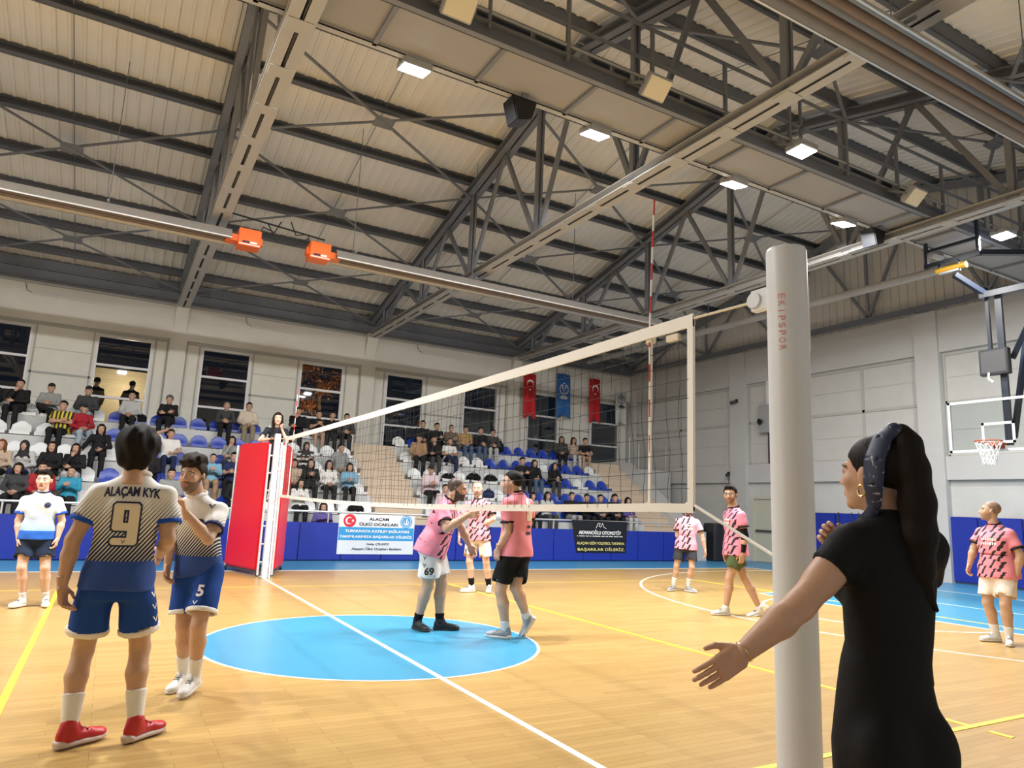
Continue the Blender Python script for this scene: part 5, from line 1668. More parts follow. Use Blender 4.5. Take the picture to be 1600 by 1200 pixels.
# ------------------------------------------------------------------ hair
def hair_geo(style, h=0.006):
    key = ('hair', style, h)
    if key in _cache: return _cache[key]
    lo, hi = [-0.16, -0.22, -0.20], [0.16, 0.17, 0.20]
    if style in ('long', 'hijab'): lo[2] = -0.42
    if style == 'ponytail': lo[2] = -0.62; lo[1] = -0.36; hi[2] = 0.22
    F = Field(lo, hi, h)
    t = {'short': 0.012, 'crop': 0.006, 'mop': 0.030, 'curly': 0.012, 'long': 0.014, 'bob': 0.018, 'ponytail': 0.007, 'sleek': 0.006, 'hijab': 0.018, 'cap': 0.012, 'wave': 0.020}[style]
    def dome(shift=0.0, tt=None):
        tt = t if tt is None else tt
        return ell((0, -0.020, 0.036+shift), (0.075+tt, 0.096+tt, 0.084+tt))
    def above(p, off=0.0):
        if style == 'ponytail': off = np.interp(p[..., 1], [-0.1, 0.0, 0.05, 0.09], [0.030, 0.030, 0.022, 0.006])
        return hairline(p[..., 1])-off-p[..., 2]
    if style in ('short', 'crop', 'wave', 'ponytail', 'sleek', 'curly', 'mop'):
        off = {'mop': 0.030, 'curly': 0.012, 'wave': 0.008, 'ponytail': 0.014}.get(style, 0.0)
        f, a, b = dome()
        F.add((lambda p: np.maximum(f(p), above(p, off)*0.8), a, b), 0)
        if style in ('short', 'wave'):
            F.add(ell((0.0, 0.055, 0.098), (0.055, 0.042, 0.026)), 0.02)
        if style == 'mop':
            F.add(ell((0, 0.065, 0.085), (0.075, 0.045, 0.035)), 0.03)
            for s in (-1, 1): F.add(ell((s*0.080, -0.025, 0.01), (0.026, 0.055, 0.065)), 0.03)
            F.add(ell((0, -0.070, -0.045), (0.090, 0.055, 0.075)), 0.03)
        if style == 'curly':
            r = np.random.RandomState(3)
            for _ in range(46):
                a_ = r.uniform(0, 2*PI); e_ = r.uniform(0.45, 1.5)
                p = np.array([0.092*math.cos(e_)*math.sin(a_), -0.015+0.115*math.cos(e_)*math.cos(a_), 0.050+0.100*math.sin(e_)])
                if p[2] > hairline(p[1])+0.004: F.add(ell(p, r.uniform(0.014, 0.024, 3)), 0.008)
            F.add(ell((0, 0.070, 0.098), (0.066, 0.040, 0.030)), 0.02)
            F.add(ell((0, 0.0, 0.125), (0.075, 0.085, 0.035)), 0.03)
    if style in ('long', 'bob'):
        f, a, b = dome()
        F.add((lambda p: np.maximum(f(p), above(p)*0.8), a, b), 0)
        bot = -0.34 if style == 'long' else -0.12
        F.add(loft([((0, -0.055, 0.03), (1, 0, 0), 0.094, 0.060), ((0, -0.065, -0.10), (1, 0, 0), 0.098, 0.050), ((0, -0.07, bot), (1, 0, 0), 0.085 if style == 'long' else 0.09, 0.030)], 2.4), 0.03)
        for s in (-1, 1):
            F.add(cap((s*0.075, 0.035, 0.055), (s*0.086, 0.012, -0.06), 0.018, 0.022), 0.02)
            F.add(cap((s*0.086, 0.012, -0.06), (s*0.088, 0.03 if style == 'long' else -0.01, bot+0.02), 0.022, 0.016), 0.02)
    if style == 'ponytail':
        P = [(0, -0.055, 0.105), (0, -0.085, 0.125), (0.0, -0.108, 0.095), (0.0, -0.124, 0.02), (0.005, -0.134, -0.08), (0.01, -0.136, -0.18), (0.02, -0.132, -0.28), (0.035, -0.14, -0.35), (0.06, -0.16, -0.40)]
        R_ = [0.024, 0.032, 0.040, 0.046, 0.050, 0.050, 0.040, 0.022, 0.006]
        for k in range(len(P)-1): F.add(cap(P[k], P[k+1], R_[k], R_[k+1]), 0.02)
    if style == 'hijab':
        f, a, b = ell((0, -0.012, -0.005), (0.098, 0.112, 0.128))
        cut = ell((0, 0.125, -0.02), (0.062, 0.075, 0.090))
        F.add((f, a, b), 0)
        F.add(loft([((0, -0.015, -0.08), (1, 0, 0), 0.085, 0.085), ((0, -0.02, -0.20), (1, 0, 0), 0.13, 0.10), ((0, -0.01, -0.30), (1, 0, 0), 0.19, 0.115)], 2.2), 0.03)
        F.cut(cut, 0.01)
    if style == 'cap':
        f, a, b = dome(0.004)
        F.add((lambda p: np.maximum(f(p), 0.045-p[..., 2]), a, b), 0)
        f2, a2, b2 = ell((0, 0.10, 0.050), (0.066, 0.075, 0.009)); F.add((f2, a2, b2), 0.006)
        f3, a3, b3 = dome(0.0, 0.006); F.add((lambda p: np.maximum(f3(p), above(p)*0.8), a3, b3), 0)
    if style not in ('hijab', 'cap'):
        am = {'mop': 0.006, 'curly': 0.006, 'crop': 0.001, 'ponytail': 0.0, 'sleek': 0.0}.get(style, 0.003)
        F.warp(lambda p: am*(np.sin(p[..., 0]*90+np.sin(p[..., 2]*30)*1.5)*0.5+np.sin(p[..., 1]*70+p[..., 0]*50)*0.5))
    _cache[key] = F.net()
    return _cache[key]

def hair_mat(name, col):
    m, nt, b = nodes_of(name)
    tc = nn(nt, 'ShaderNodeTexCoord'); mp = nn(nt, 'ShaderNodeMapping'); mp.inputs['Scale'].default_value = (1, 1, 0.12)
    nt.links.new(tc.outputs['Object'], mp.inputs['Vector'])
    no = nn(nt, 'ShaderNodeTexNoise'); setin(no, Scale=150.0, Detail=3.0); nt.links.new(mp.outputs[0], no.inputs['Vector'])
    c = np.array(col)
    nt.links.new(mixc(nt, no.outputs['Fac'], tuple(c*0.5), tuple(c*1.5)), b.inputs['Base Color'])
    b.inputs['Roughness'].default_value = 0.6; b.inputs['Specular IOR Level'].default_value = 0.14
    bp = nn(nt, 'ShaderNodeBump'); bp.inputs['Strength'].default_value = 0.6; bp.inputs['Distance'].default_value = 0.004
    nt.links.new(no.outputs['Fac'], bp.inputs['Height']); nt.links.new(bp.outputs[0], b.inputs['Normal'])
    return m
HAIRM = {'black': hair_mat('hair_black', (0.009, 0.007, 0.007)), 'brown': hair_mat('hair_brown', (0.020, 0.011, 0.007)), 'dark': hair_mat('hair_dark', (0.010, 0.007, 0.006)), 'auburn': hair_mat('hair_auburn', (0.16, 0.055, 0.02)), 'grey': hair_mat('hair_grey', (0.10, 0.095, 0.09)),
         'navy_cloth': mat('scarf_navy', (0.012, 0.016, 0.04), 0.8, var=0.1), 'black_cloth': mat('black_headwear', (0.012, 0.012, 0.013), 0.8, var=0.1)}

def add_hair(root, J, style, m, h=0.006, name='hair', hs=1.0, hup=None):
    V, F = hair_geo(style, h)
    hd = np.array(J['hd'], float); nk = np.array(J['nk'], float)
    R = frame(J['hv'], unit(hd-nk)*0.3+np.array([0, 0, 1.0]) if hup is None else hup)
    W_ = V*J['S']*hs@R.T+hd
    me = quads_mesh(name, W_, F)
    return put(name, me, m, root)

def add_shoes(root, J, upper, sole, h=0.006, sock=None, sock_h=0.16, sock_m=None, lace=None, leg=1.0):
    (UV, UF), (SV, SF), (KV, KF) = shoe_geo(h)
    for i in (0, 1):
        d = np.array(J['ft'][i], float); an = np.array(J['an'][i], float)
        x = unit(np.cross(d, (0, 0, 1.0))); z = np.cross(x, d)
        R = np.stack([x, d, z], 1); s = J['S']*np.array([0.98, 0.93, 1.02])
        o = np.array([0, -0.012, 0.085])/1.02*1.0
        T = lambda V: (V-np.array([0, -0.018, 0.083]))*s@R.T+an
        sh_ = put('shoe', quads_mesh('shoe', T(UV), UF), upper, root)
        put('sole', quads_mesh('sole', T(SV), SF), sole, sh_)
        if lace is not None: put('laces', quads_mesh('laces', T(KV), KF), lace, sh_)
        if sock_m is not None:
            kn = np.array(J['kn'][i], float); lm = J['S']*leg
            cf = kn+0.32*(an-kn)-unit(J['ft'][i])*0.012; u = unit(cf-an); Ls = np.linalg.norm(cf-an)
            e = sock_h+0.08
            F = Field(an-0.12, an+u*sock_h+0.12, h*1.2)
            F.add(clip(cap(an, an+u*e, 0.034*lm+0.0055, 0.034*lm+0.024*lm*e/Ls+0.0065), an+u*sock_h, u), 0)
            V, Q = F.net(); put('sock', quads_mesh('sock', V, Q), sock_m, root)

def decal(root, target, me, org, right, up, m, name='lettering', eps=0.004, curve=0.0, tag_name=None, dirv=None):
    """wrap a flat text mesh on a garment by casting along the viewing normal of its plane"""
    import bmesh
    bm = bmesh.new(); bm.from_mesh(me)
    bmesh.ops.triangulate(bm, faces=bm.faces[:])
    for _ in range(3):
        es = [e for e in bm.edges if e.calc_length() > 0.022]
        if es: bmesh.ops.subdivide_edges(bm, edges=es, cuts=1); bmesh.ops.triangulate(bm, faces=[f for f in bm.faces if len(f.verts) > 3])
    tv = target.data
    bvh = BVHTree.FromPolygons([v.co[:] for v in tv.vertices], [p.vertices[:] for p in tv.polygons])
    r, u = Vector(unit(right)), Vector(unit(up)); n = r.cross(u)
    o = Vector(org)
    for v in bm.verts:
        x, y = v.co.x, v.co.y
        if curve: y = y-curve*x*x
        p = o+r*x+u*y
        hit, nr, _, _ = bvh.ray_cast(p+n*0.5, -n)
        if hit is None: hit, nr, _, _ = bvh.find_nearest(p)
        v.co = hit+n*eps
    m2 = bpy.data.meshes.new(name); bm.to_mesh(m2); bm.free()
    return put(name, m2, m, target if target.parent is root else root)

# ------------------------------------------------------------------ jersey fabrics
def striped_jersey(name, ztop, zhem, sgn, base=(0.74, 0.73, 0.70), line=(0.010, 0.016, 0.05), low=(0.010, 0.055, 0.29), soft=False):
    m, nt, b = nodes_of(name)
    tc = nn(nt, 'ShaderNodeTexCoord'); sp = nn(nt, 'ShaderNodeSeparateXYZ'); nt.links.new(tc.outputs['Object'], sp.inputs[0])
    v = math_n(nt, 'DIVIDE', math_n(nt, 'SUBTRACT', ztop, sp.outputs['Z']), ztop-zhem)
    per = 0.0215 if not soft else 0.016
    ph = math_n(nt, 'ADD', math_n(nt, 'MULTIPLY', sp.outputs['Z'], 0.72/per), math_n(nt, 'MULTIPLY', sp.outputs['X'], -sgn/per))
    fr = math_n(nt, 'FRACT', ph)
    thr = math_n(nt, 'MULTIPLY', math_n(nt, 'SUBTRACT', v, 0.14), 1.25)
    isl = math_n(nt, 'LESS_THAN', fr, thr)
    c1 = mixc(nt, isl, base, line)
    c2 = mixc(nt, math_n(nt, 'GREATER_THAN', v, 0.79), c1, low)
    nt.links.new(c2, b.inputs['Base Color']); b.inputs['Roughness'].default_value = 0.7
    n2 = nn(nt, 'ShaderNodeTexNoise'); n2.inputs['Scale'].default_value = 18; nt.links.new(tc.outputs['Object'], n2.inputs['Vector'])
    bp = nn(nt, 'ShaderNodeBump'); bp.inputs['Strength'].default_value = 0.15; bp.inputs['Distance'].default_value = 0.01
    nt.links.new(n2.outputs['Fac'], bp.inputs['Height']); nt.links.new(bp.outputs[0], b.inputs['Normal'])
    return m

def pink_jersey(name, base=(0.78, 0.27, 0.38), back=False, ztop=1.5):
    m, nt, b = nodes_of(name)
    tc = nn(nt, 'ShaderNodeTexCoord'); sp = nn(nt, 'ShaderNodeSeparateXYZ'); nt.links.new(tc.outputs['Object'], sp.inputs[0])
    no = nn(nt, 'ShaderNodeTexNoise'); setin(no, Scale=38.0, Detail=2.0); nt.links.new(tc.outputs['Object'], no.inputs['Vector'])
    ax = math_n(nt, 'ABSOLUTE', sp.outputs['X'])
    mark = None
    for c, w, f in ((0.055, 0.013, 9.5), (-0.06, 0.014, 9.0), (0.145, 0.017, 8.5), (-0.15, 0.018, 8.0)):
        zig = math_n(nt, 'MULTIPLY', math_n(nt, 'SUBTRACT', math_n(nt, 'FRACT', math_n(nt, 'MULTIPLY_ADD', sp.outputs['Z'], f, c*20)), 0.5), -0.062)
        d = math_n(nt, 'ABSOLUTE', math_n(nt, 'SUBTRACT', math_n(nt, 'SUBTRACT', sp.outputs['X'], c), zig))
        d = math_n(nt, 'ADD', d, math_n(nt, 'MULTIPLY', math_n(nt, 'SUBTRACT', no.outputs['Fac'], 0.5), 0.045))
        k = math_n(nt, 'LESS_THAN', d, w)
        mark = k if mark is None else math_n(nt, 'MAXIMUM', mark, k)
    front = math_n(nt, 'GREATER_THAN', sp.outputs['Y'], -0.02 if not back else 9.0)
    mark = math_n(nt, 'MULTIPLY', mark, front)
    ci = mixc(nt, math_n(nt, 'GREATER_THAN', no.outputs['Fac'], 0.6), base, tuple(np.array(base)*np.array([1.02, 0.9, 0.86])))
    nt.links.new(mixc(nt, mark, ci, (0.014, 0.008, 0.012)), b.inputs['Base Color']); b.inputs['Roughness'].default_value = 0.7
    n2 = nn(nt, 'ShaderNodeTexNoise'); n2.inputs['Scale'].default_value = 18; nt.links.new(tc.outputs['Object'], n2.inputs['Vector'])
    bp = nn(nt, 'ShaderNodeBump'); bp.inputs['Strength'].default_value = 0.15; bp.inputs['Distance'].default_value = 0.01
    nt.links.new(n2.outputs['Fac'], bp.inputs['Height']); nt.links.new(bp.outputs[0], b.inputs['Normal'])
    return m

GREYLACE = mat('grey_laces', (0.22, 0.22, 0.22), 0.7)
def person(J, label, o):
    """assemble one standing figure: Empty > body, hair, clothes, shoes"""
    t = thing('person', label, 'person', J['root'], rad(J['face']-90), group=o.get('group'))
    V, F, C = body_geo(J, o)
    put('body', quads_mesh('body', V, F, C), MAT['skin'], t)
    if o.get('hair'): add_hair(t, J, o['hair'], HAIRM[o.get('hair_m', 'black')], o.get('hair_h', 0.006), hs=o.get('head', 1.06))
    P = {}
    if o.get('top') is not None:
        V, F = top_geo(J, o); P['top'] = put(o.get('top_name', 'jersey'), quads_mesh('top', V, F), o['top'], t)
        if o.get('cuff') is not None:
            for i in (0, 1):
                if o['sleeve'][i] <= 1.0:
                    V, F = band_geo(J, o, 'cuff', i); c = put('cuff', quads_mesh('cuff', V, F), o['cuff'], P['top'])
        if o.get('collar') is not None: put('collar', ring_collar(J, o), o['collar'], P['top'])
    if o.get('legs') is not None:
        V, F = legs_geo(J, o); P['legs'] = put(o.get('legs_name', 'shorts'), quads_mesh('legs', V, F), o['legs'], t)
        if o.get('hemband') is not None:
            for i in (0, 1):
                V, F = band_geo(J, o, 'hem', i); put('hem_band', quads_mesh('hem_band', V, F), o['hemband'], P['legs'])
    if o.get('shoe') is not None:
        add_shoes(t, J, o['shoe'][0], o['shoe'][1], o.get('shoe_h', 0.006), sock_h=o.get('sock_h', 0.16), sock_m=o.get('sock'), lace=o.get('lace', GREYLACE), leg=o.get('leg', 1.0))
    return t, P
# joints of the standing figures, in metres, local to each figure (x right, y forward, z up)
JOINTS = {
 'p9': {"root": [-2.39, -2.74, 0.0], "face": 83.0, "S": 1.006, "pel": [-0.063, -0.005, 0.904], "nk": [-0.034, -0.003, 1.491], "hd": [-0.043, -0.004, 1.647], "hv": [0.139, 0.99, 0.0], "hip": [[0.033, -0.005, 0.904], [-0.158, -0.005, 0.904]], "sh": [[0.136, -0.003, 1.376], [-0.216, -0.003, 1.376]], "el": [[0.179, -0.057, 1.133], [-0.311, -0.033, 1.117]], "wr": [[0.132, 0.171, 1.027], [-0.327, -0.059, 0.866]], "kn": [[0.094, 0.094, 0.493], [-0.197, 0.088, 0.489]], "an": [[0.123, 0.011, 0.09], [-0.201, -0.017, 0.09]], "ft": [[0.669, 0.743, 0.0], [0.766, 0.643, 0.0]]},
 'p5': {"root": [-1.92, -1.72, 0.0], "face": 240.0, "S": 0.955, "pel": [-0.011, -0.005, 0.859], "nk": [0.042, 0.051, 1.393], "hd": [0.077, 0.088, 1.536], "hv": [0.105, 0.995, 0.0], "hip": [[0.079, -0.005, 0.859], [-0.102, -0.005, 0.859]], "sh": [[0.198, 0.039, 1.279], [-0.136, 0.039, 1.279]], "el": [[0.188, 0.067, 1.088], [-0.158, 0.231, 1.087]], "wr": [[0.171, 0.109, 0.89], [-0.001, 0.299, 1.273]], "kn": [[0.029, 0.048, 0.459], [-0.118, 0.141, 0.48]], "an": [[0.061, -0.104, 0.1], [-0.08, 0.02, 0.11]], "ft": [[0.0, 0.99, -0.139], [0.0, 0.99, -0.139]]},
 'pL': {"root": [-3.18, 2.9, 0.0], "face": 263.5, "S": 0.949, "pel": [0.066, 0.011, 0.853], "nk": [0.066, 0.012, 1.35], "hd": [0.079, 0.014, 1.497], "hv": [0.087, 0.996, 0.0], "hip": [[0.156, 0.011, 0.853], [-0.025, 0.011, 0.853]], "sh": [[0.232, 0.011, 1.235], [-0.1, 0.011, 1.235]], "el": [[0.273, 0.028, 1.004], [-0.173, 0.008, 1.018]], "wr": [[0.234, 0.075, 0.789], [-0.163, 0.066, 0.805]], "kn": [[0.149, 0.106, 0.461], [-0.083, 0.078, 0.46]], "an": [[0.103, 0.018, 0.085], [-0.118, -0.021, 0.085]], "ft": [[0.423, 0.906, 0.0], [-0.259, 0.966, 0.0]]},
 'p69': {"root": [0.8, 0.17, 0.0], "face": -36.5, "S": 1.045, "pel": [0.005, -0.024, 0.939], "nk": [-0.013, 0.146, 1.463], "hd": [-0.021, 0.228, 1.593], "hv": [-0.104, 0.985, -0.139], "hip": [[0.105, -0.024, 0.939], [-0.094, -0.024, 0.939]], "sh": [[0.174, 0.111, 1.354], [-0.192, 0.111, 1.354]], "el": [[0.285, 0.191, 1.141], [-0.251, 0.263, 1.133]], "wr": [[0.243, 0.419, 1.303], [-0.258, 0.365, 0.936]], "kn": [[0.086, -0.032, 0.496], [-0.066, 0.091, 0.511]], "an": [[0.032, -0.142, 0.085], [-0.024, 0.105, 0.085]], "ft": [[0.643, 0.766, 0.0], [-0.259, 0.966, 0.0]]},
 'pinkback': {"root": [3.0, 3.3, 0.0], "face": 235.1, "S": 1.022, "pel": [0.043, 0.006, 0.919], "nk": [0.063, 0.008, 1.536], "hd": [0.093, 0.012, 1.697], "hv": [-0.052, 0.999, 0.0], "hip": [[0.14, 0.006, 0.919], [-0.054, 0.006, 0.919]], "sh": [[0.238, 0.008, 1.421], [-0.12, 0.008, 1.421]], "el": [[0.327, 0.027, 1.171], [-0.211, 0.054, 1.205]], "wr": [[0.353, 0.043, 0.896], [0.027, 0.092, 1.069]], "kn": [[0.152, 0.113, 0.498], [-0.118, 0.022, 0.49]], "an": [[0.1, 0.064, 0.085], [-0.173, -0.074, 0.085]], "ft": [[0.707, 0.707, 0.0], [-0.087, 0.996, 0.0]]},
 'black': {"root": [1.45, -0.5, 0.0], "face": 110.4, "S": 1.045, "pel": [0.023, -0.027, 0.939], "nk": [0.029, -0.035, 1.565], "hd": [-0.021, 0.025, 1.685], "hv": [-0.574, 0.819, 0.0], "hip": [[0.122, -0.027, 0.939], [-0.077, -0.027, 0.939]], "sh": [[0.211, -0.034, 1.45], [-0.155, -0.034, 1.45]], "el": [[0.297, 0.014, 1.231], [-0.153, -0.052, 1.138]], "wr": [[0.297, 0.139, 1.049], [-0.237, 0.004, 0.95]], "kn": [[-0.053, -0.116, 0.541], [-0.161, 0.01, 0.505]], "an": [[0.206, -0.091, 0.2], [-0.083, -0.025, 0.085]], "ft": [[-0.1, 0.565, -0.819], [-0.375, 0.927, 0.0]]},
 'beard': {"root": [6.95, 2.75, 0.0], "face": 231.8, "S": 0.955, "pel": [-0.117, 0.009, 0.859], "nk": [-0.153, 0.012, 1.396], "hd": [-0.153, 0.012, 1.528], "hv": [-0.085, 0.974, -0.208], "hip": [[-0.026, 0.009, 0.859], [-0.208, 0.009, 0.859]], "sh": [[0.022, 0.012, 1.281], [-0.312, 0.012, 1.281]], "el": [[0.049, 0.016, 1.029], [-0.409, 0.028, 1.04]], "wr": [[-0.077, 0.037, 0.805], [-0.461, 0.046, 0.787]], "kn": [[0.063, 0.063, 0.466], [-0.214, 0.096, 0.462]], "an": [[0.116, -0.009, 0.085], [-0.151, 0.012, 0.085]], "ft": [[0.5, 0.866, 0.0], [-0.707, 0.707, 0.0]]},
 'glasses': {"root": [5.6, 0.15, 0.0], "face": 165.1, "S": 1.067, "pel": [-0.014, -0.023, 0.96], "nk": [-0.008, -0.013, 1.548], "hd": [0.02, 0.031, 1.735], "hv": [-0.682, 0.731, 0.0], "hip": [[0.087, -0.023, 0.96], [-0.116, -0.023, 0.96]], "sh": [[0.167, -0.015, 1.433], [-0.186, -0.015, 1.433]], "el": [[0.176, -0.046, 1.146], [-0.219, -0.055, 1.146]], "wr": [[0.187, -0.006, 0.889], [-0.215, -0.011, 0.88]], "kn": [[-0.044, -0.16, 0.518], [-0.05, 0.107, 0.524]], "an": [[-0.103, -0.354, 0.1], [-0.023, 0.153, 0.085]], "ft": [[0.0, 0.978, -0.208], [0.0, 1.0, 0.0]]},
 'right': {"root": [7.33, -2.57, 0.0], "face": 176.4, "S": 0.994, "pel": [-0.027, -0.016, 0.894], "nk": [-0.017, -0.01, 1.456], "hd": [0.009, 0.005, 1.624], "hv": [0.816, 0.571, 0.087], "hip": [[0.068, -0.016, 0.894], [-0.121, -0.016, 0.894]], "sh": [[0.155, -0.011, 1.341], [-0.193, -0.011, 1.341]], "el": [[0.225, 0.037, 1.143], [-0.288, -0.033, 1.093]], "wr": [[0.261, 0.097, 0.929], [-0.246, 0.005, 0.843]], "kn": [[0.091, 0.06, 0.479], [-0.143, 0.093, 0.486]], "an": [[0.081, -0.045, 0.085], [-0.117, 0.024, 0.085]], "ft": [[0.342, 0.94, 0.0], [-0.5, 0.866, 0.0]]},
 'woman': {"root": [-0.618, -6.261, 0.0], "face": 74.8, "S": 0.933, "pel": [-0.013, 0.011, 0.838], "nk": [0.012, -0.01, 1.421], "hd": [-0.014, 0.012, 1.54], "hv": [-0.275, 0.959, 0.07], "hip": [[0.071, 0.011, 0.838], [-0.097, 0.011, 0.838]], "sh": [[0.134, -0.007, 1.336], [-0.118, -0.007, 1.336]], "el": [[0.206, 0.137, 1.125], [-0.279, 0.007, 1.17]], "wr": [[0.07, 0.25, 1.305], [-0.445, 0.027, 1.043]], "kn": [[0.055, 0.128, 0.46], [-0.106, 0.13, 0.46]], "an": [[0.039, 0.032, 0.09], [-0.115, 0.036, 0.09]], "ft": [[0.0, 1.0, 0.0], [0.0, 1.0, 0.0]]},
}
# ================================================================== players and officials on the floor
TAN = (0.52, 0.32, 0.215); FAIR = (0.68, 0.45, 0.34); OLIVE = (0.56, 0.355, 0.24)
ROYAL = cloth('royal_blue_shorts', (0.010, 0.055, 0.28)); WHITE = cloth('white_sport_cloth', (0.76, 0.75, 0.72)); OFFW = cloth('off_white_shorts', (0.80, 0.72, 0.62))
BLACK = cloth('black_cloth', (0.006, 0.006, 0.007)); NAVY = cloth('navy_shorts', (0.018, 0.030, 0.065)); CHAR = cloth('charcoal_shorts', (0.035, 0.037, 0.042)); GREEN = cloth('olive_shorts', (0.085, 0.115, 0.05))
BLUEC = cloth('blue_cuff', (0.012, 0.075, 0.42)); NAVYC = cloth('navy_cuff', (0.012, 0.02, 0.10)); BLKC = cloth('black_trim', (0.012, 0.009, 0.012))
REDSHOE = mat('red_shoe', (0.46, 0.012, 0.018), 0.4, var=0.15, scale=30); WSHOE = mat('white_shoe', (0.72, 0.73, 0.72), 0.5, var=0.08, scale=30)
BSHOE = mat('black_shoe', (0.014, 0.014, 0.016), 0.5); GSHOE = mat('grey_shoe', (0.32, 0.34, 0.36), 0.5, var=0.25, scale=30)
SOLEW = mat('white_sole', (0.66, 0.64, 0.60), 0.6); SOLER = mat('red_white_sole', (0.60, 0.50, 0.46), 0.6); SOLEB = mat('black_sole', (0.02, 0.02, 0.02), 0.6)
J = JOINTS
def chevron(w, h):
    me = bpy.data.meshes.new('chevron')
    me.from_pydata([(-w, h, 0), (-w*0.55, h, 0), (0, -h*0.4, 0), (w*0.55, h, 0), (w, h, 0), (0, -h, 0)], [], [(0, 5, 2, 1), (5, 4, 3, 2)])
    return me
def disc_me(r, n=20):
    me = bpy.data.meshes.new('badge'); me.from_pydata([(r*math.cos(2*PI*k/n), r*math.sin(2*PI*k/n), 0) for k in range(n)], [], [tuple(range(n))]); return me
def box_me(w, h):
    me = bpy.data.meshes.new('patch'); me.from_pydata([(-w/2, -h/2, 0), (w/2, -h/2, 0), (w/2, h/2, 0), (-w/2, h/2, 0)], [], [(0, 1, 2, 3)]); return me
def chest_rows(t, P, jx, dz, w, h, rows, n):
    # a printed team name too small to read: rows of short pale blocks
    rr = random.Random(int(dz*1000)+n)
    for q in range(rows):
        x = -w/2
        for k in range(n):
            ww = w/n*rr.uniform(0.5, 0.8)
            decal(t, P['top'], box_me(ww, h*rr.uniform(0.75, 1.0)), (jx['nk'][0]-(x+w/n/2), 0, jx['nk'][2]-dz-q*h*1.5), (-1, 0, 0), (0, 0, 1), MAT['white_print'], name='chest_print'); x += w/n
def legs_out(Jx, i, f=0.5):
    a, b = np.array(Jx['hip'][i]), np.array(Jx['kn'][i]); return a+(b-a)*f, unit(a-b)

# number 9, seen from behind
j = J['p9']
t, P = person(j, 'player wearing number 9 white and blue jersey, back turned, in red shoes', dict(skin=(0.50, 0.305, 0.195), hair='mop', hair_m='black', h=0.010, hc=0.010, girth=1.0,
    top=striped_jersey('jersey_nine', j['nk'][2]-0.02, j['pel'][2]-0.02, 1), sleeve=(0.66, 0.62), cuff=BLUEC, collar=WHITE, legs=ROYAL, frac=0.74, hemband=OFFW, sock=WHITE, sock_h=0.19, shoe=(REDSHOE, SOLER), lace=mat('dark_red_laces', (0.25, 0.01, 0.015), 0.6), hem=0.06, flare=0.018,
    hand_dir=(None, (0.15, 0.1, -1)), thumb=((0, 0, 1), (0.3, 1, 0)), shoe_h=0.005))
r, u = (1, 0, 0), (0, 0, 1)
xc = (j['pel'][0]+j['nk'][0])/2
decal(t, P['top'], fit_text('ALA\u00c7AM KYK', 0.295, 0.068, 0.004), (xc+0.012, 0, 1.395), r, u, MAT['navy_print'], curve=0.45)
def block_nine(w, h, g):
    # square-shouldered numeral built from bars; g thickens it for the outline
    mb = MB()
    def bar(x0, x1, y0, y1):
        x0, x1, y0, y1 = x0*w-g, x1*w+g, y0*h-g, y1*h+g
        c = 0.012+g*0.5
        pl = [(x0+c, y0), (x1-c, y0), (x1, y0+c), (x1, y1-c), (x1-c, y1), (x0+c, y1), (x0, y1-c), (x0, y0+c)]
        mb.add([(x, y, 0) for x, y in pl], [tuple(range(8))])
    bar(-0.5, -0.10, -0.16, 0.5); bar(0.10, 0.5, -0.5, 0.5); bar(-0.5, 0.5, 0.34, 0.5); bar(-0.5, 0.5, -0.16, 0.03); bar(-0.5, 0.5, -0.5, -0.33)
    me = bpy.data.meshes.new('numeral'); me.from_pydata(mb.v, [], mb.f)
    return me
decal(t, P['top'], block_nine(0.135, 0.235, 0.010), (xc, 0, 1.215), r, u, MAT['navy_print'], eps=0.004)
decal(t, P['top'], block_nine(0.135, 0.235, 0.0), (xc, 0, 1.215), r, u, MAT['cream_print'], eps=0.007)
decal(t, P['top'], chevron(0.010, 0.010), (xc, 0, 1.115), r, u, MAT['navy_print'], name='chevron_mark', eps=0.009)
for k in range(3):
    c, up = legs_out(j, 0, 0.20+0.17*k)
    decal(t, P['legs'], chevron(0.018, 0.018), c+np.array([0.085, 0, 0]), (1, 0.25, 0), up, MAT['white_print'], name='chevron_mark')

# number 5, speaking to him
j = J['p5']
t, P = person(j, 'bearded player with number 5 on blue shorts, hand raised while talking', dict(skin=(0.53, 0.33, 0.22), hair='curly', hair_m='brown', haircol=(0.03, 0.017, 0.01), beard=0.72, h=0.010, hc=0.010, hh=0.0042,
    top=striped_jersey('jersey_five', j['nk'][2]-0.06, j['pel'][2]-0.0, -1), sleeve=(0.66, 0.66), cuff=NAVYC, collar=WHITE, legs=ROYAL, frac=0.78, hemband=WHITE, sock=WHITE, sock_h=0.15, shoe=(WSHOE, SOLEW), hem=0.04,
    hands=('relax', 'half'), hand_dir=(None, (0.25, 0.2, 1)), thumb=(None, (0.3, -0.6, 0.4))))
c, up = legs_out(j, 1, 0.45)
decal(t, P['legs'], fit_text('5', 0.05, 0.085, 0.004), c, (-1, 0, 0), up, MAT['white_print'])
c, up = legs_out(j, 1, 0.66); decal(t, P['legs'], chevron(0.02, 0.014), c+np.array([0.02, 0, 0]), (-1, 0, 0), up, MAT['white_print'], name='chevron_mark')
decal(t, P['top'], disc_me(0.032), (j['nk'][0]-0.09, 0, j['nk'][2]-0.20), (-1, 0, 0), (0, 0, 1), MAT['navy_print'], name='badge')
decal(t, P['top'], chevron(0.022, 0.016), (j['nk'][0]-0.145, 0, j['nk'][2]-0.075), (-1, 0, 0), (0, 0, 1), MAT['navy_print'], name='chevron_mark')

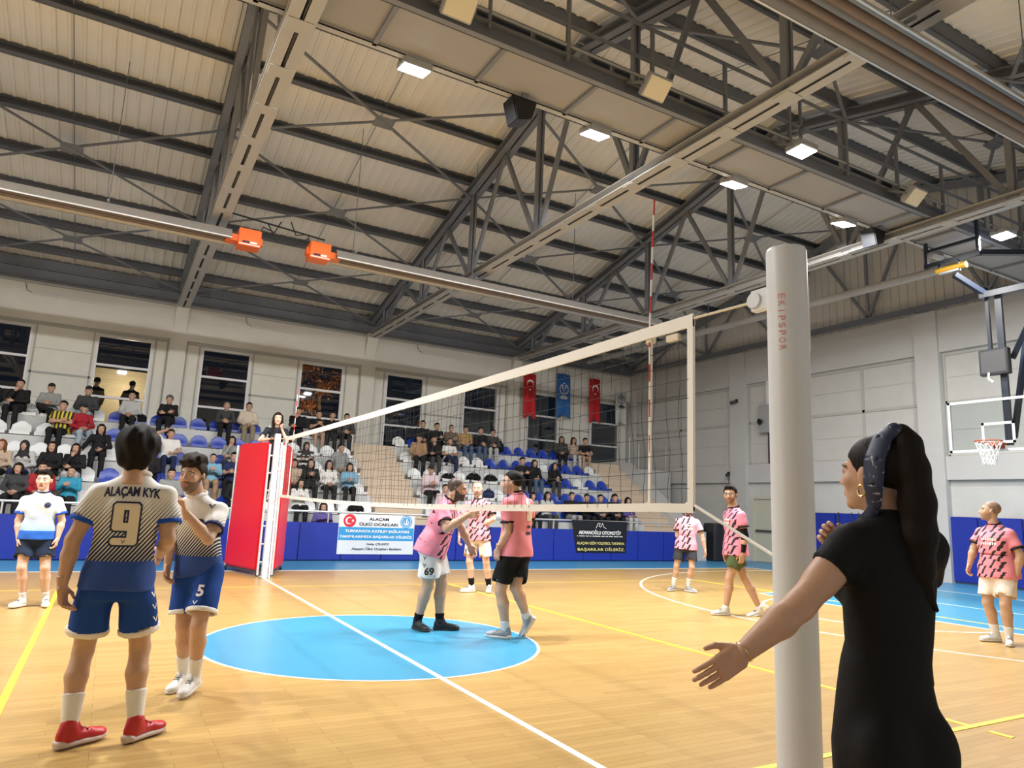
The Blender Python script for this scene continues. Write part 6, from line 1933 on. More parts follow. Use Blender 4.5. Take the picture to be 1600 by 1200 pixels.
# team-mate by the yellow line
j = J['pL']
t, P = person(j, 'player in white shirt fading to blue with dark shorts near the yellow line', dict(skin=FAIR, hair='short', hair_m='black', beard=0.15, girth=1.06, flare=0.03,
    top=striped_jersey('jersey_overlit', j['nk'][2]-0.08, j['pel'][2]-0.06, -1, base=(0.78, 0.80, 0.82), line=(0.20, 0.42, 0.74), low=(0.012, 0.12, 0.55), soft=True), sleeve=(0.68, 0.68), cuff=BLUEC, collar=NAVYC, legs=NAVY, frac=0.72, sock=WHITE, sock_h=0.09, shoe=(WSHOE, SOLEW), hem=0.07))  # same striped team jersey, white and lines paled to imitate overexposure
decal(t, P['top'], disc_me(0.034), (j['nk'][0]-0.085, 0, j['nk'][2]-0.15), (-1, 0, 0), (0, 0, 1), MAT['navy_print'], name='badge')

# pink team
j = J['p69']
t, P = person(j, 'bearded player in pink and black jersey bending forward, white shorts numbered 69', dict(skin=OLIVE, buzz=0.9, haircol=(0.022, 0.019, 0.018), beard=0.95, girth=1.22, belly=0.012, arm=1.1, leg=1.1,
    top=pink_jersey('jersey_pink_a'), sleeve=(0.72, 0.72), cuff=BLKC, collar=BLKC, legs=WHITE, frac=0.80, sock=BLACK, sock_h=0.10, shoe=(BSHOE, SOLEB), hem=0.10, hands=('half', 'relax'), hand_dir=((0.1, 1, 0.1), None), thumb=((0, 0, 1), None)))
c, up = legs_out(j, 0, 0.62)
decal(t, P['legs'], fit_text('69', 0.105, 0.085, 0.004), c+np.array([0, 0.03, 0]), (0, 1, 0), up, MAT['black_print'])
for k in range(3):
    c, up = legs_out(j, 0, 0.12+0.18*k); decal(t, P['legs'], chevron(0.02, 0.022), c+np.array([0, -0.03, 0]), (0, 1, 0), up, MAT['black_print'], name='chevron_mark')

j = J['pinkback']
t, P = person(j, 'player in pink jersey and white shorts facing the net, one forearm across his belly', dict(skin=FAIR, buzz=0.35, beard=0.5, haircol=(0.10, 0.06, 0.035), girth=1.05,
    top=pink_jersey('jersey_pink_b', (0.82, 0.34, 0.42)), sleeve=(0.68, 0.68), cuff=BLKC, collar=BLKC, legs=OFFW, frac=0.80, sock=BLACK, sock_h=0.15, shoe=(WSHOE, SOLEW), hem=0.08))
c, up = legs_out(j, 0, 0.66); decal(t, P['legs'], fit_text('5', 0.04, 0.075, 0.004), c+np.array([0.04, 0, 0]), (-1, 0.3, 0), up, MAT['black_print'])
chest_rows(t, P, j, 0.18, 0.14, 0.035, 2, 6)

j = J['black']
t, P = person(j, 'player in coral pink jersey and black shorts stepping away, one heel lifted', dict(skin=OLIVE, hair='crop', hair_m='black', haircol=(0.012, 0.01, 0.01), buzz=0.6, beard=0.35, girth=1.12, leg=1.05,
    top=pink_jersey('jersey_pink_c', (0.78, 0.25, 0.30), back=True), sleeve=(0.74, 0.70), cuff=BLKC, collar=BLKC, legs=BLACK, frac=0.82, sock=WHITE, sock_h=0.11, shoe=(GSHOE, SOLEW), hem=0.06, hand_dir=(None, (0.1, 0.25, -1))))
xb = (j['pel'][0]+j['nk'][0])/2
decal(t, P['top'], disc_me(0.045), (xb+0.06, 0, 1.47), (1, 0, 0), (0, 0, 1), MAT['white_print'], name='back_print')
for z, w, h in ((1.33, 0.10, 0.13), (1.20, 0.07, 0.03), (1.13, 0.10, 0.03)):
    decal(t, P['top'], box_me(w, h), (xb+0.05, 0, z), (1, 0, 0), (0, 0, 1), MAT['black_print'] if h < 0.1 else MAT['cream_print'], name='back_print')

j = J['beard']
t, P = person(j, 'bearded player in pink jersey with charcoal shorts, head behind the net tape', dict(skin=OLIVE, buzz=0.35, beard=0.9, girth=1.10, belly=0.008,
    top=pink_jersey('jersey_pink_d', (0.82, 0.36, 0.46)), sleeve=(0.70, 0.70), cuff=BLKC, collar=BLKC, legs=CHAR, frac=0.74, sock=WHITE, sock_h=0.17, shoe=(GSHOE, SOLEW), hem=0.09))
chest_rows(t, P, j, 0.18, 0.17, 0.035, 2, 6)

j = J['glasses']
t, P = person(j, 'tall player with glasses and black arm sleeve walking in pink jersey and green shorts', dict(skin=TAN, hair='short', hair_m='black', beard=0.55, girth=1.02,
    top=pink_jersey('jersey_pink_e'), sleeve=(0.70, 0.60), cuff=BLKC, collar=BLKC, legs=GREEN, frac=0.66, sock=None, shoe=(WSHOE, SOLEW), hem=0.10))
hd = np.array(j['hd']); R_ = frame(j['hv'], (0, 0, 1))
gl = MB()
for s in (-1, 1):
    ring_ = [tuple(hd+R_@(np.array([s*0.031+0.022*math.cos(a), 0.105, 0.002+0.018*math.sin(a)])*j['S'])) for a in [2*PI*k/14 for k in range(15)]]
    gl.tube(ring_, 0.0022, 5, cap=False)
    gl.tube([tuple(hd+R_@(np.array([s*0.053, 0.103, 0.004])*j['S'])), tuple(hd+R_@(np.array([s*0.083, 0.0, 0.006])*j['S']))], 0.002, 5)
gl.tube([tuple(hd+R_@(np.array([-0.009, 0.106, 0.004])*j['S'])), tuple(hd+R_@(np.array([0.009, 0.106, 0.004])*j['S']))], 0.002, 5)
put('eyeglasses', gl.mesh('eyeglasses'), MAT['black'], t)
F_ = Field(np.array(j['wr'][1])-0.15, np.array(j['sh'][1])+0.2, 0.01)
a_, e_, w_ = (np.array(j[k][1]) for k in ('sh', 'el', 'wr'))
F_.add(cap(a_+0.5*(e_-a_), e_, 0.052, 0.048), 0); F_.add(clip(cap(e_, w_, 0.050, 0.036), e_+0.92*(w_-e_), w_-e_), 0.02)
V_, Q_ = F_.net(); put('arm_sleeve', quads_mesh('arm_sleeve', V_, Q_), BLACK, t)
chest_rows(t, P, j, 0.18, 0.14, 0.035, 2, 6)

j = J['right']
t, P = person(j, 'stocky shaven-headed player in pink jersey and cream shorts before the blue wall pads', dict(skin=OLIVE, buzz=0.55, beard=0.4, girth=1.24, belly=0.012, arm=1.12, leg=1.1,
    top=pink_jersey('jersey_pink_f', (0.80, 0.27, 0.34)), sleeve=(0.74, 0.74), cuff=BLKC, collar=BLKC, legs=OFFW, frac=0.80, sock=WHITE, sock_h=0.14, shoe=(WSHOE, SOLEW), hem=0.10))
chest_rows(t, P, j, 0.19, 0.19, 0.036, 2, 7)

# woman in black beside the near post
j = J['woman']
t, P = person(j, 'woman in black top and skirt with ponytail and navy scarf, arm held out', dict(female=True, skin=(0.50, 0.30, 0.20), hair='ponytail', head=0.97, hair_m='dark', hair_h=0.005, h=0.008, hh=0.004, hand_h=0.0042, hc=0.008, girth=0.88, loose=0.008, waist=0.95, haircol=(0.02, 0.013, 0.01),
    top=BLACK, top_name='blouse', sleeve=(0.42, 0.42), hollow=False, fold=0.0012, hem=-0.14, spread=0.02, hands=('half', 'flat'), thumb=((0, 0, 1), (0.0, 0.15, 1)), hand_dir=((-0.5, 0.3, 0.6), (-1, 0.06, -0.62)), shoe=(BSHOE, SOLEB), arm=1.22, leg=0.74))
pel = np.array(j['pel']); nk = np.array(j['nk']); S_ = j['S']
SK = Field(pel-np.array([0.32, 0.3, 0.6]), pel+np.array([0.32, 0.3, 0.35]), 0.009)
u_ = np.array([0, 0, 1.0]); lx = np.array([1.0, 0, 0])
SK.add(loft([(pel+u_*0.27, lx, 0.094, 0.074), (pel+u_*0.18, lx, 0.119, 0.094), (pel+u_*0.10, lx, 0.134, 0.102), (pel-u_*0.03, lx, 0.153, 0.115), (pel-u_*0.18, lx, 0.150, 0.112), (pel-u_*0.42, lx, 0.145, 0.115), (pel-u_*0.56, lx, 0.14, 0.11)], 2.1), 0)
for s in (-1, 1): SK.add(ell(pel+np.array([s*0.07, -0.075, -0.04]), (0.076, 0.056, 0.10)), 0.04)
V_, Q_ = SK.net(); put('skirt', quads_mesh('skirt', V_, Q_), BLACK, t)
hd = np.array(j['hd']); R_ = frame(j['hv'], unit(hd-nk)*0.3+np.array([0, 0, 1.0]))
def HL(x, y, z): return hd+R_@(np.array([x, y, z])*S_)
SC_ = Field(hd-0.35, hd+0.25, 0.005)
pts = [HL(-0.015, -0.070, 0.140), HL(-0.050, -0.058, 0.108), HL(-0.080, -0.052, 0.045), HL(-0.084, -0.050, -0.03), HL(-0.066, -0.040, -0.10), HL(-0.058, -0.010, -0.155)]
fwd_h = R_[:, 1]
SC_.add(loft([(pts[k], fwd_h, [0.024, 0.030, 0.032, 0.030, 0.020, 0.014][k], [0.014, 0.013, 0.012, 0.011, 0.010, 0.009][k]) for k in range(6)], 2.2), 0)
SC_.add(cap(HL(-0.022, -0.078, 0.135), HL(0.022, -0.078, 0.135), 0.020), 0.02)
V_, Q_ = SC_.net()
sm, snt, sb = nodes_of('navy_patterned_scarf')
stc = nn(snt, 'ShaderNodeTexCoord'); svo = nn(snt, 'ShaderNodeTexNoise'); setin(svo, Scale=26.0, Detail=3.0, Distortion=2.5); snt.links.new(stc.outputs['Object'], svo.inputs['Vector'])
snt.links.new(mixc(snt, math_n(snt, 'GREATER_THAN', svo.outputs['Fac'], 0.64), (0.008, 0.016, 0.055), (0.30, 0.32, 0.36)), sb.inputs['Base Color']); sb.inputs['Roughness'].default_value = 0.5
put('scarf', quads_mesh('scarf', V_, Q_), sm, t)
gold = mat('gold_jewellery', (0.80, 0.58, 0.28), 0.25, 0.9)
er = [tuple(HL(-0.082, -0.010+0.012*math.cos(a), -0.052+0.017*math.sin(a))) for a in [2*PI*k/14 for k in range(15)]]
put('earring', MB().tube(er, 0.0035, 6, cap=False).mesh('earring', smooth=True), gold, t)
wl, el_ = np.array(j['wr'][1]), np.array(j['el'][1]); d_ = unit(wl-el_); s1 = unit(np.cross(d_, (0, 1, 0))); s2 = np.cross(d_, s1)
brp = [tuple(wl-d_*0.005+(s1*math.cos(a)+s2*math.sin(a))*0.0285) for a in [2*PI*k/18 for k in range(19)]]
put('bracelet', MB().tube(brp, 0.0022, 5, cap=False).mesh('bracelet', smooth=True), gold, t)

# referee standing on the stand platform
def mirror_pts(a): return [a, [-a[0], a[1], a[2]]]
j = dict(root=(0.14, 6.62, 1.37), face=-99.0, S=0.94, pel=[0, 0.02, 0.86], nk=[0.0, 0.10, 1.36], hd=[0.0, 0.15, 1.535], hv=[-0.05, 1, 0.0], hip=[[0.085, 0.02, 0.86], [-0.085, 0.02, 0.86]],
         sh=[[0.165, 0.10, 1.315], [-0.165, 0.10, 1.315]], el=[[0.29, 0.22, 1.10], [-0.20, 0.26, 1.10]], wr=[[0.10, 0.36, 1.12], [-0.09, 0.29, 1.32]], kn=[[0.09, 0.07, 0.46], [-0.09, 0.07, 0.46]], an=[[0.09, 0.0, 0.085], [-0.09, 0.0, 0.085]], ft=[[0.2, 1, 0], [-0.2, 1, 0]])
t, P = person(j, 'woman referee in black standing on the red stand, hand on her chin', dict(female=True, skin=FAIR, hair='long', hair_m='brown', haircol=(0.03, 0.018, 0.01), h=0.011, hh=0.006, girth=0.9, loose=0.012, waist=0.92,
    top=cloth('referee_navy_black', (0.02, 0.022, 0.03)), top_name='shirt', sleeve=(0.7, 0.7), legs=BLACK, legs_name='trousers', frac=1.95, lloose=0.012, shoe=(BSHOE, SOLEB), hands=('relax', 'half'), hand_dir=(None, (0.4, -0.1, 0.8)), hem=0.06))
# ================================================================== spectators in the stand
def seated(pose, fem):
    S = 0.93 if fem else 0.98
    q = lambda x, y, z: [x*S, y*S, z*S]
    lean = {'lean': 0.20, 'raise': -0.04, 'back': -0.06}.get(pose, 0.02)
    nz = 0.60 if pose == 'lean' else 0.635
    J = dict(S=S, root=(0, 0, 0), face=90, pel=q(0, 0, 0.145), nk=q(0, lean, nz), hd=q(0, lean+0.04, nz+0.145), hv=[0, 1, -0.05],
             hip=[q(0.09, 0, 0.13), q(-0.09, 0, 0.13)], sh=[q(0.175, lean, nz-0.045), q(-0.175, lean, nz-0.045)],
             kn=[q(0.11, 0.43, 0.14), q(-0.11, 0.43, 0.14)], an=[[0.11, 0.40, -0.435], [-0.11, 0.40, -0.435]], ft=[[0.15, 1, 0], [-0.15, 1, 0]])
    arms = {'lap': ((0.24, 0.07, 0.34), (0.07, 0.28, 0.25), (-0.24, 0.07, 0.34), (-0.06, 0.29, 0.26)),
            'lean': ((0.22, 0.36, 0.29), (0.04, 0.47, 0.27), (-0.22, 0.36, 0.29), (-0.03, 0.48, 0.29)),
            'cross': ((0.22, 0.10, 0.37), (-0.06, 0.22, 0.41), (-0.22, 0.10, 0.37), (0.06, 0.24, 0.38)),
            'chin': ((0.16, 0.26, 0.36), (0.03, 0.22, 0.60), (-0.22, 0.09, 0.35), (0.05, 0.27, 0.33)),
            'clap': ((0.22, 0.14, 0.37), (0.03, 0.32, 0.47), (-0.22, 0.14, 0.37), (-0.03, 0.32, 0.46)),
            'phone': ((0.21, 0.12, 0.36), (0.04, 0.32, 0.40), (-0.21, 0.12, 0.36), (-0.04, 0.32, 0.40)),
            'raise': ((0.36, 0.06, 0.76), (0.14, -0.02, 0.86), (-0.24, 0.07, 0.34), (-0.05, 0.28, 0.28)),
            'back': ((0.30, -0.08, 0.36), (0.36, 0.12, 0.22), (-0.24, 0.07, 0.34), (-0.06, 0.28, 0.26)),
            'floor': ((0.24, 0.07, 0.34), (0.07, 0.28, 0.25), (-0.24, 0.07, 0.34), (-0.06, 0.29, 0.26)),
            'legs': ((0.24, 0.10, 0.36), (0.05, 0.30, 0.36), (-0.24, 0.10, 0.36), (-0.05, 0.32, 0.35))}[pose]
    J['el'] = [q(*arms[0]), q(*arms[2])]; J['wr'] = [q(*arms[1]), q(*arms[3])]
    if pose == 'floor':
        J['kn'] = [q(0.27, 0.22, 0.16), q(-0.27, 0.22, 0.16)]; J['an'] = [[-0.10, 0.24, 0.09], [0.10, 0.17, 0.09]]; J['ft'] = [[-0.9, 0.3, 0], [0.9, 0.3, 0]]
    if pose == 'legs':
        J['kn'][0] = q(0.16, 0.42, 0.26); J['an'][0] = [-0.16, 0.40, 0.12]; J['ft'][0] = [-0.6, 0.7, 0.1]
    return J
_proto = {}
def proto(kind, pose, fem, extra=None):
    key = (kind, pose, fem, extra)
    if key in _proto: return _proto[key]
    j = seated(pose, fem)
    o = dict(h=0.017, hh=0.0095, hand_h=0.011, hc=0.016, female=fem, loose=0.020, girth=0.96 if fem else 1.04, skin=(0.46, 0.285, 0.20), fold=0.005, lloose=0.018, hollow=False, hem=0.07, thumb=((0, 0.2, 1), (0, 0.2, 1)))
    if kind == 'body':
        o['beard'] = 0.6 if extra == 'beard' else 0.0
        V, F, C = body_geo(j, o); me = quads_mesh('body', V, F, C); me.materials.append(MAT['skin'])
    elif kind == 'top':
        o['sleeve'] = (1.92, 1.92) if extra == 'long' else (0.7, 0.7); o['seed'] = 3
        V, F = top_geo(j, o); me = quads_mesh('top', V, F); me.materials.append(BLACK)
    elif kind == 'legs':
        o['frac'] = 1.93 if extra == 'long' else 0.85
        V, F = legs_geo(j, o); me = quads_mesh('legs', V, F); me.materials.append(BLACK)
    elif kind == 'hair':
        V, F = hair_geo(extra, 0.011)
        R = frame(j['hv'], (0, 0, 1.0)); me = quads_mesh('hair', V*j['S']*1.03@R.T+np.array(j['hd']), F); me.materials.append(HAIRM['black'])
    elif kind == 'shoe':
        (UV, UF), (SV, SF), _k = shoe_geo(0.012); i = extra
        d = unit(j['ft'][i]); x = unit(np.cross(d, (0, 0, 1.0))); z = np.cross(x, d); R = np.stack([x, d, z], 1)
        V = np.concatenate([UV, SV]); F = np.concatenate([UF, SF+len(UV)])
        me = quads_mesh('shoe', (V-np.array([0, -0.018, 0.083]))@R.T+np.array(j['an'][i]), F); me.materials.append(BSHOE)
    _proto[key] = me
    return me
CC = dict(black=(0.012, 0.012, 0.014), charcoal=(0.045, 0.047, 0.05), grey=(0.26, 0.27, 0.27), lgrey=(0.42, 0.43, 0.43), white=(0.66, 0.66, 0.64), cream=(0.55, 0.49, 0.40), beige=(0.42, 0.33, 0.25), tan=(0.33, 0.21, 0.12), mustard=(0.36, 0.24, 0.09),
          brown=(0.13, 0.10, 0.075), red=(0.32, 0.02, 0.03), navy=(0.016, 0.024, 0.075), jeans=(0.06, 0.10, 0.18), ljeans=(0.30, 0.38, 0.45), turquoise=(0.03, 0.26, 0.40), sky=(0.18, 0.36, 0.50), khaki=(0.24, 0.20, 0.14), pinkwhite=(0.60, 0.48, 0.52), purple=(0.10, 0.08, 0.26), stripe=None, fan=None)
def stripes_cloth(name, c1, c2, period, axis):
    m, nt, b = nodes_of(name); tc = nn(nt, 'ShaderNodeTexCoord'); sp = nn(nt, 'ShaderNodeSeparateXYZ'); nt.links.new(tc.outputs['Object'], sp.inputs[0])
    f = math_n(nt, 'GREATER_THAN', math_n(nt, 'FRACT', math_n(nt, 'MULTIPLY', sp.outputs[axis], 1/period)), 0.5)
    nt.links.new(mixc(nt, f, c1, c2), b.inputs['Base Color']); b.inputs['Roughness'].default_value = 0.75
    return m
STR = {'stripe': stripes_cloth('black_white_stripes', (0.012, 0.012, 0.016), (0.55, 0.55, 0.55), 0.13, 'Z'), 'fan': stripes_cloth('yellow_black_stripes', (0.014, 0.014, 0.014), (0.55, 0.44, 0.03), 0.085, 'X')}
def cm(c): return STR[c] if c in STR else cloth('spectator_'+c, CC[c])
shoe_white = WSHOE
rs_ = random.Random(11)
def spectator(tier, x, pose, who, top, legs, hair, label, sleeve='long', leg='long', beard=False, hm='black', yaw=0.0, shoes='black', dy=0.0):
    fem = who == 'f'
    z = TZ[tier]+(0.062 if tier else 0.0)
    r = thing('person', label, 'person', (x, EDGE[tier]+(0.20 if tier else 0.42)+dy, z-0.045), PI+rad(yaw+rs_.uniform(-7, 7)), group='spectators seated in the stand')
    s = rs_.uniform(0.97, 1.03); r.scale = (s, s, s)
    put('body', proto('body', pose, fem, 'beard' if beard else None), None, r)
    put('top', proto('top', pose, fem, sleeve), cm(top), r)
    put('trousers' if leg == 'long' else 'shorts', proto('legs', pose, fem, leg), cm(legs), r)
    put('hair' if hair not in ('hijab', 'cap') else {'hijab': 'headscarf', 'cap': 'cap'}[hair], proto('hair', pose, fem, hair), HAIRM[hm], r)
    for i in (0, 1): put('shoe', proto('shoe', pose, fem, i), BSHOE if shoes == 'black' else shoe_white, r)
    return r
A_ = 'the block behind number 9'
SP = [
 (5, -5.35, 'lap', 'm', 'black', 'black', 'short', 'man in black at the far end of the top row beside the glasses man'),
 (5, -4.75, 'chin', 'm', 'black', 'black', 'short', 'man in black sweater with hand on chin, top row beside grey hoodie'),
 (5, -4.11, 'legs', 'm', 'grey', 'black', 'cap', 'man in grey hoodie and dark cap with crossed legs, top row'),
 (4, -3.74, 'cross', 'm', 'fan', 'black', 'short', 'young man in yellow and black striped shirt with folded arms'),
 (4, -3.33, 'lap', 'f', 'red', 'ljeans', 'cap', 'person in red hooded top and black cap beside the striped shirt'),
 (5, -3.30, 'lap', 'm', 'charcoal', 'ljeans', 'cap', 'man in dark vest and black cap with pale jeans, top row'),
 (5, -2.30, 'lap', 'm', 'lgrey', 'black', 'crop', 'man in light grey sweater with black trousers in front of lit window'),
 (2, -4.67, 'lap', 'f', 'beige', 'black', 'long', 'woman with long auburn hair in beige top'),
 (2, -4.26, 'lap', 'f', 'lgrey', 'navy', 'hijab', 'woman in black headscarf and light grey sweater'),
 (2, -3.75, 'lap', 'f', 'black', 'black', 'long', 'long-haired woman in black cardigan beside grey sweater and headscarf'),
 (2, -3.30, 'chin', 'f', 'black', 'lgrey', 'long', 'brown-haired woman in black with hand at her mouth'),
 (3, -2.88, 'back', 'f', 'black', 'black', 'long', 'long-haired woman all in black leaning on her arm'),
 (1, -4.24, 'lap', 'f', 'charcoal', 'black', 'bob', 'woman in dark blazer with bobbed hair in the front row'),
 (1, -3.28, 'clap', 'f', 'turquoise', 'black', 'sleek', 'woman in turquoise vest clapping in the front row'),
 (1, -3.81, 'lap', 'm', 'red', 'black', 'short', 'person in dark red behind the pale-shirted player'),
 (5, -1.40, 'cross', 'm', 'black', 'black', 'wave', 'older grey-haired man in black jacket alone between blue seats'),
 (3, -1.36, 'raise', 'm', 'white', 'navy', 'short', 'man in white shirt with one arm behind his head'),
 (5, 0.04, 'lean', 'm', 'charcoal', 'black', 'crop', 'older man in dark jacket leaning forward, top row by brown window'),
 (5, 0.64, 'lap', 'm', 'cream', 'khaki', 'short', 'man in cream sweater and khaki trousers, top row'),
 (3, 0.09, 'chin', 'f', 'grey', 'charcoal', 'bob', 'dark-haired woman in grey sweater with hand at her mouth'),
 (2, -0.41, 'clap', 'f', 'sky', 'tan', 'sleek', 'girl in light blue shirt and tan trousers clapping'),
 (2, 0.08, 'phone', 'm', 'navy', 'black', 'short', 'boy in navy jersey holding a phone'),
 (1, 0.11, 'lap', 'm', 'black', 'black', 'short', 'boy in black shirt beside the red referee pad'),
 (1, -1.34, 'lap', 'm', 'grey', 'charcoal', 'short', 'boy in grey top seated behind number 5'),
 (2, -1.79, 'lap', 'm', 'black', 'black', 'short', 'person in black seated directly behind number 9'),
 (5, 2.03, 'chin', 'm', 'black', 'black', 'short', 'man in black with hand on face, top row next to the far antenna'),
 (5, 2.63, 'clap', 'm', 'black', 'khaki', 'short', 'man in black shirt and khaki shorts clapping, top row'),
 (5, 3.05, 'chin', 'm', 'black', 'black', 'short', 'man in black jacket with hand on chin, second from the stairs'),
 (5, 3.46, 'lean', 'm', 'charcoal', 'black', 'short', 'man in dark jacket over teal shirt at the stair end of the top row'),
 (3, 1.99, 'cross', 'f', 'stripe', 'black', 'hijab', 'woman in dark headscarf and black and white striped sweater'),
 (3, 2.98, 'back', 'm', 'grey', 'beige', 'short', 'man in grey long-sleeved top turned sideways'),
 (2, 1.55, 'lap', 'f', 'beige', 'black', 'bob', 'woman in beige half hidden by the red referee pad'),
 (2, 1.97, 'clap', 'f', 'black', 'black', 'long', 'long-haired woman in black top clapping'),
 (2, 2.45, 'lap', 'f', 'white', 'black', 'long', 'long-haired woman in black vest over white sleeves'),
 (2, 3.02, 'phone', 'f', 'sky', 'black', 'bob', 'woman in pale blue denim jacket at the stair end of the second row'),
 (1, 1.58, 'phone', 'f', 'white', 'black', 'long', 'long-haired woman in open white shirt in the front row'),
 (0, 2.06, 'floor', 'f', 'purple', 'black', 'bob', 'woman in dark purple top low behind the barrier'),
 (0, 0.05, 'floor', 'm', 'sky', 'black', 'short', 'child in light blue low behind the barrier by the referee stand'),
 (5, 5.96, 'lap', 'm', 'black', 'black', 'short', 'man in black jacket, first in the top row past the stairs'),
 (5, 6.45, 'cross', 'm', 'black', 'black', 'short', 'man in black jacket over white shirt, second in the top row past the stairs'),
 (5, 6.97, 'cross', 'm', 'brown', 'charcoal', 'crop', 'man in brown shirt with folded arms, top row'),
 (5, 7.49, 'lap', 'm', 'mustard', 'jeans', 'short', 'man in mustard shirt and jeans, top row'),
 (5, 7.96, 'lean', 'm', 'black', 'jeans', 'short', 'man in black jacket and jeans leaning forward, top row'),
 (5, 8.47, 'lean', 'm', 'charcoal', 'lgrey', 'wave', 'man in dark grey sweater and pale trousers ending the top-row group'),
 (4, 5.57, 'lap', 'm', 'tan', 'black', 'cap', 'man in tan jacket and black cap next to the stairs'),
 (4, 6.05, 'chin', 'm', 'black', 'charcoal', 'short', 'bearded man in black with hand on chin, fourth row'),
 (4, 6.59, 'legs', 'm', 'white', 'navy', 'crop', 'bearded man in white T-shirt and navy trousers with crossed legs'),
 (2, 5.37, 'phone', 'm', 'pinkwhite', 'black', 'cap', 'boy in black cap and white and pink shirt by the stairs'),
 (1, 5.51, 'lap', 'm', 'pinkwhite', 'charcoal', 'crop', 'small child low behind the bending pink player'),
 (3, 8.81, 'cross', 'm', 'black', 'black', 'short', 'young man in black with folded arms, third row'),
 (3, 9.27, 'lap', 'f', 'black', 'jeans', 'long', 'long-haired woman in black jacket and blue jeans, third row'),
 (3, 9.96, 'lean', 'f', 'black', 'charcoal', 'long', 'long-haired woman in black leaning forward, third row'),
 (1, 8.34, 'lap', 'f', 'grey', 'black', 'bob', 'dark-haired woman behind the coral-shirted player'),
 (1, 8.84, 'phone', 'f', 'lgrey', 'charcoal', 'long', 'long-haired woman in pale grey printed sweater, front row'),
 (5, 11.31, 'lap', 'f', 'charcoal', 'black', 'long', 'long-haired woman in profile, first of three under the windows'),
 (5, 11.81, 'lap', 'f', 'beige', 'lgrey', 'long', 'long-haired woman in beige top, middle of three under the windows'),
 (5, 12.25, 'lean', 'm', 'black', 'tan', 'short', 'boy in black T-shirt leaning forward, last of three under the windows'),
 (1, 9.71, 'phone', 'm', 'black', 'grey', 'short', 'boy in black jacket with grey trousers above the black banner'),
 (1, 10.28, 'phone', 'm', 'black', 'black', 'short', 'boy in black behind the middle of the black banner'),
 (1, 10.80, 'lap', 'm', 'charcoal', 'black', 'short', 'boy in charcoal top above the end of the black banner'),
 (1, 11.35, 'lap', 'm', 'black', 'black', 'wave', 'boy in black next to the girl in purple'),
 (1, 11.88, 'lap', 'f', 'purple', 'lgrey', 'bob', 'girl in purple hooded top at the end of the front row'),
]
SHORTS = {2.63: 'short', 12.25: 'short'}
for (tier, x, pose, who, top, legs, hair, label) in SP:
    hm = 'black_cloth' if hair in ('hijab', 'cap') else {-4.67: 'auburn', -1.40: 'grey', -3.30: 'brown', 0.04: 'grey'}.get(x, 'black' if rs_.random() < 0.7 else 'brown')
    short = top in ('fan', 'white', 'navy', 'mustard') or label.endswith('clapping, top row') or 'T-shirt' in label
    spectator(tier, x, pose, who, top, legs, hair, label, sleeve='short' if short and who == 'm' else 'long', leg=SHORTS.get(x, 'long'), beard='bearded' in label, hm=hm,
              yaw={2.98: 25, 11.31: -22, 5.57: -18, -3.33: 22, -3.74: -18}.get(x, -8), shoes='white' if who == 'f' or rs_.random() < 0.35 else 'black')

# coats and bags left on seats
def bag(x, tier, sx, sy, sz, m, label, name='bag', cat='bag'):
    t = thing(name, label, cat, (x, EDGE[tier]+0.24, TZ[tier]+0.07))
    F = Field((-0.3, -0.3, -0.05), (0.3, 0.3, 0.5), 0.018)
    F.add(ell((0, 0, sz*0.5), (sx, sy, sz*0.55)), 0); F.add(ell((0.02, 0.05, sz*0.85), (sx*0.7, sy*0.5, sz*0.3)), 0.05)
    F.warp(fold(0.012, int(x*10) % 90)); F.keep(lambda p: -p[..., 2])
    V, Q = F.net(); put('bag_body', quads_mesh('bag_body', V, Q), m, t)
    put('strap', MB().tube([(-sx*0.4, 0.02, sz*0.9), (-sx*0.2, 0.0, sz*1.25), (sx*0.2, 0.0, sz*1.25), (sx*0.4, 0.02, sz*0.9)], 0.012, 6).mesh('strap'), m, t)
bag(8.85, 5, 0.13, 0.11, 0.40, BLACK, 'black backpack standing on the top row beside blue seats')
bag(7.15, 3, 0.24, 0.16, 0.22, BLACK, 'black coat heaped on a white seat in the third row')
bag(7.75, 3, 0.22, 0.16, 0.20, BLACK, 'black coat heaped over two seats toward the blue seats', 'coat', 'coat')
bag(6.3, 3, 0.22, 0.14, 0.16, BLACK, 'flat black bag on the third row below the white T-shirt man')
bag(7.3, 2, 0.2, 0.14, 0.24, cloth('spectator_navy', CC['navy']), 'navy bag on the second row between the pink players')
bag(3.05, 1, 0.22, 0.14, 0.18, BLACK, 'black bag on the front row seat next to the stairs')
bag(-2.05, 5, 0.15, 0.12, 0.22, BLACK, 'black bag beside the light grey sweater man')

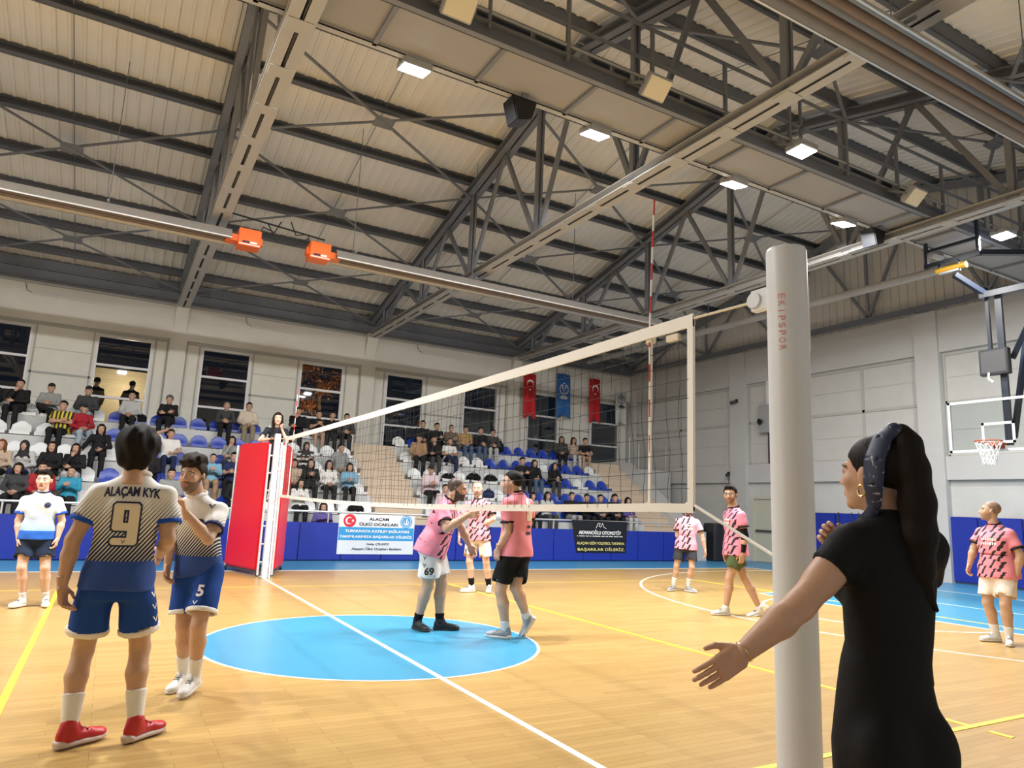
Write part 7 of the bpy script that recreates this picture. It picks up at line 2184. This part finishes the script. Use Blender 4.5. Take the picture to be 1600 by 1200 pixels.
# people out on the terrace, seen through the window
for x, y, lab in ((-3.32, 16.9, 'dark figure standing outside behind the lit window, farther from the pilaster'), (-2.38, 16.85, 'dark figure standing outside behind the lit window, nearer the pilaster')):
    jj = dict(JOINTS['pL']); jj = {k: v for k, v in jj.items()}; jj['root'] = (x, y, 3.14); jj['face'] = 80.0
    person(jj, lab, dict(h=0.02, hh=0.012, hc=0.02, hand_h=0.012, hair='short', hair_h=0.012, top=BLACK, top_name='jacket', sleeve=(1.9, 1.9), legs=BLACK, legs_name='trousers', frac=1.95, shoe=(BSHOE, SOLEB), shoe_h=0.012))

# autumn tree outside the middle window, lit by a small added lamp
tr = thing('autumn_tree', 'tree with orange autumn leaves outside the middle window', 'tree', (4.0, 19.2, 3.14))
put('trunk', MB().tube([(0, 0, 0), (0.05, 0, 1.4), (-0.1, 0.1, 3.0)], [0.12, 0.09, 0.04], 8).mesh('trunk', smooth=True), MAT['bark'], tr)
rg_ = random.Random(5); lf = MB()
for c in ((-0.55, -0.2, 3.1, 0.55), (0.1, -0.2, 2.45, 0.45), (-0.5, -0.2, 1.7, 0.5), (0.9, 0.3, 2.9, 0.5)):
    for _ in range(190):
        p = Vector((rg_.gauss(0, 0.5), rg_.gauss(0, 0.4), rg_.gauss(0, 0.4)))*c[3]+Vector(c[:3])
        a = Vector((rg_.gauss(0, 1), rg_.gauss(0, 1), rg_.gauss(0, 1))).normalized(); b = a.orthogonal().normalized()
        lf.add([p-a*0.09, p+b*0.022, p+a*0.09, p-b*0.022], [(0, 1, 2, 3)])
o_ = put('foliage', lf.mesh('foliage'), MAT['leaf'], tr); tag(o_, kind='stuff')
tl = thing('added_tree_lamp', 'small terrace lamp on a pole outside the middle window', 'lamp', (4.3, 17.3, 3.14))  # made-up lamp, put here to brighten the leaves
put('pole', MB().tube([(0, 0, 0), (0, 0, 0.35)], 0.03, 8).mesh('pole'), MAT['dark_plastic'], tl)
ld = bpy.data.lights.new('added_tree_light', 'POINT'); ld.energy = 420; ld.color = (1, 0.72, 0.42); ld.shadow_soft_size = 0.08
lo_ = bpy.data.objects.new('added_tree_light', ld); lo_.location = (0, 0, 0.45); link(lo_, tl)
